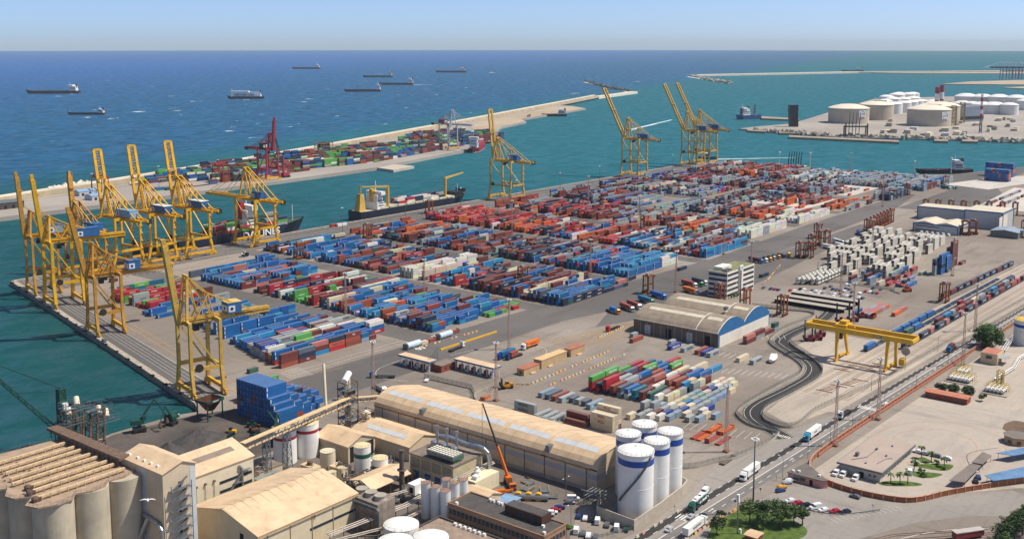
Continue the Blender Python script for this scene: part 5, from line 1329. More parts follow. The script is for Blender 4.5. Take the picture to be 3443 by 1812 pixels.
for k, (u, v, r, h) in enumerate([(288.2, 272.5, 1.95, 14), (288.8, 268, 1.95, 13.4), (289.4, 263.6, 1.95, 12.8), (294, 263.2, 1.95, 14.5), (295.6, 268.5, 1.95, 14), (299.2, 263.4, 1.95, 14)]):
 tank('slim_silo', 'slim white silo by the brown office, %s of the cluster of six' % ['front left', 'front middle', 'front right', 'tall right', 'back left', 'back right'][k], u, v, r, h, body=M('slim_silo_white', '#d7d6d2', .5, .06, .3, streak=.15), top=M('silo_cap_brown', '#9a7a66', .7, .2), n=24, group='slim white silos')
for k, (u, v) in enumerate([(268, 266), (267, 250.5), (257, 258)]): tank('domed_tank', 'low wide white domed tank at the bottom edge, %s of three' % ['back left', 'back right', 'front'][k], u, v, 6.4, 6.5, dome=.2, n=40, group='low white domed tanks')
# --- halls in the middle
T, o, _, _ = hall('open_hall', 'small tan hall with dark open end facing the green-banded tanks', 306, 322, 335, 356, 7.5, 10.5, 'v'); opening(T, o, 'v-', 307, 321, 0, 7, 335, DARKI, 'doorway')
b = MB(*o)
for z in range(1, 7): b.box(305.9, 306, 335.3, 355.7, z, z + .08)
b.build('wall_rail', RSTL, T)
T, o, rf, _ = hall('skylit_hall', 'low tan hall with one pale skylight strip beside the long warehouse', 324, 342, 316, 352, 6.5, 9.5, 'v'); f = lambda u: 6.5 + (u - 324) * (3 / 9) + .45
b = MB(*o); b.q([(327, 322, f(327)), (329.6, 322, f(329.6)), (329.6, 346, f(329.6)), (327, 346, f(327))], [(0, 1, 2, 3)]); b.build('skylight', PALEB, rf)
T = thing('open_shed', 'tan roofed open shed beside the dark chimney', 'shed', 284, 297); o = (284, 297, 0)
b = MB(*o); b.q([(284, 297.5, 5.4), (306, 297.5, 5.4), (306, 304, 8), (284, 304, 8), (306, 311, 6.2), (284, 311, 6.2)], [(0, 1, 2, 3), (3, 2, 4, 5)]); b.q([(284, 297.5, 5.2), (306, 297.5, 5.2), (306, 304, 7.8), (284, 304, 7.8), (306, 311, 6), (284, 311, 6)], [(3, 2, 1, 0), (5, 4, 2, 3)]); b.build('roof', TAN, T)
for u in (285, 295, 305):
 for v in (298.5, 310): b = MB(*o); b.bar((u, v, 0), (u, v, 5.4), .3); b.build('post', RSTL, T)
b = MB(299.5, 296.5); b.lathe(299.5, 296.5, [(1.15, 0), (1.1, 9), (1.9, 9.1), (1.9, 9.4), (1.0, 9.5), (.95, 17), (1.1, 17), (1.1, 17.6)], 20); smooth_angle(b.o and b.build('chimney_stack', M('sooty_steel', '#5d524b', .7, .2, .4, streak=.3)), 40)
tag(D.objects['chimney_stack'], 'dark slender chimney stack with a collar, standing among the pipes', 'chimney')
# --- concrete cooling tower with three fans
T = thing('cooling_tower', 'grimy concrete cooling tower with three round fans on top', 'cooling tower', 266, 277); o = (266, 277, 0)
b = MB(*o); b.box(266, 275, 276, 291, 0, 11.5); b.box(265.6, 266, 276, 291, 8, 9.2); b.build('casing', M('grimy_concrete', '#8a7d70', .9, .2, .4, dirt='#3a322c', dirt_amt=.6, streak=.6), T)
for v in (279, 284, 289): 
 b = MB(*o); b.lathe(270.5, v, [(2.4, 11.5), (2.1, 12.4), (2.3, 13.3)], 24); rg = b.build('fan_ring', CONC2, T)
 b = MB(*o); b.lathe(270.5, v, [(2.0, 13.0), (.2, 12.99)], 24); b.build('fan_well', DARKI, rg)
 b = MB(*o)
 for a in range(4): t = a * pi / 2 + .4; b.bar((270.5, v, 13.15), (270.5 + 1.9 * cos(t), v + 1.9 * sin(t), 13.15), .5, .06)
 b.build('fan_blade', GALV, rg)
b = MB(*o); b.pipe([(265.2, 291, 10.4), (265.2, 276, 10.4), (265.4, 275, 9.4), (265.4, 275, 1)], .45, 10); b.build('header_pipe', GALV, T)
# --- power house with rooftop fans and silver duct
T = thing('power_house', 'flat-roofed power house with roof fan array, silver duct and blue doors', 'building', 311, 279); o = (311, 279, 0)
b = MB(*o); b.box(311, 329, 279, 303, 0, 11); b.build('wall', M('power_wall', '#b5aa8a', .7, .1, .3, streak=.3), T)
b = MB(*o); b.box(310.6, 329.4, 278.6, 303.4, 11, 11.5); b.build('roof', ROOFG, T)
for v in (281, 286, 291.5, 298): opening(T, o, 'u-', v, v + 3.2, 0, 4.6, 311, BLUD, 'door')
for k in range(4): b = MB(*o); b.box(310.9, 311, 280 + k * 5.8, 285 + k * 5.8, 6, 10.2); b.build('louvre_panel', M('louvre_grey', '#8b8270', .7, .1), T)
b = MB(*o); b.box(312, 318.5, 280, 294.5, 12.8, 14.4)
for u in (312.5, 318): 
 for v in (280.5, 287, 294): b.bar((u, v, 11.5), (u, v, 12.8), .25)
ca = b.build('cooler_array', GALV, T)
for i in range(4):
 for j in range(9): b = MB(*o); b.lathe(312.9 + i * 1.6, 281 + j * 1.6, [(.62, 14.4), (.62, 14.75), (.3, 14.78)], 10); b.build('fan', M('fan_cream', '#d9d2bd', .6, .06), ca)
b = MB(*o)
for j in range(8): b.tube((312.4 + j * .8, 279.6, 12.3), (312.4 + j * .8, 279.6, 14), .14, 6)
b.build('green_pipe', M('pipe_green', '#1f8a55', .5, .1), ca)
for k, v in enumerate((300, 294.5, 289)): 
 b = MB(*o); b.lathe(324.5, v, [(.55, 11.5), (.55, 19), (.75, 19), (.75, 20)], 14); b.build('exhaust_stack', STEEL, T)
 b = MB(*o); b.lathe(321.5, v - 1, [(1.5, 11.5), (1.5, 14), (1.2, 14.5)], 18); b.build('filter_drum', STEEL, T)
b = MB(*o); b.pipe(list(map(lambda p: (*p,), [(326, 302, 14.5), (327, 296, 15), (327, 290, 14.6), (327, 284, 14.2), (327.4, 280, 14.6), (328, 277.5, 14.2), (328.6, 275.6, 12.4), (329, 275, 9.6), (329, 275, 4)])), .95, 14); smooth_angle(b.build('silver_duct', STEEL, T), 50)
b = MB(*o); b.box(314, 329, 270, 278.6, 0, 6); b.build('annex', M('annex_wall', '#d8cfae', .7, .08, .3, streak=.3), T)
b = MB(*o); b.lathe(320, 274, [(1.3, 6), (1.3, 8.2), (.7, 8.8), (.7, 9.6)], 16); b.box(316, 318.4, 271, 273.5, 6, 7.4); b.build('annex_plant', WHT, T)
# --- brown office with bitumen roof
T = thing('brown_office', 'long brown office with strip windows, dark flat roof and a roof house', 'office building', 288, 216); o = (288, 216, 0)
b = MB(*o); b.box(288, 301, 216, 261, -6, 8.6); b.build('wall', M('office_brown', '#9c7a5f', .75, .08, .3), T)
b = MB(*o); b.box(288.4, 300.6, 216.4, 260.6, 8.6, 8.75); b.build('roof', BITU, T)
b = MB(*o); 
for q in ((287.8, 301.2, 215.8, 216.4), (287.8, 301.2, 260.6, 261.2), (287.8, 288.4, 216.4, 260.6), (300.6, 301.2, 216.4, 260.6)): b.box(*q, 8.6, 9.2)
b.build('parapet', M('parapet_brown', '#8a6a52', .75, .1, .3), T)
for z in (5.2, 1.6, -2):
 for k in range(22): opening(T, o, 'u-', 217 + k * 2.0, 218.5 + k * 2.0, z, z + 1.9, 288)
 for k in range(6): opening(T, o, 'v-', 289 + k * 2.0, 290.4 + k * 2.0, z, z + 1.9, 216)
b = MB(*o); b.box(294.5, 300, 222, 239, 8.75, 12.2); ph = b.build('roof_house', BRN, T); b = MB(*o); b.box(294.8, 299.7, 222.3, 238.7, 12.2, 12.3); b.build('roof_house_roof', BITU, ph)
opening(T, o, 'u-', 231, 231.7, 9.8, 11.4, 294.5); opening(T, o, 'u-', 226, 226.9, 9, 11.8, 294.5)
for k, (u, v) in enumerate([(289.4, 258), (299.5, 250), (299.5, 248.5), (299.5, 246), (299.5, 244.5), (294, 221), (290, 217.5)]): b = MB(*o); b.box(u - .5, u + .5, v - .5, v + .5, 8.75, 9.7); b.build('air_conditioner', WHT, T)
T = thing('low_grey_block', 'low building with stained grey flat roof at the bottom edge below the brown office', 'building', 270, 232); o = (270, 232, 0)
b = MB(*o); b.box(271, 284, 226, 262, -4, 4.4); b.build('wall', CONC2, T)
b = MB(*o); b.box(271.3, 283.7, 226.3, 261.7, 4.4, 4.6); b.build('roof', M('stained_roof', '#8f7d6e', .85, .2, .3, dirt='#5e5148', dirt_amt=.5), T)
b = MB(*o); b.box(283.5, 284.1, 226, 262, 4.4, 5.2); b.box(271, 283.5, 261.4, 262, 4.4, 5.2); b.build('parapet', BITU, T)
for k in range(7): b = MB(*o); b.box(282, 283, 252 - k * 2.3, 253.2 - k * 2.3, 4.6, 5.5); b.build('air_conditioner', WHT, T)
for k, (u0, u1, v0, v1, h, m_) in enumerate([(264, 276, 334, 346, 4, M('green_grey_roof', '#7f857c', .85, .15, .3)), (286, 290, 335.5, 342.5, 4, TAN), (292.5, 298, 324.5, 332, 4, TAN), (268, 280, 347, 357, 5, ROOFG)]):
 T = thing('plant_building', ['grey-green low flat plant building behind the front hall', 'small tan plant building by the cream vats', 'small tan plant building before the green-banded tanks', 'brown low plant building at the foot of the conveyor'][k], 'building', u0, v0); o = (u0, v0, 0)
 b = MB(*o); b.box(u0, u1, v0, v1, 0, h); b.build('wall', TANW, T); b = MB(*o); b.box(u0 - .2, u1 + .2, v0 - .2, v1 + .2, h, h + .3); b.build('roof', m_, T); b = MB(*o); b.lathe((u0 + u1) / 2, (v0 + v1) / 2, [(1.2, h + .3), (1.2, h + 1.6), (.4, h + 2)], 10); b.build('roof_plant', RSTL, T)
T, o, _, _ = hall('tan_lean_to', 'small tan pitched shed behind the slim white silos', 303, 314, 257, 269, 5, 6.8, 'v', rpos=.55)
# --- pipe bridges
def pipes(name, lab, pts, n=3, gap=.7, r=.22, mat=None, posts=6.0):
 T = thing(name, lab, 'pipework', pts[0][0], pts[0][1]); o = (pts[0][0], pts[0][1], 0)
 for k in range(n): b = MB(*o); b.pipe([(p[0] + (k - n / 2) * gap * .3, p[1] + (k - n / 2) * gap, p[2] + (k % 2) * .3) for p in pts], r, 8); b.build('pipe', mat or M('pipe_lagging', '#b8ada0', .6, .15, .5, dirt='#6a5b4f'), T)
 for x, y, _h in walk([(p[0], p[1]) for p in pts], posts, 1):
  b = MB(*o); b.bar((x, y, 0), (x, y, pts[0][2] + .3), .25); b.bar((x, y - n * gap * .6, pts[0][2] - .3), (x, y + n * gap * .6, pts[0][2] - .3), .2); b.build('trestle', RSTL, T)
pipes('pipe_bridge', 'long pale pipe bridge running in front of the cooling tower', [(246, 281, 6), (281, 277, 6), (296, 277, 6.5), (334, 277.5, 6.5)], 4)
pipes('pipe_bridge', 'lower pale pipe run beside the front hall', [(242, 283, 3.2), (268, 273.5, 3.2), (285, 273, 3.4)], 3)
pipes('pipe_bridge', 'rusty pipe rack between the vats and the open shed', [(278, 318, 4), (300, 316, 4)], 5, .8, .2, RSTL)
pipes('pipe_bridge', 'pipe rack crossing behind the cooling tower', [(276, 306, 5), (286, 290, 5), (300, 286, 5)], 3)
jr = random.Random(3)
for k in range(110):
 u, v = jr.uniform(267, 316), jr.uniform(284, 336)
 if (283 < u < 307 and 296 < v < 312) or (u < 276 and v < 292) or (u < 269 and v < 327) or (u > 309 and v < 304): continue
 T = thing('plant_equipment', 'small grey and rusty pump or vessel among the factory pipework', 'machinery', u, v, 0, jr.uniform(0, 3), 'pumps and vessels among the factory pipework')
 b = MB(); s = jr.uniform(.8, 2.4); b.box(-s, s, -s * .6, s * .6, 0, .3); b.build('skid', RSTL, T)
 b = MB(); b.tube((-s * .8, 0, .3 + s * .5), (s * .8, 0, .3 + s * .5), s * .5, 10); b.tube((0, 0, .3 + s * .8), (0, 0, .8 + s * 1.8), s * .18, 8); b.build('vessel', jr.choice([GALV, CREAM, WHT, RSTL, STEEL]), T)
T = thing('white_plant_box', 'white enclosed plant unit with a square opening beside the chimney', 'machinery', 296, 285); o = (296, 285, 0)
b = MB(*o); b.box(294, 301, 284, 288, 3.5, 7.6); b.box(296, 303, 281, 284, 0, 4); b.build('casing', WHT, T); opening(T, o, 'u-', 285, 287, 4, 6.4, 294, DARKI, 'doorway')
# --- elevator tower and conveyors
def lattice_tower(name, lab, u, v, s, h, n, mat=RSTL):
 T = thing(name, lab, 'tower', u, v); b = MB(); b.lattice((0, 0, 0), (0, 0, h), s, s, n, .2); b.build('frame', mat, T)
 for k in range(2, n, 2): b = MB(); b.box(-s / 2 - .5, s / 2 + .5, -s / 2 - .5, s / 2 + .5, h * k / n, h * k / n + .15); b.build('platform', GALV, T)
 return T
T = lattice_tower('elevator_tower', 'rusty lattice elevator tower with a white drum on top, joining two conveyors', 333, 364, 6.5, 24, 7)
b = MB(); b.tube((-1, 0, 0), (-1, 0, 25), .9, 10); b.tube((.9, 0, 0), (.9, 0, 25), .6, 10); b.build('elevator_leg', CREAM, T)
b = MB(); b.tube((-3, -1, 25), (2.4, 1.6, 27.2), 1.5, 14); b.build('top_drum', WHT, T)
b = MB(); b.box(-1.5, 3, -2, 2, 18, 20.5); b.build('head_house', RSTL, T)
T = lattice_tower('hopper_tower', 'square steel frame holding a cream hopper tank beside the elevator tower', 333, 352, 5.5, 13, 4)
b = MB(); b.lathe(0, 0, [(.4, 3), (2.1, 6), (2.1, 12), (.6, 13)], 20); b.build('hopper', CREAM, T)
def conveyor(lab, a, c, wd=2.0, hh=1.8, trestle=()):
 T = thing('conveyor_bridge', lab, 'conveyor', a[0], a[1]); o = (a[0], a[1], 0); a, c = V(a), V(c); d = (c - a); L = d.length; d.normalize(); sd_ = V((-d.y, d.x, 0)).normalized()
 b = MB(*o); b.bar(a, c, wd, .3); b.build('deck', CB, T)
 b = MB(*o); b.bar(a + V((0, 0, hh)), c + V((0, 0, hh)), wd + .2, .35); b.build('cover', M('conveyor_roof', '#d3b68c', .65, .1, .4, dirt='#8a6b4c'), T)
 n = int(L / 2.2); b = MB(*o)
 for s in (-1, 1):
  for k in range(n):
   p = a + d * (L * k / n) + sd_ * s * wd / 2; q = a + d * (L * (k + 1) / n) + sd_ * s * wd / 2; b.bar(p, q + V((0, 0, hh)) if k % 2 else q, .12); b.bar(p, p + V((0, 0, hh)), .12)
   if k % 2 == 0: b.bar(p + V((0, 0, hh)), q, .12)
 b.build('truss', GALV, T)
 for t in trestle:
  p = a + d * (L * t); b = MB(*o); b.lattice((p.x, p.y, 0), (p.x, p.y, p.z - .2), 3, 2, 5, .18); b.build('trestle', GALV, T)
conveyor('tan covered conveyor bridge sloping up from the process hall to the elevator tower', (258, 344.5, 18.5), (331, 361, 14.8), 2.4, 2.8, (.2, .38))
conveyor('short tan conveyor bridge from the elevator tower to the long warehouse', (335, 363, 14), (356, 366, 9), 2.0, 2.0)
b = MB(346, 398); b.tube((346, 394, 0), (352, 402, 21), .7, 10); tag(b.build('inclined_spout', CREAM), 'tall slanting tan spout pipe standing by the blue container stack', 'pipe')
# --- quay-side bulk gear: ship loader, lattice crane, handlers, hopper, heaps
T = thing('ship_loader', 'rusty steel ship unloader with white drums and pipe cages at the silo end', 'ship loader', 213, 382)
b = MB(); b.lattice((-6, 0, 0), (-6, 0, 40), 6, 5, 9, .3); b.lattice((5, 2, 0), (5, 2, 38), 6, 5, 9, .3); b.build('frame', RSTL, T)
for z, u in ((36, -6), (41, -4), (38, 5), (33, 8)): 
 b = MB(); b.box(u - 4.2, u + .4, -1.2, 1.2, z, z + .15); [b.bar((u - 4.4, y, z), (u + 4.4, y, z), .18) for y in (-3.9, 0, 3.9)]
 for x in (-4.4, -1.5, 1.5, 4.4):
  b.bar((u + x, -3.9, z), (u + x, 3.9, z), .14); b.bar((u + x, -3.9, z + 2.4), (u + x, 3.9, z + 2.4), .1)
  for y in (-3.9, 3.9): b.bar((u + x, y, z), (u + x, y, z + 2.4), .1)
 for y in (-3.9, 3.9): b.bar((u - 4.4, y, z + 2.4), (u + 4.4, y, z + 2.4), .1); b.bar((u - 4.4, y, z + 1.2), (u + 4.4, y, z + 1.2), .08)
 b.build('platform_cage', GALV, T)
for x, y, z in ((-7, 0, 39), (-3, 1, 42), (6, 1, 36), (9, 1, 34)): b = MB(); b.tube((x, y - 1.2, z), (x + 1, y + 1.2, z + 2.2), 1.1, 12); b.build('drum', CREAM, T)
for k in range(5): b = MB(); b.tube((-6 + k * 3, -3, 26), (-3 + k * 3, 1, 38), .5, 8); b.build('spout', RSTL, T)
GRN = M('handler_green', '#1d4a40', .5, .2, .5, dirt='#141a18'); 
T = thing('harbour_crane', 'dark green lattice-boom harbour crane with white cab rising left of the silos', 'crane', *G(160, 1106))
b = MB(); b.lattice((0, 0, 0), (0, 0, 24), 3.4, 2.8, 8, .3); b.box(-1.5, 1.5, -1.4, 1.4, 12, 24); b.build('tower', GRN, T)
b = MB(); b.lattice((-1.5, 1, 4), (-31, 19, 44), 1.8, 1.0, 24, .16); b.build('lattice_boom', GRN, T)
b = MB(); b.bar((0, 0, 24), (-31, 19, 44), .12); b.bar((.5, .5, 24), (-31, 19.3, 44), .12); b.bar((0, 0, 23), (-15, 9, 24), .1); b.build('hoist_rope', CBL, T)
b = MB(); b.box(-.8, 1.4, -3.4, -1.5, 15, 17.8); b.build('cab', WHT, T); b = MB(); b.box(-3, 4, -3, 3, 3, 8); b.build('engine_house', GRN, T)
def handler(lab, u, v, rz, s=1.0):
 T = thing('material_handler', lab, 'excavator', u, v, 0, rz, 'dark green material handlers on the coal quay')
 b = MB(); b.box(-2.4 * s, 2.4 * s, -1.8 * s, 1.8 * s, .8, 1.4 * s + .4)
 for x in (-1.8, 1.8):
  for y in (-1.7, 1.7): b.tube((x * s, y * s - .3, .7), (x * s, y * s + .3, .7), .7, 10)
 b.build('undercarriage', DK, T)
 b = MB(); b.box(-3.2 * s, 1.6 * s, -1.4 * s, 1.4 * s, 3.2 * s, 5 * s); b.bar((0, 0, 1), (0, 0, 3.4 * s), 1.6); b.build('upper_body', GRN, T)
 b = MB(); b.box(1.0 * s, 2.4 * s, -1.3 * s, -.2 * s, 4.6 * s, 6.4 * s); c = b.build('cab', GRN, T); b = MB(); b.box(2.4 * s, 2.46 * s, -1.2 * s, -.3 * s, 5 * s, 6.2 * s); b.build('cab_window', GLS, c)
 b = MB(); b.bar((.5 * s, .3, 4.6 * s), (6 * s, .3, 12 * s), .8 * s, .9 * s, .5 * s, .5 * s); b.bar((6 * s, .3, 12 * s), (10.5 * s, .3, 4.5 * s), .5 * s, .55 * s, .3, .3); b.build('boom', GRN, T)
 b = MB(); b.lathe(10.5 * s, .3, [(.3, 1.4), (1.0, 2.2), (.7, 3.4), (.25, 4.4)], 8); b.build('grab', RSTL, T)
handler('dark green grab handler with raised boom at the water edge', 272, 440, -.4, 1.2); handler('dark green grab handler with boom reaching right, behind the coal heaps', 287, 436, -2.8, .9)
handler('dark green grab handler beside the tight blue stack, boom towards the camera', 308, 382, 2.0, 1.0); handler('dark green grab handler nearest the banded tanks', 300, 377, .6, 1.1)
T = thing('bulk_hopper', 'dark green bulk hopper on legs with a rusty open top beside the quay', 'hopper', 304, 430, 0, .1)
b = MB(); b.q([(-5, -4, 9.5), (5, -4, 9.5), (5, 4, 9.5), (-5, 4, 9.5), (-1.5, -1.5, 4), (1.5, -1.5, 4), (1.5, 1.5, 4), (-1.5, 1.5, 4)], [(0, 4, 5, 1), (1, 5, 6, 2), (2, 6, 7, 3), (3, 7, 4, 0), (0, 1, 5, 4), (1, 2, 6, 5), (2, 3, 7, 6), (3, 0, 4, 7)]); b.build('funnel', M('hopper_rust', '#7a4535', .8, .2, .4), T)
b = MB(); 
for s in (-1, 1): b.bar((-5.2, s * 4.2, 9.2), (5.2, s * 4.2, 9.2), .3, 1.3); b.bar((s * 5.2, -4.2, 9.2), (s * 5.2, 4.2, 9.2), .3, 1.3)
b.build('rim', GRN, T)
for x in (-4.6, 4.6):
 for y in (-3.6, 3.6): b = MB(); b.bar((x, y, 0), (x, y, 9), .5); b.build('leg', GRN, T)
lettering('TERCAT', 1.0, TW, T, (0, -4.37, 9.2))
T = thing('loader_cabin', 'dark green steel cabin with white stripe on the coal quay', 'cabin', 290, 441, 0, .2); b = MB(); b.box(-3.5, 3.5, -1.6, 1.6, 1, 4); b.build('body', GRN, T); b = MB(); b.box(-3.5, 3.5, -1.66, -1.6, 2.4, 2.9); b.build('stripe', WHT, T)
COALM = M('coal_heap', '#4a4644', .95, .25, .4, dirt='#2b2827', dirt_amt=.5, bump=.5); SCRM = M('scrap_heap', '#8a7d74', .8, .6, 1.6, dirt='#3c322d', dirt_amt=.8, bump=.6)
def heap(name, lab, u, v, rx, ry, h, mat, seed, rough=.25):
 rq = random.Random(seed); b = MB(u, v); nr, na = 9, 30; pts = [(u, v, h)]; f = []
 for i in range(1, nr + 1):
  q = i / nr
  for a in range(na):
   t = 2 * pi * a / na; w_ = 1 + .16 * sin(2 * t + seed) + .09 * sin(5 * t + seed * 2); z = h * (1 - q) ** 1.15 * (1 + rq.uniform(-rough, rough) * (q < .95)); pts.append((u + rx * q * w_ * cos(t), v + ry * q * w_ * sin(t), z if i < nr else -.02))
 for a in range(na): f.append((0, 1 + a, 1 + (a + 1) % na))
 for i in range(nr - 1):
  for a in range(na): f.append((1 + i * na + a, 1 + (i + 1) * na + a, 1 + (i + 1) * na + (a + 1) % na, 1 + i * na + (a + 1) % na))
 b.q(pts, f); tag(b.build(name, mat, smooth=rough < .3), lab, 'heap')
heap('coal_heap', 'dark grey coal heap, larger one behind on the right', 282, 408, 13, 11, 6.5, COALM, 2, .08); heap('coal_heap', 'dark grey coal heap, smaller and nearer one', 265, 406, 9, 8, 5.2, COALM, 5, .08)
heap('scrap_heap', 'heap of mixed scrap metal beside the process tower', 238, 384, 8, 6, 5, SCRM, 4, .6); heap('scrap_heap', 'tangle of blue-grey scrap poles by the gate fence', 423, 351, 6, 4, 1.5, SCRM, 7, .6); heap('scrap_heap', 'white rubble heap beside the parked cars by the brown office', 309, 236, 4, 3, 1.6, M('rubble_white', '#b9b1a6', .9, .3, 1.2, bump=.4), 9, .5)
for k in range(7):
 T = thing('wheel_loader', 'dusty %s loader parked behind the coal heaps' % ['ochre', 'green', 'yellow', 'green', 'orange', 'green', 'ochre'][k], 'loader', 288 + k * 4.2, 392 + (k % 3) * 6, 0, k * 1.1, 'loaders parked behind the coal heaps')
 m_ = [CY2, GRN, CY, GRN, SO, GRN, CY2][k]; b = MB(); b.box(-2.6, 1.4, -1.1, 1.1, .9, 2.1); b.build('body', m_, T); b = MB(); b.box(-.8, .6, -.8, .8, 2.1, 3.3); b.build('cab', GLS, T)
 for x in (-1.7, 1.3):
  for y in (-1.2, 1.2): b = MB(); b.tube((x, y - .25, .75), (x, y + .25, .75), .75, 10); b.build('wheel', TYRE, T)
 b = MB(); b.bar((1, 0, 1.6), (3, 0, .8), .4); b.box(2.8, 3.8, -1.3, 1.3, .2, 1.2); b.build('bucket', RSTL, T)
# --- yard between the warehouse and the office: mobile crane and parts
T = thing('truck_crane', 'orange truck crane with long dark telescopic boom raised over the factory yard', 'crane', 331, 266, 0, -2.2); MO = M('crane_truck_orange', '#c9661c', .5, .15, .5)
b = MB(); b.box(-5, 5.5, -1.3, 1.3, .9, 1.7); b.build('chassis', DK, T); b = MB(); b.box(3.6, 5.6, -1.3, 1.3, 1.2, 3.0); b.build('cab', MO, T); b = MB(); b.box(5.6, 5.65, -1.1, 1.1, 2, 2.8); b.build('windscreen', GLS, T)
for x in (-4, -2.6, 1.5, 4.4):
 for y in (-1.2, 1.2): b = MB(); b.tube((x, y - .25, .6), (x, y + .25, .6), .6, 10); b.build('wheel', TYRE, T)
b = MB(); b.box(-4.5, -.5, -1.2, 1.2, 1.7, 3.4); b.build('superstructure', MO, T)
b = MB(); b.bar((-3, 0, 3), (-6.5, -3.5, 15), .9, 1.0); b.build('boom_base', MO, T); b = MB(); b.bar((-6.5, -3.5, 15), (-11.5, -8.5, 32), .6, .7, .4, .4); b.build('boom_extension', DK, T)
b = MB(); b.bar((-11.5, -8.5, 32), (-11.5, -8.5, 14), .07); b.bar((-11.9, -8.7, 32), (-11.9, -8.7, 14), .07); b.box(-11.9, -11.4, -8.8, -8.3, 13, 14); b.build('hoist_rope', DK, T)
T = thing('outrigger_crane_body', 'orange and yellow crane counterweight frame lying on the factory yard', 'machinery', 322, 264, 0, -.5); b = MB(); b.bar((-6, 0, 1), (6, 0, 1), .8); b.box(-2, 2, -1, 1, .2, 2); b.build('frame', MO, T)
T = thing('blue_roof_cabin', 'low site cabin with a flat blue steel roof in the factory yard', 'cabin', 316, 255, 0, .1); b = MB(); b.box(-4, 4, -3.4, 3.4, 0, 2.4); b.build('wall', CONC2, T); b = MB(); b.box(-4.4, 4.4, -3.8, 3.8, 2.4, 2.6); b.build('roof', ribbed('blue_sheet', '#7f9fbd', 'x', .9, .1), T)
T = thing('pressure_vessel', 'silver vessel with yellow braces lying on the factory yard', 'vessel', 326, 250, 0, -1.0); b = MB(); b.tube((-7, 0, 1.6), (6, 0, 1.6), 1.3, 16); smooth_angle(b.build('shell', STEEL, T), 40); b = MB()
for x in (-6, -2, 2): b.lathe(x, 0, [(.3, 0), (.3, .4)], 4); b.tube((x, -.9, 1.6), (x, .9, 1.6), 1.7, 16)
b.build('brace', CY, T)
for k, (u, v) in enumerate([(333, 258), (336, 252), (338, 262), (333, 246), (314, 247)]):
 T = thing('steel_platform', 'grey steel platform part with yellow edging lying on the yard', 'machinery', u, v, 0, k * .7, 'steel parts lying in the factory yard'); b = MB(); b.box(-2.5, 2.5, -1.8, 1.8, .3, .6); b.build('deck', GALV, T); b = MB()
 for s in (-1, 1): b.bar((-2.5, s * 1.8, 1.4), (2.5, s * 1.8, 1.4), .1); b.bar((s * 2.5, s * 1.8, .3), (s * 2.5, s * 1.8, 1.4), .1)
 b.build('edge_rail', CY, T)
for k, (u, v) in enumerate([(306, 254), (309, 250)]): T = thing('site_cabin', 'white site cabin behind the brown office, %s' % ['left one', 'right one'][k], 'cabin', u, v); b = MB(); b.box(-3, 3, -1.3, 1.3, 0, 2.6); b.build('wall', CREAM, T); b = MB(); b.box(-3.1, 3.1, -1.4, 1.4, 2.6, 2.75); b.build('roof', WHT, T)
# --- gull gliding past
T = D.objects.new('seagull', None); COL.objects.link(T); tag(T, 'white gull gliding with spread wings in front of the tan tower', 'bird')
px_, py_, dist = 497, 1680, 105; x = (px_ - 1721.5) / FPX; y = (631 - py_) / FPX; L = math.sqrt(1 + x * x + y * y); k = dist / L
T.location = (x * k, (_cp + y * _sp) * k, CAM_H + (-_sp + y * _cp) * k); T.rotation_euler = (.15, .1, .35)
b = MB(); b.lathe(0, 0, [(.01, -.28), (.06, -.15), (.075, 0), (.06, .14), (.04, .2), (.045, .25), (.01, .31)], 10)
b.vs = [(p[1], p[2], p[0]) for p in b.vs]; b.build('body', WHT, T, True)
for s in (-1, 1):
 b = MB(); W_ = [(.05, .09, -.07, .03), (.25, .10, -.06, .09), (.45, .06, -.06, .08), (.68, -.05, -.09, .03)]
 pts = []
 for (a, f_, r_, z) in W_: pts += [(s * a, f_, z), (s * a, r_, z), (s * a, f_ - .02, z + .015), (s * a, r_ + .02, z + .01)]
 fc = []
 for i in range(3): j = i * 4; fc += [(j, j + 4, j + 5, j + 1), (j + 2, j + 3, j + 7, j + 6), (j, j + 2, j + 6, j + 4), (j + 1, j + 5, j + 7, j + 3)]
 b.q(pts, fc); b.build('wing', M('gull_grey', '#d9dcdd', .6, .05), T)
b = MB(); b.bar((0, .3, 0), (0, .37, -.01), .025, .02, .01, .01); b.build('beak', CY, T)
# ================================================================== buildings, rail yard, customs area, trees on the right
WHW = M('white_render', '#dcd6c9', .75, .06, .2, streak=.15); VROOF = M('vault_roof', '#8f8170', .85, .16, .2, dirt='#5a4d41', dirt_amt=.5); VWALL = M('vault_wall', '#6f6256', .85, .15, .25, streak=.4); BLUT = M('blue_trim', '#2a6898', .5, .08, .3); GREYW = M('grey_wall_panel', '#b7b8b6', .6, .06, .3)
# --- twin-vault warehouse
T = thing('vaulted_warehouse', 'brown warehouse with two barrel-vaulted roofs and a white and blue gable wall', 'warehouse', 566, 296); o = (566, 296, 0)
U0, U1, V0, V1, EV, AP = 566, 634, 296, 355, 8.5, 15
def arc(ua, ub): return [(ua + (ub - ua) * k / 16, EV + (AP - EV) * sin(pi * k / 16) ** .8) for k in range(17)]
prof = arc(U0, 600) + arc(600, U1)[1:]
b = MB(*o); b.box(U0, U1, V0, V1, 0, EV); n = len(prof)
b.q([(p[0], V1, p[1]) for p in prof], [tuple(range(n - 1, -1, -1))]); b.build('wall', VWALL, T)
b = MB(*o)
for p, q in zip(prof, prof[1:]): b.q([(p[0], V0 + .3, p[1] + .1), (q[0], V0 + .3, q[1] + .1), (q[0], V1 + .3, q[1] + .1), (p[0], V1 + .3, p[1] + .1)], [(0, 1, 2, 3)])
rf = b.build('roof', VROOF, T); smooth_angle(rf, 40)
b = MB(*o)
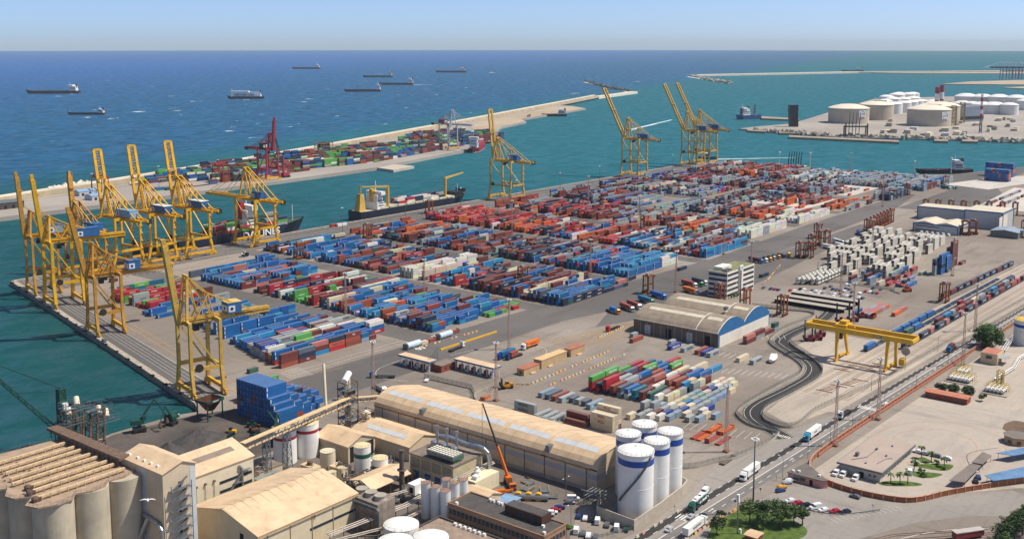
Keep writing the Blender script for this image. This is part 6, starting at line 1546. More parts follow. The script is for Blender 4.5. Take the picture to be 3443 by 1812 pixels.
for base in (566, 600):
 f = lambda x: EV + (AP - EV) * sin(pi * x / 34) ** .8 + .2
 for (v0, v1) in ((299, 309), (312, 350)): b.q([(base + 9, v0, f(9)), (base + 12.5, v0, f(12.5)), (base + 12.5, v1, f(12.5)), (base + 9, v1, f(9))], [(0, 1, 2, 3)])
b.build('skylight', M('vault_skylight', '#c9bfa8', .6, .12, .4), rf)
b = MB(*o)
for v in (296.2, 311): 
 for p, q in zip(prof, prof[1:]): b.q([(p[0], v, p[1] + .25), (q[0], v, q[1] + .25), (q[0], v + .7, q[1] + .25), (p[0], v + .7, p[1] + .25)], [(0, 1, 2, 3)])
b.build('roof_rib', WHW, rf)
b = MB(*o); b.q([(p[0], V0 - .05, p[1] + .3) for p in prof] + [(U1, V0 - .05, EV - 1.6), (U0, V0 - .05, EV - 1.6)], [tuple(range(n + 1, -1, -1))])
b.q([(U0, V0 - .06, 0), (U0 + 1.3, V0 - .06, 0), (U0 + 1.3, V0 - .06, EV - 1.6), (U0, V0 - .06, EV - 1.6)], [(0, 1, 2, 3)]); b.q([(U1 - 1, V0 - .06, 0), (U1, V0 - .06, 0), (U1, V0 - .06, EV - 1.6), (U1 - 1, V0 - .06, EV - 1.6)], [(0, 1, 2, 3)]); b.build('blue_gable', BLUT, T)
b = MB(*o); b.box(U0 + 1.3, U1 - 1, V0 - .12, V0, 0, EV - 1.6); b.build('gable_panel', WHW, T)
for k, (v0, m_) in enumerate([(301, DARKI), (313.5, GREYW), (328, DARKI), (343, GREYW)]): opening(T, o, 'u-', v0, v0 + 4, 0, 6, U0, m_, 'door')
b = MB(*o)
for k in range(13): b.box(U0 - .25, U0, V0 + k * 4.9 - .2 + .2, V0 + k * 4.9 + .3, 0, EV)
b.box(U0 - .6, U0, V0, V1, EV - .2, EV + .2); b.build('pilaster', CONC2, T)
b = MB(*o); b.box(602, 605, 310, 312, 13.5, 15.5); b.build('roof_plant', GALV, rf)
# --- office tower
T = thing('office_tower', 'white five-storey office block with dark ribbon windows and a roof plant deck', 'office building', 682, 351); o = (682, 351, 0); H = 18.5
b = MB(*o); b.box(682, 724, 351, 366, 0, H); b.build('wall', WHW, T)
b = MB(*o); b.box(682.4, 723.6, 351.4, 365.6, H, H + .1); b.build('roof', M('roof_moss', '#7a7a55', .9, .2, .3), T)
for k in range(5):
 z = 1.2 + k * 3.6
 opening(T, o, 'u-', 351.5, 365.5, z, z + 1.5, 682); opening(T, o, 'v-', 682.5, 698.5, z, z + 1.5, 351); opening(T, o, 'v-', 705.5, 723, z, z + 1.5, 351)
b = MB(*o); b.box(699.5, 704.5, 350, 351, 0, H + 2.4); tw = b.build('stair_shaft', WHW, T); opening(T, o, 'v-', 700, 701.6, 1, H - 1, 350)
b = MB(*o); b.box(701, 704, 349.9, 349.95, H - 1.4, H + 2); s_ = b.build('company_sign', M('sign_pale', '#cfdbe8', .6, .05), tw); lettering('D', 2.4, TN, T, (702.5 - 682, 349.87 - 351, H + .4))
b = MB(*o); b.box(686, 700, 357, 364, H, H + 2.5); b.build('plant_room', WHW, T)
for k in range(6): b = MB(*o); b.box(684 + (k % 3) * 3, 686 + (k % 3) * 3, 352.5 + (k // 3) * 2.2, 354 + (k // 3) * 2.2, H, H + 1.5); b.build('air_conditioner', GALV, T)
# --- blue-trimmed workshops
def workshop(lab, u0, u1, v0, v1, h, peaks=0, name='workshop'):
 T = thing(name, lab, 'workshop', u0, v0); o = (u0, v0, 0)
 b = MB(*o); b.box(u0, u1, v0, v1, 0, h); b.build('wall', GREYW, T)
 b = MB(*o); b.box(u0 - .3, u1 + .3, v0 - .3, v1 + .3, h - .9, h + .1)
 for (x, y) in ((u0, v0), (u0, v1), (u1, v0)): b.box(x - .45, x + .45, y - .45, y + .45, 0, h)
 b.build('blue_edge', BLUT, T)
 b = MB(*o); 
 if peaks:
  w_ = (v1 - v0) / peaks
  for k in range(peaks):
   a, c = v0 + w_ * k, v0 + w_ * (k + 1); m = (a + c) / 2
   b.q([(u0 + .5, a, h + .15), (u1, a, h + .15), (u1, m, h + 2.4), (u0 + .5, m, h + 2.4), (u1, c, h + .15), (u0 + .5, c, h + .15)], [(0, 1, 2, 3), (3, 2, 4, 5), (0, 3, 5), (1, 4, 2)])
 else: b.box(u0 + .2, u1 - .2, v0 + .2, v1 - .2, h + .1, h + .35)
 b.build('roof', M('workshop_roof', '#c9bda6', .7, .1, .3), T); return T, o
T, o = workshop('low workshop with blue trim and two shallow roof peaks, nearest of the blue-trimmed group', 1044, 1078, 301, 342, 8.5, 2); opening(T, o, 'u-', 318, 340, 5.6, 6.3, 1044); opening(T, o, 'u-', 318, 340, 1.5, 2.6, 1044); opening(T, o, 'v-', 1050, 1060, 0, 6, 301, DARKI, 'door')
workshop('long grey workshop with blue trim behind the low one', 1122, 1146, 312, 364, 13)
T, o = workshop('tallest grey workshop hall with blue trim, right of the long one', 1100, 1138, 276, 311.4, 17); opening(T, o, 'v-', 1088, 1117, 0, 14, 276, WHW, 'door')
T, o, _, _ = hall('grey_shed', 'low grey shed with blue-grey roof in front of the tallest workshop', 1060, 1084, 252, 276, 5.5, 7.2, 'u', wall=M('shed_grey', '#77746f', .8, .12), roof=M('shed_roof_bluegrey', '#8b9aa6', .6, .1))
# --- gatehouse
def canopy(lab, u0, u1, v0, v1, lanes):
 T = thing('gate_canopy', lab, 'canopy', u0, v0); o = (u0, v0, 0)
 b = MB(*o); b.box(u0, u1, v0, v1, 5.6, 6.1); rf = b.build('roof', TAN, T); b = MB(*o); b.box(u0 - .12, u1 + .12, v0 - .12, v1 + .12, 5.2, 5.9); b.box(u0, u1, v0, v1, 5.55, 5.6); b.build('fascia', BLUT, rf)
 for k in range(lanes + 1):
  v = v0 + .8 + (v1 - v0 - 1.6) * k / lanes
  for u in (u0 + .8, u1 - .8): b = MB(*o); b.bar((u, v, 0), (u, v, 5.3), .3); b.build('column', WHT, T)
  if k < lanes: b = MB(*o); b.box(u0 + 1.5, u0 + 4, v + 1.6, v + 3.0, 0, 2.8); bt = b.build('booth', BRK if k % 2 else WHT, T); opening(T, o, 'u-', v + 1.8, v + 2.8, 1.2, 2.3, u0 + 1.5)
canopy('tan-topped gate canopy left of the brick gatehouse', 423, 429, 396.5, 420.5, 5); canopy('tan-topped gate canopy right of the brick gatehouse', 436.5, 443, 362, 390.5, 6)
T = thing('gatehouse', 'small red brick gatehouse between two canopies', 'gatehouse', 427, 391); o = (427, 391, 0)
b = MB(*o); b.box(427, 440, 391.2, 399, 0, 3.6); b.build('wall', BRK, T); b = MB(*o); b.box(426.8, 440.2, 391, 399.2, 3.6, 3.9); b.build('roof', ROOFG, T)
for u in (430, 433.5): opening(T, o, 'v-', u, u + 1.2, 1.3, 2.5, 391.2)
opening(T, o, 'u-', 394, 395.4, 1.3, 2.5, 427)
b = MB(428, 402); 
for k in range(4): b.bar((428 + k * 5, 400 + k * 3, 0), (428 + k * 5, 400 + k * 3, 8.5), .25)
for k in range(3): b.bar((428 + k * 5, 400 + k * 3, 8.3), (433 + k * 5, 403 + k * 3, 8.3), .2)
tag(b.build('camera_gantry', GALV), 'thin grey camera gantry posts behind the gatehouse', 'gantry')
# --- crate-like tan buildings on the depot
for k, (u0, u1, v0, v1, h, m_) in enumerate([(451, 465, 352.5, 357.3, 3.4, BRK), (467, 491, 352.6, 358, 4.8, TAN), (496, 510, 353.4, 358, 4.2, BRK)]):
 T = thing('depot_hut', 'windowless tan depot hut, %s of three in a row' % ['nearest', 'longest, middle', 'farthest'][k], 'hut', u0, v0); o = (u0, v0, 0)
 b = MB(*o); b.box(u0, u1, v0, v1, 0, h); b.build('wall', M('hut_tan', '#b59a73', .75, .1, .3, streak=.2), T); b = MB(*o); b.box(u0 - .2, u1 + .2, v0 - .2, v1 + .2, h, h + .25); b.build('roof', M('hut_roof%d' % k, '#a8674f' if m_ is BRK else '#d0ae7e', .75, .12), T)
 opening(T, o, 'u-', v0 + 1.5, v0 + 2.8, .2 if k else 1, 2.2, u0)
 b = MB(*o); b.box(u0 + 5, u0 + 9, v0 - 1.6, v0 - .4, 0, .7); b.build('pallet_stack', CB, T)
T = thing('plastic_barrier', 'long yellow plastic barrier line across the gate forecourt', 'barrier', 459, 421); b = MB(459, 421)
for k in range(26): b.box(459 + k * 2, 460.9 + k * 2, 420.8, 421.5, 0, 1.0)
b.build('segment', M('barrier_yellow', '#e0ad1c', .5, .08), T)
# concrete blocks in lines
BLK = M('barrier_concrete', '#bcae97', .85, .15, .6); BLY = M('barrier_yellow_block', '#c9a156', .8, .15, .6); BLR = M('barrier_redwhite', '#c98a7d', .8, .15, .6)
kb = MB(); kb.q([(-1, -.35, 0), (1, -.35, 0), (1, .35, 0), (-1, .35, 0), (-.95, -.15, .9), (.95, -.15, .9), (.95, .15, .9), (-.95, .15, .9)], [(4, 5, 6, 7), (0, 1, 5, 4), (1, 2, 6, 5), (2, 3, 7, 6), (3, 0, 4, 7)])
BM = [kb.mesh('concrete_block', m_) for m_ in (BLK, BLY, BLR)]; br = random.Random(4)
for path, step, where in (([(443.8, 340.8), (519, 342.5)], 3.7, 'the first depot line'), ([(447, 331.5), (521, 331.6)], 3.4, 'the second depot line'), ([(436, 348), (440, 340.7)], 2.6, 'the short line by the forklift'), ([(457, 434.3), (507, 431.4)], 3.6, 'the line by the white cylinders'), ([(541, 363.7), (571, 366)], 2.9, 'the line by the vaulted warehouse'), ([(740, 351), (815, 372)], 2.6, 'the line beside the office tower'),
       ([(300, 201), (352, 199.6)], 4.0, 'the kerb below the white silos'), ([(325, 186), (351, 184.6), (368, 183), (374, 180)], 3.0, 'the kerb round the lawn'), ([(895, 352), (930, 385)], 2.6, 'the line beside the reefers')):
 nn = 0
 for (u, v, h) in walk(path, step):
  if br.random() < .18: continue
  o = D.objects.new('concrete_block', br.choice((BM[0], BM[0], BM[1], BM[1], BM[2]))); COL.objects.link(o); nn += 1
  place(o, u, v, 0, h + br.uniform(-.2, .2)); c_ = {BM[0]: 'pale', BM[1]: 'yellowish', BM[2]: 'striped'}[o.data]
  tag(o, '%s concrete block, %s from the left in %s' % (c_, ordn(nn - 1), where), 'barrier block', 'concrete blocks in lines')
for k, (u, v) in enumerate([(448, 438.2), (476, 438)]):
 T = thing('cable_cylinder', 'large white cylinder lying on a cradle near the gate, %s one' % ['left', 'right'][k], 'cylinder', u, v); b = MB(); b.tube((0, 0, 2), (11, 0, 2), 1.9, 20); smooth_angle(b.build('drum', M('drum_pale', '#b9c9d6', .5, .06), T), 40); b = MB(); b.box(-1, -.2, -2, 2, 0, 3.4); b.box(4, 5, -1.6, 1.6, 0, .6); b.build('cradle', GALV, T)
for k, (u, v, c) in enumerate([(460, 438, 'K'), (467, 438.5, 'O'), (472, 440, 'W'), (490, 440, 'O')]): T = thing('cargo_crate', '%s crate beside the white cylinders' % ['flat cream', 'rust coloured', 'white wrapped', 'red-brown, last'][k], 'crate', u, v); b = MB(); b.col = CC[c]; b.box(0, 5.5, -1.2, 1.2, .2, 2.2); b.build('body', PAINT, T); b = MB(); b.col = CC['M']; b.box(-.3, 5.8, -1.3, 1.3, 0, .2); b.box(5.5, 5.8, -1.3, 1.3, .2, 2.6); b.build('pallet', PAINT, T)
T = thing('orange_skip', 'orange open skip beside the curved wall by the scrap', 'skip', 408.6, 344.2, 0, .1); b = MB(); b.box(-3, 3, -1.2, 1.2, 0, 1.8, False); b.build('body', FO, T); b = MB(); b.box(-2.8, 2.8, -1, 1, 1.4, 1.82); b.build('load', SCRM, T)
# --- walls and fences (posts, mesh panels and footing as parts)
FM, n, bsdf = new_mat('wire_mesh'); bsdf.inputs['Base Color'].default_value = (.18, .2, .18, 1); bsdf.inputs['Roughness'].default_value = .6
tr = n.nodes.new('ShaderNodeBsdfTransparent'); mx = n.nodes.new('ShaderNodeMixShader'); mx.inputs[0].default_value = .26
n.links.new(tr.outputs[0], mx.inputs[1]); n.links.new(bsdf.outputs[0], mx.inputs[2]); n.links.new(mx.outputs[0], n.nodes['Material Output'].inputs[0])
LCON = M('low_wall_concrete', '#aaa193', .85, .1, .4, streak=.25)
def fence(lab, path, base=.9, h=2.6, step=3.2, w=.3, name='fence'):
 T = thing(name, lab, 'fence', path[0][0], path[0][1]); o = (*path[0], 0)
 if base: b = MB(*o); b.wall(path, w, 0, base); b.build('footing_wall', LCON, T)
 b = MB(*o); b.wall(path, .04, base, h); b.build('mesh_panel', FM, T)
 b = MB(*o)
 for (u, v, _h) in walk(path, step): b.bar((u, v, base), (u, v, h + .1), .09)
 b.build('fence_posts', GALV, T)
OUT = smooth_path([(456, 206), (457, 221), (464, 231), (472, 235), (495, 236.3), (527, 236), (549, 236.5), (567, 246), (590, 273), (604, 280), (631, 283), (665, 281), (680, 287), (676, 305), (671, 326)], 5)
INN = smooth_path([(520, 202), (495, 205), (471, 203.5), (464.5, 207), (465, 213), (469, 220), (478, 224.5), (490, 226), (520, 225), (552, 226), (574, 238), (597, 263), (607, 268.5), (628, 269.5), (655, 270)], 5)
fence('concrete footed mesh fence along the outer side of the snaking slip road', OUT, 1.1, 2.9); fence('concrete footed mesh fence along the inner side of the snaking slip road', INN, 1.1, 2.9)
fence('mesh fence between the rail yard and the main road', [(520, 202), (569, 196.6), (652, 193), (760, 188), (1000, 176), (1500, 152)], .8, 2.6, 3.5); fence('concrete footed fence curving round the depot below the flat racks', smooth_path([(388, 222), (395, 216), (405, 212), (416, 207), (440, 204), (456, 206)], 5), 1.2, 2.8)
fence('low fence beside the parking shelters', [(781, 267), (780, 330)], .3, 2.2); fence('mesh fence with yellow footed posts in front of the gatehouse', [(414, 392), (416, 360), (409, 352), (402, 348)], .6, 2.8); fence('dark fence along the small car park', [(313.5, 211), (328, 204.4)], .3, 1.8, 2.2)
b = MB(400, 340); b.wall(smooth_path([(420, 352), (411, 352), (402, 345), (398, 330), (394, 300), (392, 262), (390, 240)], 5), .35, 0, 1.6); tag(b.build('depot_wall', CONC2), 'low dark concrete wall following the back of the long warehouse', 'wall')
def wv(u): return rr(u) - 2.6
WP = smooth_path([(900, wv(900)), (760, wv(760)), (640, wv(640)), (533, wv(533)), (480, wv(480)), (445, 181.2), (430, 179.5), (420, 174.5), (413.5, 164), (412, 150), (415, 136), (421, 129.5), (436, 122), (466, 103), (500, 82), (560, 45)], 4)
T = thing('brick_wall', 'red brick boundary wall with pale piers round the customs plaza', 'wall', 480, wv(480)); o = (480, wv(480), 0)
b = MB(*o); b.wall(WP, .35, 0, 2.1); b.build('brickwork', M('wall_brick', '#94583c', .85, .14, .8, dirt='#6b4230'), T); b = MB(*o); b.wall(WP, .5, 2.1, 2.25); b.build('coping', M('wall_coping', '#bd8a6c', .8, .1, .4), T)
b = MB(*o)
for (u, v, h) in walk(WP, 4.2): b.box(u - .28, u + .28, v - .28, v + .28, 0, 2.4)
b.build('piers', M('pier_stone', '#b39a80', .8, .1), T)
T = thing('red_pipeline', 'pair of salmon red pipes on low supports along the brick wall', 'pipeline', 480, 180); o = (480, 180, 0)
for k in range(2): b = MB(*o); b.pipe([(u, v, .7 + .45 * k) for u, v in offset(WP, 1.0)[8:22]], .2, 6); b.build('pipe', M('pipe_salmon', '#b06a55', .6, .12), T)
# --- freight trains
WAG = M('wagon_bluegrey', '#3d5874', .6, .2, .5, dirt='#2a2a2a')
def wagon():
 T = thing('container_wagon', 'flat container wagon', 'rail wagon')
 b = MB(); 
 for y in (-1.1, 1.1): b.bar((-6.6, y, 1.1), (6.6, y, 1.1), .25, .4)
 for x in range(-6, 7, 2): b.bar((x, -1.1, 1.15), (x, 1.1, 1.15), .25)
 b.bar((-7, 0, 1), (7, 0, 1), .3); b.build('underframe', WAG, T)
 for x in (-4.8, 4.8): b = MB(); b.box(x - 1.3, x + 1.3, -1, 1, .6, .9); [b.tube((x + q, -.9, .5), (x + q, .9, .5), .42, 8) for q in (-.9, .9)]; b.build('bogie', DK, T)
 return T
WGP = Proto(wagon()); cidx = 0
def train(f, u0, n, loads, desc, pitch=14.2):
 for i in range(n):
  u = u0 + i * pitch; v = f(u); rz = -.026
  WGP.at(u + 7, v, .02, rz, 'flat container wagon, %s along %s' % (ordn(i), desc), 'container wagons on the freight tracks')
  ld = loads(i)
  x = u + .7
  for c in ld:
   L = 6.06 if c.islower() else 12.19; C_ = c.upper()
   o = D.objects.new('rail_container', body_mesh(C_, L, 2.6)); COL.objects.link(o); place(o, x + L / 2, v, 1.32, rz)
   tag(o, '%s %s container on wagon %s of %s' % (CNAME[C_], 'short' if L < 7 else 'long', ordn(i), desc), 'rail container', 'containers loaded on the freight trains'); child('door', door_mesh(C_, 2.6), o, (-L / 2, 0, 0))
   if C_ == 'N' and L > 7: lettering('CMA CGM', 1.25, TW, o, (0, -1.235, 1.3))
   x += L + .25
train(TRK[3], 630, 20, lambda i: ['N', 'p', 'N', 'p', 'N', 'p', 'N', 'p', 'N', 'p', 'N', 'r', 'N', 'M', 'N', 'O', 'r', 'M', 'N', 'O'][i], 'the navy and red train')
train(TRK[2], 700, 12, lambda i: ['M', 'C', 'gm', 'O', 'M', 'K', 'G', 'N', 'C', 'M', 'G', 'N'][i], 'the short mixed train')
train(TRK[1], 660, 16, lambda i: ['D', 'B', '', '', '', '', '', 'r', '', '', '', '', '', '', '', ''][i], 'the mostly empty train')
train(TRK[0], 612, 18, lambda i: ['B', '', 'B', 'B', 'B', 'B', 'B', 'B', '', '', '', '', '', '', '', '', '', ''][i], 'the blue train')
train(lambda u: 231 - (u - 790) * .05, 776, 11, lambda i: 'OMNNMNNNMNN'[i], 'the single row behind the straddle carrier')
# --- lamp masts
def mast(h=30, s=1.5):
 T = thing('floodlight_mast', 'lattice floodlight mast', 'light mast'); b = MB(); b.box(-1.2, 1.2, -1.2, 1.2, 0, .8); b.build('footing', M('mast_footing', '#8a5a45', .8, .1), T); b = MB(); b.lattice((0, 0, .8), (0, 0, h), s, .5, 14, .09); b.build('lattice', M('mast_rust_white', '#a98f84', .6, .2, .1), T)
 b = MB(); b.box(-1.1, 1.1, -1.1, 1.1, h, h + .15); b.build('platform', GALV, T)
 for k in range(6): t = k * pi / 3; b = MB(); b.box(1.3 * cos(t) - .3, 1.3 * cos(t) + .3, 1.3 * sin(t) - .3, 1.3 * sin(t) + .3, h - .2, h + .5); b.build('floodlight', WHT, T)
 return T
MP = Proto(mast())
for (u, v, lab) in [(409.6, 338, 'by the orange skip'), (486, 391, 'behind the orange lorry trailer'), (372.3, 388, 'left of the gatehouse'), (541, 511, 'in the second block'), (476.3, 521, 'between the first two blocks'), (677, 464.5, 'beside the blue wall'), (677, 389.4, 'by the lorries before the office tower'), (747.7, 365, 'behind the office tower'), (745.7, 293.4, 'in the car park'), (655, 249, 'behind the rail gantry'), (826, 429, 'at the end of the fifth block'), (1180, 421, 'by the far asphalt'), (420, 214.5, 'behind the white silos'),
     (503, 177, 'on the brick wall by the zebra crossing'), (457.2, 179.6, 'on the brick wall near the customs building'), (620, 172, 'on the brick wall by the gas tanks'), (700, 188, 'on the road verge in the distance'), (800, 640, 'in the middle of the yard'), (900, 560, 'in the orange rows'), (1000, 690, 'in the grey rows'), (1100, 560, 'in the pale slots'), (1250, 640, 'far in the grey rows'), (1440, 560, 'at the far right quay'), (860, 250, 'beside the tall stacks'), (905, 330, 'among the reefers')]:
 MP.at(u, v, 0, 0, 'lattice floodlight mast %s' % lab, 'lattice floodlight masts')
def qlamp():
 T = thing('quay_lamp', 'tall slim lamp post', 'lamp post'); b = MB(); b.tube((0, 0, 0), (0, 0, 25), .28, 8, .14); b.build('pole', GALV, T); b = MB(); b.box(-1.4, 1.4, -.4, .4, 24.8, 25.3); b.build('lamp_head', WHT, T); return T
QP = Proto(qlamp())
for k in range(9): QP.at(690 + k * 88, 757 + (k % 3) * 3, 0, 0, 'tall slim lamp post along the long quay, %s from the left' % ordn(k), 'lamp posts along the long quay')
for k in range(11): QP.at(590 + k * 92, QV(590 + k * 92) + 78, 1.5, 0, 'tall slim lamp post on the terminal across the basin, %s from the left' % ordn(k), 'lamp posts across the basin')
def street_lamp():
 T = thing('street_lamp', 'street lamp with one curved arm', 'street lamp'); b = MB(); b.tube((0, 0, 0), (0, 0, 8.5), .12, 8, .08); b.pipe([(0, 0, 8.5), (0, .6, 9.2), (0, 1.8, 9.5)], .07, 6); b.build('pole', GALV, T); b = MB(); b.box(-.18, .18, 1.6, 2.4, 9.42, 9.56); b.build('lamp_head', WHT, T); return T
SL = Proto(street_lamp())
for k, (u, v) in enumerate([(408.5, 182.4), (435.7, 183.2), (457.4, 182), (486.7, 183.2), (521, 180.4), (560, 178), (610, 177), (660, 176), (544, 195.6), (590, 194), (640, 192), (700, 188)]): SL.at(u, v, 0, 0 if k < 8 else pi, 'street lamp with curved arm, %s along the %s kerb' % (ordn(k % 8), 'wall-side' if k < 8 else 'rail-side'), 'street lamps along the main road')
T = thing('high_mast_lamp', 'tall grey pole with a ring of floodlights at the corner of the lawn', 'light mast', 369, 176.4); b = MB(); b.tube((0, 0, 0), (0, 0, 30), .42, 12, .2); b.build('pole', GALV, T); b = MB(); b.lathe(0, 0, [(.9, 29.6), (1.0, 29.8), (.9, 30)], 14); b.build('ring', GALV, T)
for k in range(8): t = k * pi / 4; b = MB(); b.box(1.3 * cos(t) - .35, 1.3 * cos(t) + .35, 1.3 * sin(t) - .3, 1.3 * sin(t) + .3, 29.5, 30.1); b.build('floodlight', WHT, T)
T = thing('siren_mast', 'grey pole with a stack of white siren discs and a cabinet on the lawn', 'mast', 349.8, 173.2); b = MB(); b.tube((0, 0, 0), (0, 0, 15), .22, 10, .18); b.build('pole', GALV, T)
for k in range(5): b = MB(); b.lathe(0, 0, [(.2, 12.2 + k * .65), (.6, 12.35 + k * .65), (.6, 12.55 + k * .65), (.2, 12.7 + k * .65)], 14); b.build('siren_disc', WHT, T)
b = MB(); b.box(.3, 1.1, -1.2, -.4, 0, 1.8); b.build('cabinet', WHT, T)
for k, (u, v) in enumerate([(336, 241.3), (317.2, 225.4)]): T = thing('double_lamp', 'double-armed lamp post in the small car park, %s one' % ['upper', 'lower'][k], 'street lamp', u, v); b = MB(); b.tube((0, 0, 0), (0, 0, 8), .1, 8); b.bar((-1.8, 0, 8.4), (0, 0, 8), .08); b.bar((1.8, 0, 8.4), (0, 0, 8), .08); b.build('pole', GALV, T); [ (lambda bb: bb.build('lamp_head', WHT, T))(MB().box(x - .4, x + .4, -.15, .15, 8.35, 8.5)) for x in (-1.9, 1.9)]
# --- customs plaza buildings
T = thing('customs_building', 'low building with broad flat beige roof and white vans before it', 'building', 430, 148); o = (430, 148, 0)
b = MB(*o); b.box(429.5, 468, 149.2, 166, 0, 4.0); b.build('wall', M('customs_wall', '#b9b4a6', .75, .08, .3), T); b = MB(*o); b.box(428, 469, 147.8, 167.2, 4.0, 4.7); b.build('fascia', M('fascia_grey', '#5d6668', .6, .08), T); b = MB(*o); b.box(428.3, 468.7, 148.1, 166.9, 4.7, 4.8); rf = b.build('roof', M('customs_roof', '#a8978a', .85, .06, .1), T)
for k in range(10): opening(T, o, 'v-', 433 + k * 3.4, 434.6 + k * 3.4, 1.2, 2.8, 149.2)
for v0 in (151, 153): opening(T, o, 'u-', v0, v0 + .9, 1.6, 2.3, 429.5)
opening(T, o, 'u-', 156, 158, 0, 2.5, 429.5, DARKI, 'door'); opening(T, o, 'u-', 159.6, 160.6, 0, 2.5, 429.5, GREYW, 'door')
for (u, v, s, h) in ((440, 163, .9, 1.6), (452, 159, .6, .8), (447, 153, .4, .7), (434, 157, .5, .4), (460, 155, .4, .6)): b = MB(*o); b.box(u - s, u + s, v - s * .7, v + s * .7, 4.8, 4.8 + h); b.build('roof_unit', GALV, rf)
b = MB(*o); b.pipe([(434, 163, 5), (441, 159, 5), (452, 159, 5)], .12, 6); b.pipe([(436, 153, 5), (444, 152, 5), (446, 150, 5)], .1, 6); b.build('roof_pipe', GALV, rf)
T = thing('pink_kiosk', 'pink wedge-shaped roadside cafe with dark flat roof under the brick wall', 'building', 408, 165); o = (408, 165, 0); KP = [(408.3, 180), (408.5, 165), (410, 163.6), (418, 173.5), (422, 178)]
b = MB(*o); b.prism(KP, 0, 3.1); b.build('wall', M('kiosk_pink', '#c08a7d', .8, .08, .4), T); b = MB(*o); b.prism([(408, 180.3), (408.1, 164.8), (410, 163.3), (418.4, 173.5), (422.4, 178.3)], 3.1, 3.4, True); b.build('roof', M('kiosk_roof', '#66605a', .85, .15), T)
for v in (172.5, 175.2): opening(T, o, 'u-', v, v + 2.2, 1.1, 2.4, 408.35)
opening(T, o, 'u-', 169.3, 170.6, 0, 2.4, 408.35, DARKI, 'door')
for (u, v) in ((410, 178.5), (411, 176.4), (412, 168)): b = MB(*o); b.box(u - .5, u + .5, v - .5, v + .5, 3.4, 4.1); b.build('air_conditioner', WHT, T)
def shelter(lab, poly, z, mat, name='carport'):
 T = thing(name, lab, 'carport', *poly[0]); o = (*poly[0], 0); b = MB(*o); b.prism(poly, z, z + .2, True); b.build('roof', mat, T)
 if name == 'parking_shelter': b = MB(*o); b.box(poly[0][0] + 2.4, poly[0][0] + 2.7, poly[0][1], poly[2][1], 0, z); b.build('shade_fill', DARKI, T)  # dark box standing in for the deep shade under the shelter roof
 for p in poly: cx = sum(q[0] for q in poly) / len(poly); cy = sum(q[1] for q in poly) / len(poly); b = MB(*o); b.bar((p[0] * .9 + cx * .1, p[1] * .9 + cy * .1, 0), (p[0] * .9 + cx * .1, p[1] * .9 + cy * .1, z), .15); b.build('post', GALV, T)
SHR = M('shelter_grey', '#776d64', .7, .1, .2); SHB = ribbed('shelter_blue', '#5f82a6', 'x', .9, .1)
shelter('long grey flat carport, nearer the brick wall', [(442.7, 125.5), (444.2, 119.9), (467, 119.9), (467, 124)], 2.6, SHR); shelter('shorter grey flat carport behind the long one', [(468.4, 124.1), (469, 119.8), (481.7, 119.5), (483.7, 123.9)], 2.6, SHR)
shelter('blue carport roof at the right edge, nearer one', [(456, 115.5), (452.3, 111), (470, 98), (480, 103)], 3, SHB); shelter('blue bus shelter roof at the right edge, farther one', [(484.8, 118.6), (486.3, 112), (500, 104), (503, 109)], 3, SHB)
for k, (u, v, L) in enumerate([(691, 270, 50), (704, 269, 51), (718, 270, 50)]): shelter('long white parking shelter, %s of three' % ['nearest', 'middle', 'farthest'][k], [(u, v), (u + 7, v), (u + 7, v + L), (u, v + L)], 2.8, M('shelter_white', '#a1998d', .7, .08, .2), 'parking_shelter')
T = thing('round_pavilion', 'tan low octagonal pavilion at the right edge of the plaza', 'building', 513, 117); b = MB(); b.lathe(0, 0, [(5.5, 0), (5.5, 3.2)], 8); b.build('wall', M('pavilion_tan', '#b3906a', .75, .1), T); b = MB(); b.lathe(0, 0, [(6, 3.2), (6, 3.5)], 8); b.build('roof', SHR, T)
for k in range(8): t = (k + .5) * pi / 4; b = MB(); b.bar((5.12 * cos(t) - .9 * sin(t), 5.12 * sin(t) + .9 * cos(t), 1.4), (5.12 * cos(t) + .9 * sin(t), 5.12 * sin(t) - .9 * cos(t), 1.4), .1, 1.3); b.build('window', GLASS, T)
flat('planter_bed', [smooth_path([(527.4, 127), (523.4, 121.6), (526.9, 117.3), (541, 118), (543, 125), (535, 128)], 4)], M('bare_soil', '#6a5646', .95, .25, .5), z4)
T, o, _, _ = hall('brick_shed', 'long low red brick shed with terracotta roof beside the round shrubs', 551.5, 558, 150, 170.5, 2.9, 3.4, 'v', wall=BRK, roof=M('terracotta_sheet', '#b5735a', .75, .1, .3))
for v in (152, 155, 160, 166): opening(T, o, 'u-', v, v + 1.4, 1, 2.2, 551.5)
T = thing('pump_house', 'two-storey cream pump house with terracotta flat roof and awning', 'building', 632, 156); o = (632, 156, 0); b = MB(*o); b.box(632, 645, 157, 166, 0, 6.2); b.build('wall', M('pump_cream', '#c9b594', .75, .08, .3), T); b = MB(*o); b.box(632.3, 644.7, 157.3, 165.7, 6.2, 6.3); b.build('roof', M('pump_roof', '#b0705c', .8, .1), T)
b = MB(*o); b.q([(634, 157, 4), (643, 157, 4), (643, 152.5, 3.4), (634, 152.5, 3.4)], [(0, 3, 2, 1), (0, 1, 2, 3)]); b.build('awning', PALEB, T); opening(T, o, 'u-', 160, 163, 3.2, 5, 632); opening(T, o, 'v-', 637, 639, 0, 2.6, 157, DARKI, 'door')
tank('refinery_tank', 'white tank with blue band and yellow rail at the right edge', 690, 156, 7, 15, [(.72, .84, BLUS)], top=M('tank_top_yellow', '#c9a94a', .6, .1))
YST = M('gantry_mustard', '#b59a3a', .6, .15, .5)
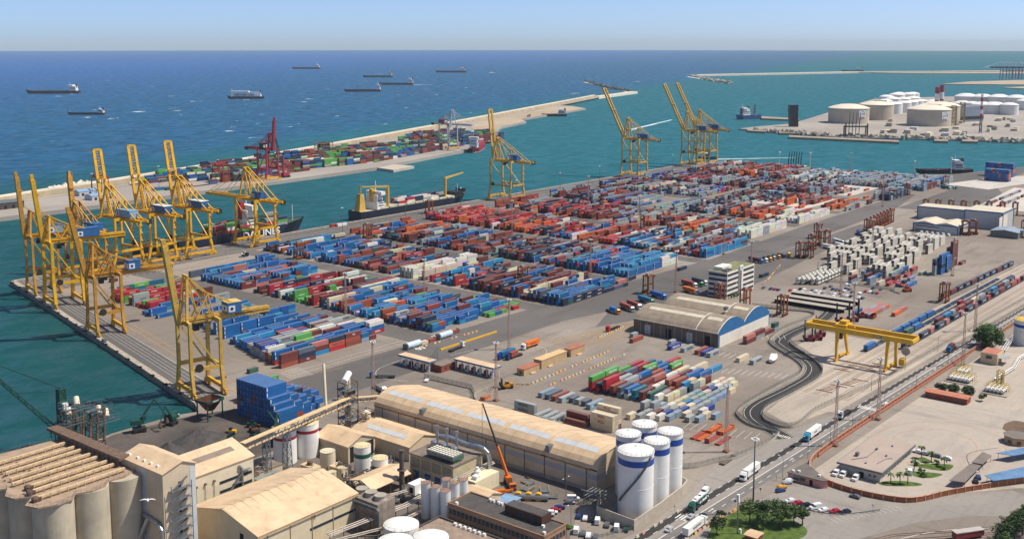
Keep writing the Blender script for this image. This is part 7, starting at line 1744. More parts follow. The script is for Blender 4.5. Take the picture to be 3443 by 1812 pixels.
def bullets(lab, u, v, n):
 T = thing('gas_tank_group', lab, 'gas tanks', u, v); b = MB(); b.box(-2, 11, -n * 1.8 - 1.5, 2, 0, .5); b.build('plinth', CONC2, T)
 for k in range(n): b = MB(); b.tube((0, -k * 1.9, 2.2), (9, -k * 1.9, 2.2), .85, 14); b.lathe(0, 0, [(.01, 0)], 3); smooth_angle(b.build('tank', WHT, T), 40)
 b = MB()
 for k in range(n):
  for x in (1.5, 7.5): b.box(x - .2, x + .2, -k * 1.9 - .6, -k * 1.9 + .6, .5, 1.7)
 b.build('saddle', CONC2, T)
 b = MB()
 for x in (2, 5, 8): b.bar((x, 1.2, 3.6), (x, -n * 1.9, 3.6), .9, .12); b.bar((x, 1.2, 4.6), (x, -n * 1.9, 4.6), .1); b.bar((x, 1.2, .5), (x, 1.2, 3.6), .15); b.bar((x, -n * 1.9, .5), (x, -n * 1.9, 3.6), .15)
 for k in range(n): b.bar((1, -k * 1.9, 4.2), (9, -k * 1.9, 4.2), .2)
 b.build('walkway', YST, T)
bullets('group of white horizontal gas tanks under mustard walkways, behind the round shrubs', 586, 169, 6); bullets('group of white gas tanks under mustard walkways, nearer the right edge', 578, 148, 5); bullets('pair of white gas tanks lying behind the first tank group', 600, 169, 3)
pipes('process_pipes', 'white pipe run crossing the gas plant', [(600, 150, 1.5), (630, 148, 1.5), (650, 150, 1.8), (700, 146, 1.8)], 3, .8, .2, WHT); pipes('process_pipes', 'white pipe racks beside the big tree', [(655, 160, 3), (690, 164, 3)], 4, .8, .18, WHT)
T = thing('pipe_column_frame', 'mustard steel frame with upright pipes in the gas plant', 'steel frame', 596, 146); b = MB(); b.lattice((0, 0, 0), (0, 0, 8), 3, 3, 3, .2); b.build('frame', YST, T)
for k in range(4): b = MB(); b.tube((2 + k, 0, 0), (2 + k, 0, 5), .35, 10); b.build('column', GALV, T)
# --- lawns, trees
flat('lawn', [smooth_path([(336, 179), (351.8, 183.4), (369.5, 182.2), (374.5, 180), (375, 172), (373, 161), (369, 154.5), (362, 153), (350, 157), (340, 164), (333, 172)], 4)], GRASS, z4 + .03)
flat('lawn', [smooth_path([(428.2, 150), (427.5, 145.7), (434.8, 136.4), (438.5, 135), (437.4, 141), (432.9, 147)], 4), smooth_path([(448.5, 144.9), (444.5, 139.4), (447.4, 134), (454.3, 131.6), (451.8, 138.8)], 4), [(464.7, 146.7), (468.5, 144.3), (465.4, 138), (461.4, 141.9)], smooth_path([(455.7, 146.8), (456.4, 137.2), (459.6, 131.3), (467.4, 131.3), (464, 137.5)], 4)], GRASS, z4 + .04)
LEAF, n, bsdf = new_mat('foliage'); at = nd(n, 'ShaderNodeAttribute'); at.attribute_name = 'paint'; oi = n.nodes.new('ShaderNodeObjectInfo'); hs = n.nodes.new('ShaderNodeHueSaturation'); n.links.new(at.outputs['Color'], hs.inputs['Color']); n.links.new(mathn(n, 'ADD', .85, mathn(n, 'MULTIPLY', oi.outputs['Random'], .3)), hs.inputs['Value']); n.links.new(hs.outputs[0], bsdf.inputs['Base Color']); bsdf.inputs['Roughness'].default_value = .75
BARK = M('bark', '#5b4a3b', .9, .2, 1.0)
def tree(name, lab, u, v, r, h, trunk, col, seed, nc=14, lf=70, size=.42, flat_=.6, cat='tree', group=None, z=0):
 rq = random.Random(seed); T = thing(name, lab, cat, u, v, z, 0, group); b = MB(); top = h - r * flat_ * .6
 b.tube((0, 0, -.1), (rq.uniform(-.2, .2), rq.uniform(-.2, .2), top * .8), trunk, 8, trunk * .6)
 cs = []
 for k in range(nc):
  t = rq.uniform(0, 2 * pi); q = r * math.sqrt(rq.random()) * .78; zz_ = h - r * flat_ + rq.uniform(-.7, .75) * r * flat_ * (1 - .5 * q / r); cs.append((q * cos(t), q * sin(t), zz_, r * rq.uniform(.28, .46)))
  if k % 2 == 0: b.tube((0, 0, top * rq.uniform(.4, .75)), (q * cos(t) * .9, q * sin(t) * .9, zz_ - .2), trunk * .4, 5, trunk * .15, False)
 b.build('trunk', BARK, T); b = MB(); c0 = srgb(col)
 for (x, y, zc, rc_) in cs:
  tone = rq.uniform(.6, 1.35)
  for _ in range(lf):
   d = V((rq.gauss(0, 1), rq.gauss(0, 1), rq.gauss(0, .8))).normalized(); p = V((x, y, zc)) + d * rc_ * rq.uniform(.55, 1.12)
   a = (d + V((rq.uniform(-.7, .7), rq.uniform(-.7, .7), rq.uniform(-.3, .9)))).normalized(); s1 = a.cross(V((rq.random(), rq.random(), 1))).normalized(); s2 = a.cross(s1); s = size * rq.uniform(.5, 1.2); k = tone * rq.uniform(.75, 1.25)
   b.col = tuple(ci * k for ci in c0); b.q([p + s1 * s, p + s2 * s * .6, p - s1 * s, p - s2 * s * .6], [(0, 1, 2, 3)])
 b.build('crown', LEAF, T); return T
PINE = '#3c5320'; DKG = '#34481f'; LTG = '#4f7023'
for k, (u, v, r, h) in enumerate([(360.5, 173.5, 4.6, 8.5), (365, 168.5, 4.8, 9), (369, 165, 4.0, 8), (364, 162.5, 4.2, 7.8), (369.5, 160, 3.8, 7.2), (372, 157.5, 3.2, 6.6), (359, 167, 3.6, 6.8)]): tree('pine_tree', 'umbrella pine in the clump on the roadside lawn, %s' % ['left front', 'tallest, centre', 'back centre', 'front centre', 'right', 'rightmost, smallest', 'lowest, front left'][k], u, v, r, h, .28, PINE, k + 3, 16, 75, .42, .5, group='umbrella pines on the lawn')
tree('broadleaf_tree', 'dark round tree alone at the left of the lawn', 344, 178.5, 3.4, 6.8, .22, DKG, 21); tree('broadleaf_tree', 'narrow dark shrub tree behind the lone lawn tree', 354, 182, 1.7, 5, .15, DKG, 22, 8)
tree('broadleaf_tree', 'bright green tree at the corner of the brown office, left one', 306.3, 224, 1.9, 6.2, .15, LTG, 23, 12, 80, .34, .95); tree('broadleaf_tree', 'bright green tree at the corner of the brown office, right one', 307.6, 220.6, 2.3, 5.8, .15, LTG, 24, 14, 80, .34, .95); tree('broadleaf_tree', 'green bush against the roof house side of the brown office', 306, 233, 1.6, 4, .12, LTG, 25, 8)
tree('broadleaf_tree', 'big round dark green tree beside the cream pump house', 668, 172, 8.6, 13.5, .5, '#38531f', 26, 34, 130, .75, .75)
for k, (u, v) in enumerate([(567.5, 167.5), (568, 161), (568.5, 154)]): tree('round_shrub', 'clipped dark round shrub behind the brick shed, %s of three' % ['left', 'middle', 'right'][k], u, v, 3.4, 4.2, .25, '#2c4019', 30 + k, 18, 100, .42, .55, 'shrub', 'round shrubs behind the brick shed')
tree('umbrella_tree', 'small umbrella tree alone in front of the gas tanks', 563, 146, 2.2, 4, .12, '#4b5a2c', 34, 9)
for k, (u, v) in enumerate([(685, 349.4), (689, 348.8), (693, 348.4)]): tree('clipped_bush', 'round clipped bush at the foot of the office tower, %s' % ['left', 'middle', 'right'][k], u, v, 1.5, 2.8, .1, '#3f6a22', 40 + k, 8, 60, .3, .9, 'bush', 'clipped bushes by the office tower')
def palm(lab, u, v, h, seed):
 rq = random.Random(seed); T = thing('palm_tree', lab, 'palm tree', u, v, 0, 0, 'palms on the customs lawns'); b = MB(); b.tube((0, 0, 0), (.15, .1, h), .2, 8, .16); b.build('trunk', BARK, T); b = MB(); c0 = srgb('#4c6229')
 for k in range(17):
  t = k * 2.4; el = rq.uniform(-.1, 1.0); L = rq.uniform(1.7, 2.4); p = V((.15, .1, h)); b.col = tuple(c * rq.uniform(.65, 1.3) for c in c0)
  for j in range(4):
   q = p + V((cos(t) * cos(el), sin(t) * cos(el), sin(el))) * L / 4; sd_ = V((-sin(t), cos(t), -.25)) * (.34 if j < 3 else .16); s0 = V((-sin(t), cos(t), -.25)) * .3
   b.q([p - s0, p + s0, q + sd_, q - sd_], [(0, 1, 2, 3)]); p = q; el -= .5
 b.build('fronds', LEAF, T)
for k, (u, v) in enumerate([(431.5, 145.4), (432.6, 142), (434.6, 139.5), (452, 142.7), (464.3, 139.5), (466.6, 144.4), (462.8, 133.6)]): palm('palm tree on the customs lawn, %s' % ['leftmost in front', 'second in front', 'third in front', 'on the middle strip', 'tallest at the back', 'at the back left', 'at the back right'][k], u, v, 3.6 + (k % 3) * .7, 50 + k)
for k, (u, v, r) in enumerate([(450, 139, 1.5), (447, 137, 1.7), (457, 143, 1.2), (464, 137, 1.3), (448, 143, 1.2), (460, 133, 1)]): tree('garden_shrub', 'leafy garden shrub on the customs lawn, %s' % ['centre', 'large front', 'left strip', 'back strip', 'near the white van', 'right end'][k], u, v, r, r * 1.7, .1, LTG, 60 + k, 7, 60, .3, .9, 'shrub', 'garden shrubs on the customs lawns')
for k, (u, v, r, h) in enumerate([(405, 95, 4, 7), (409, 92, 4.5, 9), (414, 90.5, 4.5, 9.5), (420, 92, 4.5, 8.5), (425, 91, 4, 8), (400, 93.5, 3.4, 6)]): tree('dense_tree', 'dark dense tree in the thicket at the lower right corner, %s' % ordn(k), u, v, r, h, .3, '#33491d', 70 + k, 18, 80, .42, .8, group='thicket at the lower right corner')
for k, (u, v, r) in enumerate([(399, 97, 2), (420, 98, 2.2), (427, 96, 2.5), (433, 95, 2.4), (394, 98, 1.8), (414, 97, 1.8)]): tree('reed_bush', 'pale grey-green bush at the edge of the corner thicket, %s' % ordn(k), u, v, r, r * 1.5, .1, '#77784f', 80 + k, 8, 70, .3, .8, 'bush', 'pale bushes at the thicket edge')
T, o, _, _ = hall('brick_hut', 'small brick hut with flat tan roof at the bottom of the lawn', 345.5, 350.5, 163.5, 168, 2.6, 2.8, 'v', wall=BRK, roof=M('hut_flat', '#c4a583', .8, .08))
mk = MB()
for off_ in (-.72, .72, 3.6, 5.0): mk.wall(offset([(370, 130), (382, 124), (400, 107), (413, 96), (430, 84)], off_), .12, .06, .2)
struct(mk.build('siding_track', RUST))
T = thing('goods_wagon', 'red roofed goods wagon on the siding at the bottom right', 'rail wagon', 399, 105.5, 0, -.62); b = MB(); b.box(-6, 6, -1.3, 1.3, .9, 3); b.build('body', M('wagon_red', '#8a3a38', .6, .15), T); b = MB(); b.box(-6.1, 6.1, -1.45, 1.45, 3, 3.3); b.build('roof', M('wagon_roof', '#b0a7a0', .6, .1), T); [(lambda bb: bb.build('bogie', DK, T))(MB().box(x - 1.2, x + 1.2, -1, 1, .2, .9)) for x in (-4, 4)]
b = MB(378, 160); P_ = smooth_path([(386, 173), (384.5, 168), (384, 162), (385, 156), (388, 150), (396, 143), (402, 139)], 5); b.wall(P_, .12, .5, .85); [b.bar((u, v, 0), (u, v, .6), .14) for u, v, h in walk(P_, 3)]; tag(b.build('guard_rail', GALV), 'grey guard rail curving below the row of parked cars', 'guard rail')
for k, (u, v, t) in enumerate([(371, 185, 'blue'), (388, 182.5, 'red'), (404, 183, 'round white'), (352, 201, 'grey'), (378, 202, 'grey'), (401, 141.5, 'grey')]):
 T = thing('road_sign', '%s road sign on a post, %s' % (t, ['by the lawn', 'at the street mouth', 'by the kerb before the pink cafe', 'by the car transporter', 'beyond the silo bund', 'at the end of the guard rail'][k]), 'road sign', u, v, 0, .3); b = MB(); b.tube((0, 0, 0), (0, 0, 2.4), .05, 6); b.build('post', GALV, T); b = MB(); b.box(-.04, .04, -.4, .4, 1.7, 2.5) if k not in (1, 2) else b.tube((-.04, 0, 2.1), (.04, 0, 2.1), .4, 12); b.build('sign_plate', {'blue': BLUS, 'red': REDB}.get(t, WHT), T)
T = thing('traffic_light', 'traffic light on a curved arm over the zebra crossing', 'traffic light', 516, 180.2); b = MB(); b.tube((0, 0, 0), (0, 0, 5), .1, 8); b.pipe([(0, 0, 5), (0, 1, 6), (0, 4.5, 6.3)], .08, 6); b.build('pole', GALV, T); b = MB(); b.box(-.15, .15, 4.2, 4.6, 5.2, 6.2); b.build('signal_head', M('signal_orange', '#a8552a', .5, .1), T)
T = thing('wrapped_yacht', 'white shrink-wrapped motor yacht on a cradle in the depot slots', 'boat', 561, 258.5, 0, .15); b = MB()
rings = [(-5.5, 1.2, 1.0, 2.6), (-3, 1.7, .8, 3.6), (0, 1.9, .7, 4.6), (3, 1.6, .9, 3.8), (5.5, .7, 1.5, 2.9), (6.6, .1, 2.2, 2.6)]; pts = []
for (x, w_, z0, z1_) in rings: pts += [(x, -w_ * .5, z0), (x, w_ * .5, z0), (x, w_, z0 + 1.1), (x, w_ * .7, z1_), (x, -w_ * .7, z1_), (x, -w_, z0 + 1.1)]
fc = [tuple(range(5, -1, -1)), tuple(range(30, 36))]
for i in range(5):
 for j in range(6): a = i * 6 + j; c = i * 6 + (j + 1) % 6; fc.append((a, c, c + 6, a + 6))
b.q(pts, fc); b.build('wrap', M('shrink_wrap', '#eceae6', .4, .04), T); b = MB(); [b.bar((x, y, 0), (x, y * .6, 1.4), .15) for x in (-3, 0, 3) for y in (-1.2, 1.2)]; b.build('cradle', RSTL, T)
# ================================================================== across the basin, the breakwaters, the gas terminal, ships
def gp(pts, z=0.0): return [G(x, y, z) for x, y in pts]
BRK_C = M('breakwater_concrete', '#d3c9b6', .85, .1, .05, streak=.2); BRK_W = M('breakwater_wall', '#b3a488', .9, .15, .05, streak=.4); ROCKM = M('armour_rock', '#a59b8c', .95, .35, .08, bump=.8); ROCKD = M('dark_rock', '#65625f', .95, .35, .08, bump=.8)
CREST = gp([(-140, 518), (0, 497), (300, 452), (600, 404), (900, 352), (1200, 297), (1500, 240)], 9) + gp([(1598, 231)], 4)
mb = MB(); front = [(300, 1099), (640, 1099)] + [(u, QV(u)) for u in range(760, 1440, 80)] + gp([(1262, 319), (1300, 311), (1324, 306), (1310, 300), (1400, 285), (1474, 273), (1440, 267), (1400, 265)], 1.5)
mb.prism(front + [(p[0], p[1] + 6) for p in reversed(CREST[:-2])] + [(300, 1310)], -4, 1.5); struct(mb.build('far_terminal_ground', GF))
flat('sandy_fill', [gp([(1200, 345), (1262, 317), (1300, 310), (1322, 306), (1308, 300), (1400, 284.5), (1470, 273.5), (1440, 268.5), (1390, 269), (1290, 287), (1180, 312)], 1.56)], GS, 1.56)
T = thing('breakwater', 'long pale concrete breakwater between the open sea and the basin', 'breakwater', *CREST[3]); o = (*CREST[3], 0)
b = MB(*o); b.wall(CREST[:-1], 5, 1.4, 8.6, 2); b.build('parapet_wall', BRK_W, T); b = MB(*o); b.wall(CREST[:-1], 8, -4, 9.8, 8); b.build('crest', BRK_C, T); b = MB(*o); b.wall(CREST[-2:], 26, -4, 4.5, 4); b.build('head', BRK_C, T); b = MB(*o); b.wall(CREST[:-1], 8, 1.4, 2.4, -6); b.build('access_road', GF, T)
rq = random.Random(6)
def rocks(name, lab, path, wd, n, s0, s1, mat, z=-3):
 b = MB(*path[0])
 for i in range(n):
  t = rq.random() * (len(path) - 1); k = int(t); t -= k; x = path[k][0] + (path[k + 1][0] - path[k][0]) * t + rq.gauss(0, wd * .35); y = path[k][1] + (path[k + 1][1] - path[k][1]) * t + rq.gauss(0, wd * .35); s = rq.uniform(s0, s1)
  m = Matrix.Translation((x, y, z + rq.random() * s)) @ Matrix.Rotation(rq.uniform(0, 6), 4, V((rq.random(), rq.random(), 1)).normalized()); b.T = m; b.box(-s, s, -s * .7, s * .7, -s * .6, s * .8); b.T = None
 tag(b.build(name, mat), lab, 'rocks', kind='stuff')
rocks('armour_rocks', 'pale armour rocks heaped along the seaward foot of the breakwater at the left', offset(gp([(150, 472), (260, 455)], 6), 18), 8, 140, 2, 4, BRK_C, -1)
rocks('mole_rocks', 'dark rock mole running back from the breakwater head', gp([(1472, 204), (1530, 220), (1585, 229)], 0), 14, 380, 2.5, 5, ROCKD, -3)
FB = gp([(1745, 190), (1900, 187), (2150, 182), (2400, 181), (2620, 181)], 3)
b = MB(*FB[0]); b.wall(FB, 70, -4, 6); tag(b.build('outer_breakwater', BRK_C), 'far straight pale breakwater line on the horizon side', 'breakwater'); rocks('hooked_mole', 'dark hooked rock mole at the end of the far breakwater', gp([(1740, 191), (1790, 203), (1840, 210)], 0), 16, 200, 3, 7, ROCKM, -3)
for k, (p, m_) in enumerate([([(2370, 212), (2440, 206), (2640, 200), (2640, 214), (2500, 213)], GS), ([(2150, 183), (2400, 179), (2640, 178), (2640, 186), (2300, 185)], GS), ([(2520, 221), (2640, 216), (2640, 226)], GS)]): b = MB(); b.prism(gp(p), -4, .5); struct(b.build('sand_bank', m_))
# gas terminal
b = MB(); b.prism(gp([(1858, 324), (1940, 330), (2000, 334), (2110, 345), (2250, 348), (2400, 351), (2700, 362), (2700, 240), (2400, 243), (2200, 249), (2140, 266), (2085, 283), (2030, 300), (1985, 312), (1900, 319)]), -4, 0); struct(b.build('gas_terminal_ground', GF))
rocks('shore_rocks', 'grey rock revetment along the gas terminal shore', gp([(1900, 328), (2110, 343), (2250, 347), (2400, 350), (2576, 357)]), 14, 260, 2, 5, ROCKM, -2)
LNGC = M('tank_concrete', '#bbaf9e', .85, .12, .03, streak=.5)
def dtank(name, lab, dx, dy, rpx, hpx, body, top, n=40, dome=.14, group=None):
 u, v = G(dx, dy); k = (W(u, v) - cam.location).length / (FPX / 3443 * 2576); r, h = rpx * k, hpx * k; u, v = u + r * ST * 0 + r * CT * .0, v; d_ = (W(u, v).xy).normalized() * r; u, v = u + (d_.x * ST + d_.y * CT), v + (-d_.x * CT + d_.y * ST)
 T = thing(name, lab, 'tank', u, v, 0, 0, group); b = MB(); b.lathe(0, 0, [(r, 0), (r, h)], n); smooth_angle(b.build('shell', body, T), 30); b = MB(); b.lathe(0, 0, [(r * 1.02, h), (r * 1.02, h + 1.2), (r * .75, h + r * dome * .55), (r * .4, h + r * dome * .9), (.3, h + r * dome)], n); smooth_angle(b.build('dome', top, T), 40); return T, r, h
for k, (dx, dy, rp_, hp_, lab) in enumerate([(2134, 312, 48, 35, 'left of the two front ones'), (2204, 303, 40, 35, 'behind the left one'), (2336, 319, 50, 38, 'right of the two front ones'), (2362, 311, 46, 39, 'half hidden behind the right one')]):
 T, r, h = dtank('gas_storage_tank', 'huge ribbed concrete gas tank with pale dome, %s' % lab, dx, dy, rp_, hp_, LNGC, M('dome_cream', '#ddd3bd', .7, .06, .05), 48, .22, 'huge concrete gas tanks')
 b = MB(); b.box(r * .3, r * .8, -r * .3, r * .3, h + 3, h + 9); b.build('roof_platform', M('platform_rust', '#7d6a58', .8, .2), T)
 if k in (0, 2):
  t = -pi / 2 + .35 - ALPHA + .05; b = MB(); b.T = Matrix.Rotation(t, 4, 'Z'); b.box(r + .3, r + .9, -9, 9, h * .45, h * .9); sg_ = b.build('sign_board', WHT, T)
  b = MB(); b.T = Matrix.Rotation(t, 4, 'Z'); 
  for i in range(20): a, c = 2 * pi * i / 20, 2 * pi * (i + 1) / 20; b.bar((r + 1.1, 6.5 * cos(a), h * .675 + 6.5 * sin(a)), (r + 1.1, 6.5 * cos(c), h * .675 + 6.5 * sin(c)), .6)
  b.build('ring_emblem', M('emblem_blue', '#7fa9cf', .6, .05), sg_); lettering('enagas', 3.4, TN, sg_, ((r + 1.3) * cos(t), (r + 1.3) * sin(t), h * .675), (pi / 2, 0, t + pi / 2))
 if k > 1: b = MB(); b.T = Matrix.Rotation(-.3 - ALPHA, 4, 'Z'); b.lattice((r + 4, 0, 0), (r + 4, 0, h + 8), 10, 10, 5, 1.2); b.build('pipe_tower', M('tower_ochre', '#a08a60', .7, .15), T)
TKS = [(2228, 286, 19, 22), (2248, 287, 20, 22), (2272, 284, 18, 22), (2290, 282, 17, 22), (2305, 280, 16, 22), (2318, 277, 14, 20), (2225, 275, 18, 18), (2246, 272, 18, 20), (2272, 270, 17, 18), (2296, 268, 18, 18), (2230, 262, 17, 16), (2256, 258, 18, 17), (2284, 256, 17, 16), (2262, 250, 15, 12), (2296, 250, 15, 12), (2352, 276, 24, 16), (2420, 279, 22, 16), (2445, 281, 17, 18), (2470, 287, 24, 20), (2500, 288, 26, 20), (2538, 290, 20, 22), (2430, 264, 26, 18), (2470, 265, 24, 18), (2512, 268, 24, 20), (2556, 272, 24, 22), (2580, 278, 20, 20)]
for k, (dx, dy, r_, h_) in enumerate(sorted(TKS, key=lambda q: -q[1])): dtank('storage_tank', 'white oil tank in the far tank farm, %s group, %s from the front' % ('left' if dx < 2330 else 'right', ordn(k)), dx, dy, r_, h_, M('far_tank_white', '#dcdad4', .5, .06, .02), M('far_tank_top', '#e6e3dc', .5, .05, .02), 28, .3, 'white tanks of the far tank farm')
for k, dx in enumerate((2355, 2367)):
 u, v = G(dx, 285); T = thing('striped_chimney', 'red and white striped chimney behind the gas tanks, %s of two' % ['left', 'right'][k], 'chimney', u, v); h = 66 + 5 * k
 for i in range(4): b = MB(); b.lathe(0, 0, [(5.2, h * i / 4), (5.2, h * (i + 1) / 4)], 20); b.build('stripe', REDB if i % 2 else WHT, T)
u, v = G(1996, 319); T = thing('control_tower', 'dark leaning slab-like control tower on the gas terminal pier', 'tower', u, v, 0, -ALPHA); b = MB(); b.q([(-9, -7, 0), (9, -7, 0), (9, 7, 0), (-9, 7, 0), (-11, -7, 36), (7, -7, 36), (7, 7, 36), (-11, 7, 36)], [(4, 5, 6, 7), (0, 1, 5, 4), (1, 2, 6, 5), (2, 3, 7, 6), (3, 0, 4, 7)]); b.build('shaft', M('tower_black', '#2b2628', .5, .1, .05), T); b = MB(); b.box(-11.3, 7.3, -7.3, 7.3, 36, 47); b.build('glass_head', M('tower_glass', '#22303a', .2, .1), T)
def arms(lab, dx, dy, n, sp, h, base=True):
 u, v = G(dx, dy); T = thing('loading_jetty', lab, 'loading jetty', u, v, 0, -ALPHA)
 for k in range(n): x = (k - n / 2) * sp; b = MB(); b.bar((x, 0, 0), (x, 0, h * .6), 1.1); b.bar((x, 0, h * .35), (x + 1.2, 0, h), .8); b.build('arm', DK, T)
 b = MB(); b.box(-n * sp * .7, n * sp * .7, -6, 6, 0, 1.5)
 if base:
  for x in (-n * sp * .8, n * sp * .8): b.bar((x, -5, 0), (x, -5, h * .55), 2); b.bar((x, 5, 0), (x, 5, h * .45), 2)
  b.box(-n * sp * .8, n * sp * .8, -6, 6, h * .4, h * .44)
 b.build('platform', DK if base else CREAM, T)
arms('dark loading arm jetty in front of the left gas tank', 2152, 344, 4, 6.5, 46); arms('row of six dark loading arms at the far corner of the container yard', 2002, 420, 6, 3.6, 22, False)
for k, (dx, dy, h) in enumerate([(1960, 419, 20), (2037, 423, 21), (2392, 436, 20), (2300, 432, 14)]): u, v = G(dx, dy); T = thing('beacon_pole', 'pale beacon pole on the far quay, %s' % ['left of the loading arms', 'right of the loading arms', 'before the moored tanker', 'by the tanker bow'][k], 'beacon', u, v); b = MB(); b.tube((0, 0, 0), (0, 0, h), .8, 8, .5); b.build('pole', CREAM, T); b = MB(); b.box(-1.2, 1.2, -1.2, 1.2, h, h + 1.5); b.build('lantern', WHT, T)
b = MB(*G(1885, 326)); 
for q in ([(1985, 342), (2260, 355), (2262, 359), (1985, 346)], [(1880, 326), (1925, 329), (1925, 333), (1880, 330)], [(1960, 332), (2010, 334), (2010, 337), (1960, 336)], [(2350, 352), (2385, 353), (2385, 357), (2350, 356)], [(2420, 353), (2460, 354), (2460, 358), (2420, 357)], [(1915, 294), (2010, 300), (2010, 303), (1915, 299)]): b.prism(gp(q), -4, 1.2)
tag(b.build('jetty', M('jetty_concrete', '#9a8a76', .9, .15, .1)), 'low concrete jetties and mooring blocks along the gas terminal shore', 'jetty')
u, v = G(2466, 335); T = thing('striped_mast', 'tall red and white lattice mast on the gas terminal', 'mast', u, v); [(lambda bb: bb.build('section', WHT if i % 2 else REDB, T))(MB().lattice((0, 0, 30 + i * 8), (0, 0, 38 + i * 8), 3, 3, 2, .6)) for i in range(6)]; b = MB(); b.lattice((0, 0, 0), (0, 0, 30), 4, 3, 5, .6); b.build('base', GALV, T)
for k in range(34):
 dx, dy = rq.uniform(2220, 2560), rq.uniform(300, 345)
 if (2285 < dx < 2400 and dy < 325): continue
 u, v = G(dx, dy); T = thing('terminal_shed', 'low grey shed or pipe block on the gas terminal, %s' % ordn(k), 'shed', u, v, 0, rq.uniform(0, .4), 'small buildings on the gas terminal'); s = rq.uniform(5, 14); b = MB(); b.box(-s, s, -s * .5, s * .5, 0, rq.uniform(3, 8)); b.build('wall', rq.choice([GREYW, CREAM, CONC2, LNGC]), T); b = MB(); b.tube((-s, s * .6, 1.5), (s * 2, s * .6, 1.5), .8, 6); b.build('pipe', GALV, T)
u, v = G(2440, 305); T = thing('power_station', 'grey boxy power station behind the gas tanks', 'building', u, v, 0, -.4); b = MB(); b.box(-50, 30, -12, 12, 0, 34); b.build('hall', M('station_grey', '#7d8894', .7, .12, .03, streak=.3), T); b = MB(); b.box(-50, 30, -12.4, -12, 5, 12); b.build('louvre_band', DK, T)
for k in range(5):
 u, v = G(2530 + k * 16, 200); T = thing('distant_crane', 'red and white quay crane on the horizon at the right edge, %s from the left' % ordn(k), 'crane', u, v, 0, -ALPHA, 'red and white cranes at the right horizon'); b = MB(); [b.bar((x, y, 0), (x, y, 55), 3) for x in (-22, 22) for y in (-15, 15)]; b.bar((-22, 0, 40), (22, 0, 40), 3); b.build('portal', M('far_crane_pink', '#b3757c', .6, .1), T); b = MB(); b.bar((-110, 0, 57), (60, 0, 57), 6); b.bar((-22, 0, 85), (-100, 0, 59), 2.5); b.bar((-22, 0, 57), (-22, 0, 85), 4); b.build('boom', WHT, T)
# sheds and frames on the far terminal
def dbox(name, lab, cat, dx0, dx1, dy, dpt, h, wall, roof, z=1.5):
 (u, v), (u2, v2) = G(dx0, dy, z), G(dx1, dy, z); L = abs(u2 - u) if abs(u2 - u) > 4 else 20
 T = thing(name, lab, cat, u, v, z); b = MB(); b.box(0, L, 0, dpt, 0, h); b.build('wall', wall, T); b = MB(); b.q([(-.5, -.5, h), (L + .5, -.5, h), (L + .5, dpt / 2, h + 2), (-.5, dpt / 2, h + 2), (L + .5, dpt + .5, h), (-.5, dpt + .5, h)], [(0, 1, 2, 3), (3, 2, 4, 5), (1, 4, 2), (0, 3, 5)]); b.build('roof', roof, T)
 for i in range(int(L / 9)): b = MB(); b.box(3 + i * 9, 6 + i * 9, -.1, 0, 0, h * .6); b.build('door', DARKI, T)
dbox('quay_shed', 'shed with pale blue roof across the basin, nearer one', 'shed', 232, 335, 505, 16, 5, GREYW, M('shed_blue_roof', '#7f9fc0', .6, .08)); dbox('quay_shed', 'shed with pale blue roof across the basin, farther left one', 'shed', 200, 290, 494, 14, 5, GREYW, M('shed_blue_roof', '#7f9fc0')); dbox('dark_depot', 'long dark open depot building at the left edge across the basin', 'building', -60, 140, 536, 22, 7, M('depot_dark', '#4a443f', .8, .15), GALV)
u, v = G(808, 388, 1.5); T = thing('unfinished_block', 'unfinished concrete frame building beside the breakwater', 'building', u, v, 1.5); b = MB(); [b.box(0, 26, 0, 16, z, z + .6) for z in (4, 8, 12, 16)]; [b.box(x, x + .8, y, y + .8, 0, 19) for x in (0, 6, 12, 18, 25) for y in (0, 8, 15)]; b.build('frame', M('frame_brown', '#8a7560', .85, .2), T); b = MB(); b.box(4, 22, 3, 13, 0, 17); b.build('infill', DARKI, T)
u, v = G(735, 418, 1.5); T = thing('low_frame_shed', 'low open concrete frame shed beside the red crane across the basin', 'shed', u, v, 1.5); b = MB(); b.box(0, 70, 0, 14, 4, 4.6); b.box(6, 76, 18, 30, 4.2, 4.8); [b.box(x, x + .6, y, y + .6, 0, 4) for x in range(0, 70, 7) for y in (0, 13)]; b.build('frame', CREAM, T)
b = MB(*G(940, 424)); b.prism(gp([(935, 421), (985, 414), (1042, 419), (990, 429)]), -3.4, .6); tag(b.build('pontoon', M('pontoon_grey', '#b5aa9a', .85, .1)), 'flat grey pontoon moored at the quay across the basin', 'pontoon')
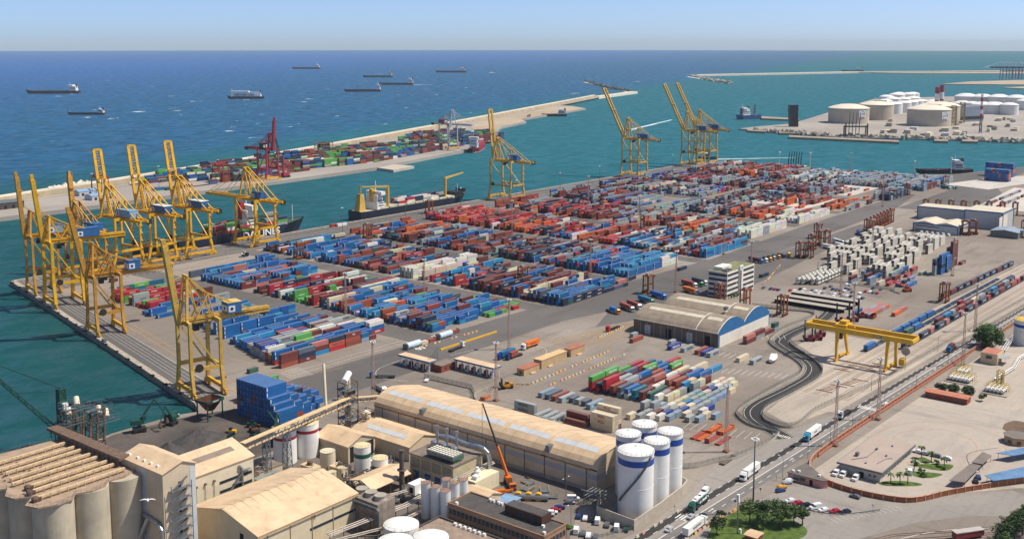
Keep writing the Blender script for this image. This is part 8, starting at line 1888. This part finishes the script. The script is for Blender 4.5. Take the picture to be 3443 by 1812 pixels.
# ------------------------------------------------------------------ ships
def ship(name, lab, u, v, rz, L, B, D_, hull, boot, house=WHT, hl=.12, hh=14, hp=.86, deck=M('ship_deck', '#8a6f5c', .8, .2, .2), funnel=DK, full=False, bow=.18, cat='ship', group=None):
 """local x from stern (+) to bow (-), waterline z = -3"""
 T = thing(name, lab, cat, u, v, -3, rz, group); b = MB(); N = 16; top = []; bot = []
 for i in range(N + 1):
  t = i / N; x = (t - .5) * L; f = min(1, (t / bow)) ** .6 if t < bow else (1 if t < .93 else 1 - (t - .93) * 2.2); sh = D_ * (1 + .22 * max(0, (bow - t) / bow) ** 1.5); wb = B / 2 * f; wl = B / 2 * f * (.55 if t < bow else .97); xo = -L * .045 * max(0, 1 - t / bow)
  top.append((x + xo, wb, sh)); bot.append((x, wl, 0))
 pts = []; fc = []
 for (a, c) in zip(top, bot): pts += [(a[0], a[1], a[2]), (a[0], -a[1], a[2]), (c[0], c[1], 1.0), (c[0], -c[1], 1.0)]
 for i in range(N): j = i * 4; fc += [(j, j + 4, j + 6, j + 2), (j + 1, j + 3, j + 7, j + 5)]
 e = N * 4; fc.append((e, e + 1, e + 3, e + 2)); b.q(pts, fc); hu = b.build('hull', hull, T)
 b = MB(); pts = []; fc = []
 for c in bot: pts += [(c[0], c[1] + .02, 1.0), (c[0], -c[1] - .02, 1.0), (c[0], c[1] * .96, -1), (c[0], -c[1] * .96, -1)]
 for i in range(N): j = i * 4; fc += [(j, j + 4, j + 6, j + 2), (j + 1, j + 3, j + 7, j + 5)]
 fc.append((e, e + 1, e + 3, e + 2)); b.q(pts, fc); b.build('boot_topping', boot, hu)
 b = MB(); pts = []; fc = []
 for a in top: pts += [(a[0], a[1] * .98, a[2] - .8), (a[0], -a[1] * .98, a[2] - .8)]
 for i in range(N): j = i * 2; fc.append((j, j + 1, j + 3, j + 2))
 b.q(pts, fc); b.build('deck', deck, hu)
 if house:
  x0, x1 = (hp - hl / 2 - .5) * L, (hp + hl / 2 - .5) * L; b = MB(); b.box(x0, x1, -B * .42, B * .42, D_ - .8, D_ + hh * .4); b.box(x0 + 1, x1 - 1, -B * .36, B * .36, D_ + hh * .4, D_ + hh * .8); b.box(x0, x0 + (x1 - x0) * .6, -B * .5, B * .5, D_ + hh * .8, D_ + hh); ho = b.build('deckhouse', house, T)
  b = MB(); full = hl > .5
  for z in (() if full else (.3, .6, .88)): b.box(x0 - .15 + (1 if z == .6 else 0), x0 + (1 if z == .6 else 0), -B * .3, B * .3, D_ + hh * z, D_ + hh * z + 1); b.box(x0 + 1, x1 - 2, -B * .43, B * .43, D_ + hh * z * .5 + .5, D_ + hh * z * .5 + 1.3)
  (b.build('windows', GLASS, ho) if not full else 0); b = MB(); b.box(x1 - 4, x1 + .5, -2, 2, D_ + hh * .4, D_ + hh * 1.15); b.build('funnel', funnel, T); b = MB(); b.bar((x0 + 3, 0, D_ + hh), (x0 + 3, 0, D_ + hh * 1.6), .5); b.bar((x0 + 3, -2, D_ + hh * 1.35), (x0 + 3, 2, D_ + hh * 1.35), .3); b.bar((-L * .46, 0, D_), (-L * .46, 0, D_ + hh * .7), .4); b.build('mast', house, T)
 return T
HN = M('hull_navy', '#1b2336', .5, .15, .1); HBK = M('hull_black', '#1f2328', .5, .15, .1); HGR = M('hull_green', '#1f4a48', .5, .15, .1); HPU = M('hull_dull_red', '#5a2c35', .5, .15, .1); HBL = M('hull_blue', '#1f4f80', .5, .12, .1); BT = M('boot_red', '#7a2a2c', .6, .2, .1); DKG_ = M('deck_green', '#5f7a6e', .8, .2, .2)
def sea(x0, x1, dy, lab, **kw):
 (u, v), (u2, v2) = G(x0, dy, -3), G(x1, dy, -3); L = hypot(u2 - u, v2 - v); D_ = kw.pop('D_', L * .06); return ship('cargo_ship', lab, (u + u2) / 2, (v + v2) / 2, -ALPHA + kw.pop('yaw', 0), L, L * .15, D_, kw.pop('hull', HBK), kw.pop('boot', BT), hh=kw.pop('hh', L * .11), group='ships lying off the port', **kw)
sea(70, 200, 236, 'long navy tanker with white deckhouse, leftmost ship on the open sea', hull=HN, hp=.88, hl=.15, hh=20, D_=11)
sea(173, 264, 289, 'small coaster with navy and red hull, nearest ship on the open sea at the left', hull=HN, hp=.9, hl=.14, deck=DKG_, yaw=.02)
T = sea(575, 664, 249, 'white car carrier with navy hull and dark lettering on the open sea', hull=HN, hp=.5, hl=.84, hh=17, D_=8, funnel=DK); lettering('NEPTUNE LINES', 9, M('lettering_teal', '#2f5f74', .6, .05), T, (-4, -9.8, 13), (pi / 2, 0, 0), 1.0)
sea(737, 806, 174, 'dark freighter small near the horizon, left of the three back ships', hp=.9, hl=.13); sea(915, 988, 195, 'green-hulled freighter with buff deckhouse, middle of the back ships', hull=HGR, house=CREAM, hp=.93, hl=.08, hh=24); sea(1098, 1173, 183, 'dull red freighter with white deckhouse, rightmost far ship', hull=HPU, hp=.88, hl=.16)
sea(868, 958, 231, 'dark bulk carrier with green deck, nearer of the middle pair', hull=HPU, deck=DKG_, hp=.94, hl=.09, hh=22); sea(960, 1040, 214, 'dark freighter leaving a white wake, right of the middle pair', hull=HPU, hp=.92, hl=.14, hh=20)
FOAM = M('foam_white', '#cfd8dc', .8, .15, .05, dirt='#3f7f96', dirt_amt=.8)
def wake(dx0, dy0, dx1, dy1, w0, w1):
 a, c = G(dx0, dy0, -3), G(dx1, dy1, -3); d_ = V((c[0] - a[0], c[1] - a[1])).normalized(); nn = V((-d_.y, d_.x)); b = MB(); n = 12
 for i in range(n):
  t0, t1 = i / n, (i + 1) / n; p, q = V(a).lerp(V(c), t0), V(a).lerp(V(c), t1); wa, wb = w0 + (w1 - w0) * t0, w0 + (w1 - w0) * t1; k = rq.uniform(.6, 1.1)
  b.q([(*(p + nn * wa), -2.95), (*(p - nn * wa * k), -2.95), (*(q - nn * wb * k), -2.95), (*(q + nn * wb), -2.95)], [(0, 1, 2, 3)])
 struct(b.build('wake_foam', FOAM))
wake(1040, 214, 1090, 213, 12, 2); wake(1230, 183, 1246, 184, 12, 6); wake(1582, 328, 1690, 302, 6, 3); wake(1800, 401, 2000, 397, 5, 1.5); wake(1470, 207, 1585, 232, 10, 14); wake(1728, 193, 1830, 211, 8, 8)
T = ship('feeder_ship', 'navy feeder ship with yellow funnel house and two yellow deck cranes at the long quay', 846, 818, pi, 166, 23, 10, HN, BT, house=WHT, hl=.06, hh=18, hp=.83, deck=M('hatch_cream', '#b9b29a', .8, .2, .2), funnel=CY)
b = MB(); b.q([(71, -4, 9), (80, -4, 9), (80, 4, 9), (71, 4, 9), (72, -2.5, 27), (77, -2.5, 27), (77, 2.5, 27), (72, 2.5, 27)], [(4, 5, 6, 7), (0, 1, 5, 4), (1, 2, 6, 5), (2, 3, 7, 6), (3, 0, 4, 7)]); b.bar((74, 0, 27), (74, 0, 36), .8); b.build('yellow_casing', CY3, T)
for x, d_ in ((42, 1), (-48, -1)): b = MB(); b.tube((x, 7, 9), (x, 7, 33), 1.7, 10); b.bar((x, 7, 32), (x + 34 * d_, 4, 35), 2.0, 2.2, 1.0, 1.2); b.build('deck_crane', CY3, T)
b = MB(); b.box(-78, -64, -8, 8, 9, 14.5); b.box(-84, -80, -6, 6, 13, 17); b.build('forecastle_shelter', HBK, T); b = MB(); [b.box(x, x + 11, -10.6, 10.6, 9, 11.5) for x in range(-60, 56, 13)]; b.build('hatch_covers', M('hatch_cream', '#b9b29a'), T)
def deck_cargo(lab, x0, x1, y0, n, u, v, rz, z, cols, tall):
 b = MB(u, v, z); b.o = (0, 0, 0); x = x0
 while x < x1:
  for j in range(n):
   for t in range(rq.randint(1, tall)): b.col = CC[rq.choice(cols)]; b.box(x, x + 12, y0 + j * 2.5, y0 + j * 2.5 + 2.44, z + t * 2.6, z + t * 2.6 + 2.55, False)
  x += 12.6
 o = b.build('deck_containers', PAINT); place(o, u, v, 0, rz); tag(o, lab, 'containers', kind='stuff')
deck_cargo('mixed containers stowed on the deck of the feeder ship', -50, 20, -8, 6, 846, 818, pi, 8.5, 'BNMRGWWN', 2)
T = ship('container_ship', 'dark blue container ship with large white hull letters under the yellow cranes', 600, 819, 0, 178, 26, 11, HN, BT, house=WHT, hl=.06, hh=22, hp=.36, deck=M('deck_dull_green', '#3c5243', .8, .2, .2), funnel=REDB); T.rotation_euler.z = ALPHA + pi; T.children[0]
lettering('DA LINES', 9.0, TW, T, (-34, 13.2, 6.2), (pi / 2, 0, pi), 1.15)
deck_cargo('stacked mixed containers on the deck of the dark blue container ship', -66, -34, -11, 9, 600, 819, pi, 7.6, 'REEGNMDBR', 4); deck_cargo('containers behind the bridge of the dark blue container ship', -22, 6, -11, 9, 600, 819, pi, 7.6, 'MREMNKW', 3)
T = ship('red_ship', 'red coaster with white deckhouse berthed below the grey crane across the basin', 1402, 1197, .55, 92, 16, 9, M('hull_red', '#8f2430', .5, .1, .1), M('boot_pink', '#c7a0a0', .6, .1), hp=.1, hl=.16, hh=17); b = MB(); b.box(-26, 30, -7, 7, 8, 14); b.build('hold_coaming', CRED, T)
(u, v) = G(1882, 300, -3); T = ship('blue_tanker', 'blue gas carrier with white upperworks coming up to the gas jetty', u, v, -ALPHA + .5, 70, 18, 10, HBL, BT, hp=.35, hl=.3, hh=18, house=WHT); b = MB(); b.lattice((20, 0, 10), (20, 0, 34), 4, 2, 5, .6); b.lattice((-22, 0, 10), (-22, 0, 28), 3, 2, 5, .5); b.build('cargo_mast', GALV, T)
(u, v) = G(2382, 440, -3); T = ship('moored_tanker', 'rusty black tanker with white deckhouse moored at the right quay', u + 14, v + 8, -ALPHA + .06, 78, 14, 6, HBK, BT, hp=.74, hl=.18, hh=13, deck=M('deck_rust', '#74483a', .8, .2, .2)); b = MB(); [b.tube((x, -3, 6), (x + 18, -3, 6), .5, 6) for x in (-30, -8)]; b.build('deck_pipes', BT, T)
for k, (dx, dy, L, rz, lab) in enumerate([(1782, 400, 30, -.2, 'white and blue tug passing behind the far cranes'), (1576, 329, 22, .5, 'small green pilot boat trailing a long wake'), (1395, 293, 60, 0, 'low dredger barge moored at the sandy fill'), (1320, 299, 30, 0, 'small red barge moored at the sandy fill'), (600, 655, 18, 0, 'small dark launch among the crane legs'), (2145, 182, 130, 0, 'dark ship lying along the far breakwater'), (1240, 183, 26, 0, 'white speedboat trailing foam on the open sea')]):
 u, v = G(dx, dy, -3); ship(['tug_boat', 'pilot_boat', 'dredger', 'barge', 'launch', 'cargo_ship', 'motor_boat'][k], lab, u, v, -ALPHA + rz, L, L * .28 if k < 5 else L * .15, L * .08 + 1, [HBL, HGR, HBK, CRED, HBK, HPU, WHT][k], BT, hp=.45 if k < 2 else .8, hl=.3, hh=L * .2 if L < 50 else 12, cat='boat')
# ================================================================== lorries and cars
CARP = M('car_tyre', '#1a1a1b', .8, .1)
def cpaint(n, c): return M('car_' + n, c, .25, .05, .5, spec=.6)
CPS = dict(white=cpaint('white', '#e4e4e2'), silver=cpaint('silver', '#a9adb1'), black=cpaint('black', '#1c2026'), blue=cpaint('blue', '#22386b'), red=cpaint('red', '#a3202c'), grey=cpaint('grey', '#5b5f63'), green=cpaint('green', '#22443a'), yellow=cpaint('yellow', '#d99a1e'))
CARM = {}
def car_mesh(kind, col, part):
 k = (kind, col, part)
 if k in CARM: return CARM[k]
 b = MB(); van = kind == 'van'; L, H, w_ = (2.5, 2.15, .95) if van else (2.1, 1.45, .88)
 P_ = [(-L, .35), (L, .35), (L + .05, .75), (L - .1, .95 if not van else 1.1), (L - 1.1, 1.0 if not van else 1.25), (L - 1.75, H) if not van else (L - 1.5, H), (-L + (.6 if kind == 'hatch' else 1.0), H) if not van else (-L + .1, H), (-L + .1, 1.02 if not van else 1.2), (-L - .03, .8)]
 if part == 'body':
  n = len(P_); tap = lambda z: w_ if z < 1.1 else w_ * .82 if not van else w_ * .93
  b.q([(x, -tap(z), z) for x, z in P_] + [(x, tap(z), z) for x, z in P_], [tuple(range(n)), tuple(range(2 * n - 1, n - 1, -1))] + [(i, i + n, (i + 1) % n + n, (i + 1) % n) for i in range(n)]); m = CPS[col]
 elif part == 'windows':
  z0, z1_ = (1.05, H - .12) if not van else (1.3, H - .25); y = w_ * .88 if not van else w_ * .95; x0 = -L + .9 if not van else L - 2.3; x1 = L - 1.45 if not van else L - 1.4
  for s in (-1, 1): b.q([(x0, s * (y + .02), z0), (x1 + .3, s * (y + .02), z0), (x1 - .25, s * (y - .03), z1_), (x0 + .25, s * (y - .03), z1_)], [(0, 1, 2, 3) if s < 0 else (3, 2, 1, 0)])
  xa, xb = (L - 1.08, L - 1.68) if not van else (L - 1.02, L - 1.4)
  b.q([(xa + .02, -y * .86, z0), (xa + .02, y * .86, z0), (xb + .06, y * .8, z1_), (xb + .06, -y * .8, z1_)], [(0, 1, 2, 3)])
  if not van: b.q([(-L + .28, -y * .8, z0), (-L + .28, y * .8, z0), (-L + .78, y * .75, z1_), (-L + .78, -y * .75, z1_)], [(3, 2, 1, 0)])
  m = GLS
 else: b.tube((0, -.11, .32), (0, .11, .32), .32, 10); m = CARP
 CARM[k] = b.mesh({'body': 'car_body'}.get(part, part), m); return CARM[k]
def car(u, v, rz, col, kind, label, group=None, wheels=True):
 o = D.objects.new('parked_van' if kind == 'van' else 'parked_car', car_mesh(kind, col, 'body')); COL.objects.link(o); place(o, u, v, .07, rz); tag(o, label, 'van' if kind == 'van' else 'car', group)
 child('windows', car_mesh(kind, col, 'windows'), o)
 if wheels:
  for x in (-1.35, 1.35):
   for y in (-.8, .8): child('wheel', car_mesh('car', 'black', 'wheel'), o, (x, y, 0))
 return o
gq = 'cars parked in the roadside court'
for (u, v, rz, c, k, l) in [(388, 169.7, 2.6, 'white', 'sedan', 'white saloon car, first of the row along the guard rail'), (387.7, 166.5, 2.6, 'red', 'hatch', 'bright red hatchback, second of the row along the guard rail'), (388, 163.2, 2.6, 'black', 'hatch', 'black estate car, third of the row along the guard rail'), (388.3, 159.4, 2.6, 'white', 'van', 'white van in the row along the guard rail'), (388.1, 156, 2.6, 'white', 'sedan', 'white saloon car just right of the white van by the guard rail'), (389.7, 152.2, 2.6, 'red', 'hatch', 'dark red hatchback near the end of the guard rail row'), (391.8, 148.7, 2.6, 'black', 'hatch', 'black hatchback last in the guard rail row'),
       (408, 151.3, 1.5, 'grey', 'sedan', 'grey car alone in the shade of the brick wall'), (406.9, 178.3, -.6, 'white', 'sedan', 'white car nearest the pink cafe'), (404, 178.4, -.6, 'silver', 'sedan', 'silver car beside the white one at the pink cafe'), (398.4, 178, -.5, 'yellow', 'hatch', 'yellow-orange car at the edge of the court'), (394.8, 177, -.5, 'blue', 'sedan', 'dark blue car beside the yellow-orange one')]: car(u, v, rz, c, k, l, gq)
for k, (u, v) in enumerate([(425.6, 166.3), (426, 163.4), (425.6, 157.9)]): car(u, v, pi, 'white', 'van', 'white van before the customs building, %s of three' % ['left', 'middle', 'right'][k], 'white vans before the customs building')
for (u, v, rz, c, k, l) in [(472.1, 147.8, 1.6, 'white', 'sedan', 'white car behind the customs lawn, leftmost'), (471.8, 144.8, 1.6, 'silver', 'sedan', 'silver car behind the customs lawn'), (472.1, 140, 1.6, 'grey', 'hatch', 'grey car behind the palms'), (472, 135.4, 1.6, 'white', 'sedan', 'white car behind the customs lawn, rightmost'), (446.2, 142.6, .4, 'white', 'van', 'white van between the palms on the customs drive'), (454, 118.2, .4, 'black', 'hatch', 'black car under the long grey carport, left one'), (459, 118.6, .4, 'blue', 'sedan', 'blue car under the long grey carport, right one'), (526.5, 181.6, 0, 'white', 'sedan', 'white car driving over the zebra crossing'), (350.6, 193.1, pi, 'silver', 'sedan', 'silver car on the road beside the white lorry'), (335.9, 194, pi, 'silver', 'hatch', 'silver hatchback low on the road beside the bund wall'), (410.9, 387.2, .5, 'white', 'hatch', 'white car waiting at the gate fence'), (687, 378, -.4, 'silver', 'sedan', 'silver car on the paving in front of the office tower'), (371, 700, 1.2, 'white', 'van', 'white van on the quay among the crane legs'), (345, 592, 1.3, 'grey', 'van', 'dark van alone on the open left quay')]: car(u, v, rz, c, k, l)
gq = 'cars in the factory car park'
for k, (u, v, rz, c, kd) in enumerate([(335.9, 237.6, -.9, 'white', 'van'), (332.2, 236.7, -.9, 'grey', 'sedan'), (326.1, 237.1, -.9, 'blue', 'sedan'), (323.3, 236.9, -.9, 'red', 'hatch'), (320.7, 236.7, -.9, 'white', 'hatch'), (318.2, 236.4, -.9, 'silver', 'sedan'), (315.8, 236, -.9, 'black', 'hatch'), (313.6, 235.6, -.9, 'white', 'sedan'), (324.5, 226.8, .5, 'blue', 'hatch'), (324.6, 224, .5, 'white', 'hatch'), (325.2, 221.6, .5, 'black', 'hatch'), (325, 218.6, .5, 'white', 'van'), (324.9, 214.2, .5, 'grey', 'hatch'), (324.7, 209.8, .5, 'white', 'van'), (326.1, 206.6, .5, 'green', 'hatch'), (313.4, 220.2, .5, 'white', 'van'), (313.2, 217.2, .5, 'grey', 'hatch'), (313.1, 214.6, .5, 'white', 'hatch'), (313.9, 212, .5, 'grey', 'sedan')]):
 car(u, v, rz, c, kd, '%s %s in the factory car park, %s' % (c, {'van': 'van', 'sedan': 'saloon', 'hatch': 'hatchback'}[kd], '%s from the warehouse along the crane-side row' % ordn(k) if k < 8 else '%s along the bund wall row' % ordn(k - 8) if k < 15 else '%s in the bottom row' % ordn(k - 15)), gq)
pq = random.Random(12); cc_ = ['white', 'white', 'silver', 'black', 'blue', 'red', 'grey', 'white']
for r, (u, v0, v1) in enumerate([(733, 326, 274), (741, 322, 268), (755, 312, 276), (763, 308, 270), (777, 322, 270), (728, 345, 330)]):
 n = 0
 for i in range(int((v0 - v1) / 2.9)):
  if pq.random() < [.35, .2, .55, .55, .6, .2][r]: continue
  c = pq.choice(cc_); car(u + pq.uniform(-.4, .4), v0 - i * 2.9, pq.choice((0, pi)), c, pq.choice(('sedan', 'hatch', 'hatch')), '%s car in the terminal car park, %s along row %s' % (c, ordn(n), ordn(r)), 'cars in the terminal car park', False); n += 1
for k in range(6): car(1038, 332 - k * 5, 0, 'white', 'van', 'white van before the low workshop, %s from the left' % ordn(k), 'white vans before the workshop', False)
# lorries: cab > windscreen, wheels; trailer bed; the box it carries belongs to the lorry
def lorry(u, v, rz, cab, load, label, Lb=12.2, loadtext=None, deck='flat'):
 m = CPS.get(cab) or M('cab_' + cab, cab, .35, .06, .5); T = thing('lorry', label, 'lorry', u, v, .06, rz)
 b = MB(); b.box(5.2, 7.3, -1.22, 1.22, .7, 3.1); b.q([(5.2, -1.2, 3.1), (6.9, -1.2, 3.1), (6.9, 1.2, 3.1), (5.2, 1.2, 3.1), (5.2, -1.1, 3.75), (6.2, -1.1, 3.7), (6.2, 1.1, 3.7), (5.2, 1.1, 3.75)], [(4, 5, 6, 7), (0, 1, 5, 4), (1, 2, 6, 5), (2, 3, 7, 6), (3, 0, 4, 7)]); c = b.build('cab', m, T)
 b = MB(); b.box(7.3, 7.34, -1.1, 1.1, 1.75, 2.75); [b.box(6.2, 7.0, s * 1.22 - .02, s * 1.22 + .02, 1.8, 2.7) for s in (-1, 1)]; b.build('windscreen', GLS, c)
 b = MB(); b.box(-6.4, 6, -.45, .45, .75, 1.0); b.box(-6.4, 3.9, -1.15, 1.15, 1.0, 1.2); b.build('trailer_bed', DK, T)
 for x in (6.3, 3.2, -3.2, -4.5, -5.8):
  for y in (-1.0, 1.0): b = MB(); b.tube((x, y - .18, .5), (x, y + .18, .5), .5, 10); b.build('wheel', CARP, T)
 if load:
  lm = CPS.get(load) or M('load_' + load, load, .5, .08, .3); b = MB(); b.box(4.2 - Lb, 4.2, -1.24, 1.24, 1.22, 3.95); ld = b.build('cargo_box', lm, T)
  if loadtext: [lettering(loadtext, 1.0, TN, ld, (-1.5, s * 1.27, 2.6), (pi / 2, 0, 0 if s < 0 else pi), 1.1) for s in (-1, 1)]
 return T
WT = '#e3e0d8'
lorry(401.5, 194, pi + .03, 'white', WT, 'white lorry with long white box approaching on the near carriageway', loadtext='ACOTRAL'); lorry(460.5, 192.2, pi + .03, '#2f93b8', WT, 'turquoise cab lorry with white box coming down the road', 13, 'TRANS'); lorry(499, 192, pi + .03, 'white', None, 'white cab lorry with empty flat bed and debris, on the road'); lorry(342.5, 186.4, .03, 'white', WT, 'white lorry with white box heading away at the bottom of the road', 12.6, 'TRANSPORTS'); lorry(648, 186.5, pi + .03, '#2470a8', '#5a2c30', 'blue cab lorry with short dark maroon box on the far stretch of road', 6.2)
T = lorry(361.5, 195.9, pi + .08, '#1d5a4e', None, 'dark green car transporter loaded with white vehicles'); GRT = M('transporter_green', '#1d5a4e', .45, .1)
b = MB(); b.bar((-6, -1.1, 3.4), (4, -1.1, 3.0), .2); b.bar((-6, 1.1, 3.4), (4, 1.1, 3.0), .2); b.bar((-9, -1.1, 4.6), (-6, -1.1, 3.4), .2); b.bar((-9, 1.1, 4.6), (-6, 1.1, 3.4), .2); [b.bar((x, y, 1), (x, y, 3.3), .2) for x in (-6, -1, 4) for y in (-1.1, 1.1)]; b.box(-6, 4, -1.1, 1.1, 3.15, 3.25); b.build('upper_deck', GRT, T)
for k, (x, z) in enumerate([(2.5, 3.3), (-1.6, 3.35), (-5.6, 3.5), (-1.5, 1.25), (-5.5, 1.25)]):
 p = W(361.5 - x, 195.9 - x * .08, 0); o = car(361.5 - x, 195.9 - x * .08, .08 + pi, 'white', 'van' if k == 2 else 'hatch', 'white vehicle riding on the dark green car transporter, %s' % ['upper front', 'upper middle', 'upper rear', 'lower front', 'lower rear'][k], 'vehicles on the car transporter'); o.location.z = z
YD = [(384, 396, -1.9, 'white', None, 'white tractor unit alone by the long warehouse'), (401, 410, 2.2, '#3a6fa0', None, 'blue-grey empty chassis lorry left of the gate canopy'), (466, 415, .1, 'white', None, 'white cab lorry with empty chassis leaving the gate'), (472, 382.5, pi, '#1f3f94', '#236a94', 'royal blue cab lorry with teal-blue container at the gate'), (475, 378.2, pi, '#22386b', '#94463b', 'dark blue cab lorry with short rust container at the gate'), (497, 384, pi, 'white', '#d9731f', 'white cab lorry with bright orange container at the gate'), (562, 367.6, pi, '#b5342a', None, 'red cab lorry with empty blue chassis by the vaulted warehouse'),
  (654, 390, -1.9, '#2470b8', '#1f5fa8', 'all blue lorry beside the blue wall, right one'), (636, 389, -1.9, '#1f8a4a', '#236a94', 'green cab lorry with teal-blue box beside the blue wall'), (610, 388, -2.0, 'silver', '#9a4a3c', 'silver cab lorry with rust container, left of the pair'), (619, 388, -2.0, 'white', '#8f3f36', 'white cab lorry with rust container, right of the pair'), (598, 392, -1.9, '#d98a1e', '#2470b8', 'amber cab lorry with short blue box'), (700, 391, -1.9, 'white', '#9a4038', 'white cab lorry with rust red container before the office tower'), (706, 389, -1.9, '#1f8a4a', None, 'green cab tractor beside the office tower'), (712, 389, -1.9, 'white', '#4a4f55', 'white cab lorry with grey box beside the office tower'), (681, 379, -1.9, 'white', '#d9731f', 'white cab lorry with orange container by the tower foot'),
  (812, 392, -1.9, '#2470a8', '#5f2c34', 'blue cab lorry with maroon container, first of the parked line'), (818, 391, -1.9, 'white', None, 'white tractor, second of the parked line'), (824, 390, -1.9, '#d99a1e', None, 'yellow tractor, third of the parked line'), (831, 390, -1.9, 'silver', None, 'silver tractor, fourth of the parked line'), (838, 389, -1.9, '#c98a2a', None, 'amber tractor, fifth of the parked line'), (845, 388, -1.9, 'blue', None, 'dark blue tractor, sixth of the parked line'), (853, 387, -1.9, '#d9b01e', None, 'yellow tractor, last of the parked line'),
  (905, 368, -1.9, '#3f8fb8', WT, 'white box lorry with light blue cab among the carriers'), (928, 366, -2.2, 'white', '#2b3340', 'white cab lorry with dark box among the carriers'), (918, 362, -2.0, 'white', WT, 'white box lorry behind the carriers'), (935, 372, -2.2, 'white', '#c9ccd0', 'white cab lorry with silver tank-like box behind the carriers'), (902, 356, 2.6, '#22443a', None, 'dark green empty lorry before the reefers'), (990, 374, -2.6, '#22386b', '#1f3f7a', 'navy lorry alone on the wide paving'), (1372, 412, -2, 'white', '#1f6a7a', 'teal lorry on the dark asphalt, left'), (1382, 408, -2, '#1f8a7a', WT, 'white box lorry on the dark asphalt, right')]
for (u, v, rz, cb_, ld, lab) in YD: lorry(u, v, rz, cb_, ld, lab, 6.2 if 'short' in lab else 12.2, 'Hapag-Lloyd' if 'orange container at' in lab else None)
# ================================================================== the hazy sea air
hm = D.materials.new('haze'); hm.use_nodes = True; n = hm.node_tree; n.nodes.remove(n.nodes['Principled BSDF'])
pv = nd(n, 'ShaderNodeVolumePrincipled', i_Density=HAZE, i_Anisotropy=-.1); pv.inputs['Color'].default_value = (.80, .94, 1.0, 1)
n.links.new(pv.outputs[0], n.nodes['Material Output'].inputs['Volume'])
b = MB(); b.box(-23900, 23900, -23900, 23900, -6, 205); o = b.build('haze', hm); tag(o, kind='stuff'); o.rotation_euler = (0, 0, 0); o.location = (0, 0, 0)
o['label'] = 'thin pale haze over the harbour and the sea'; o['category'] = 'haze'
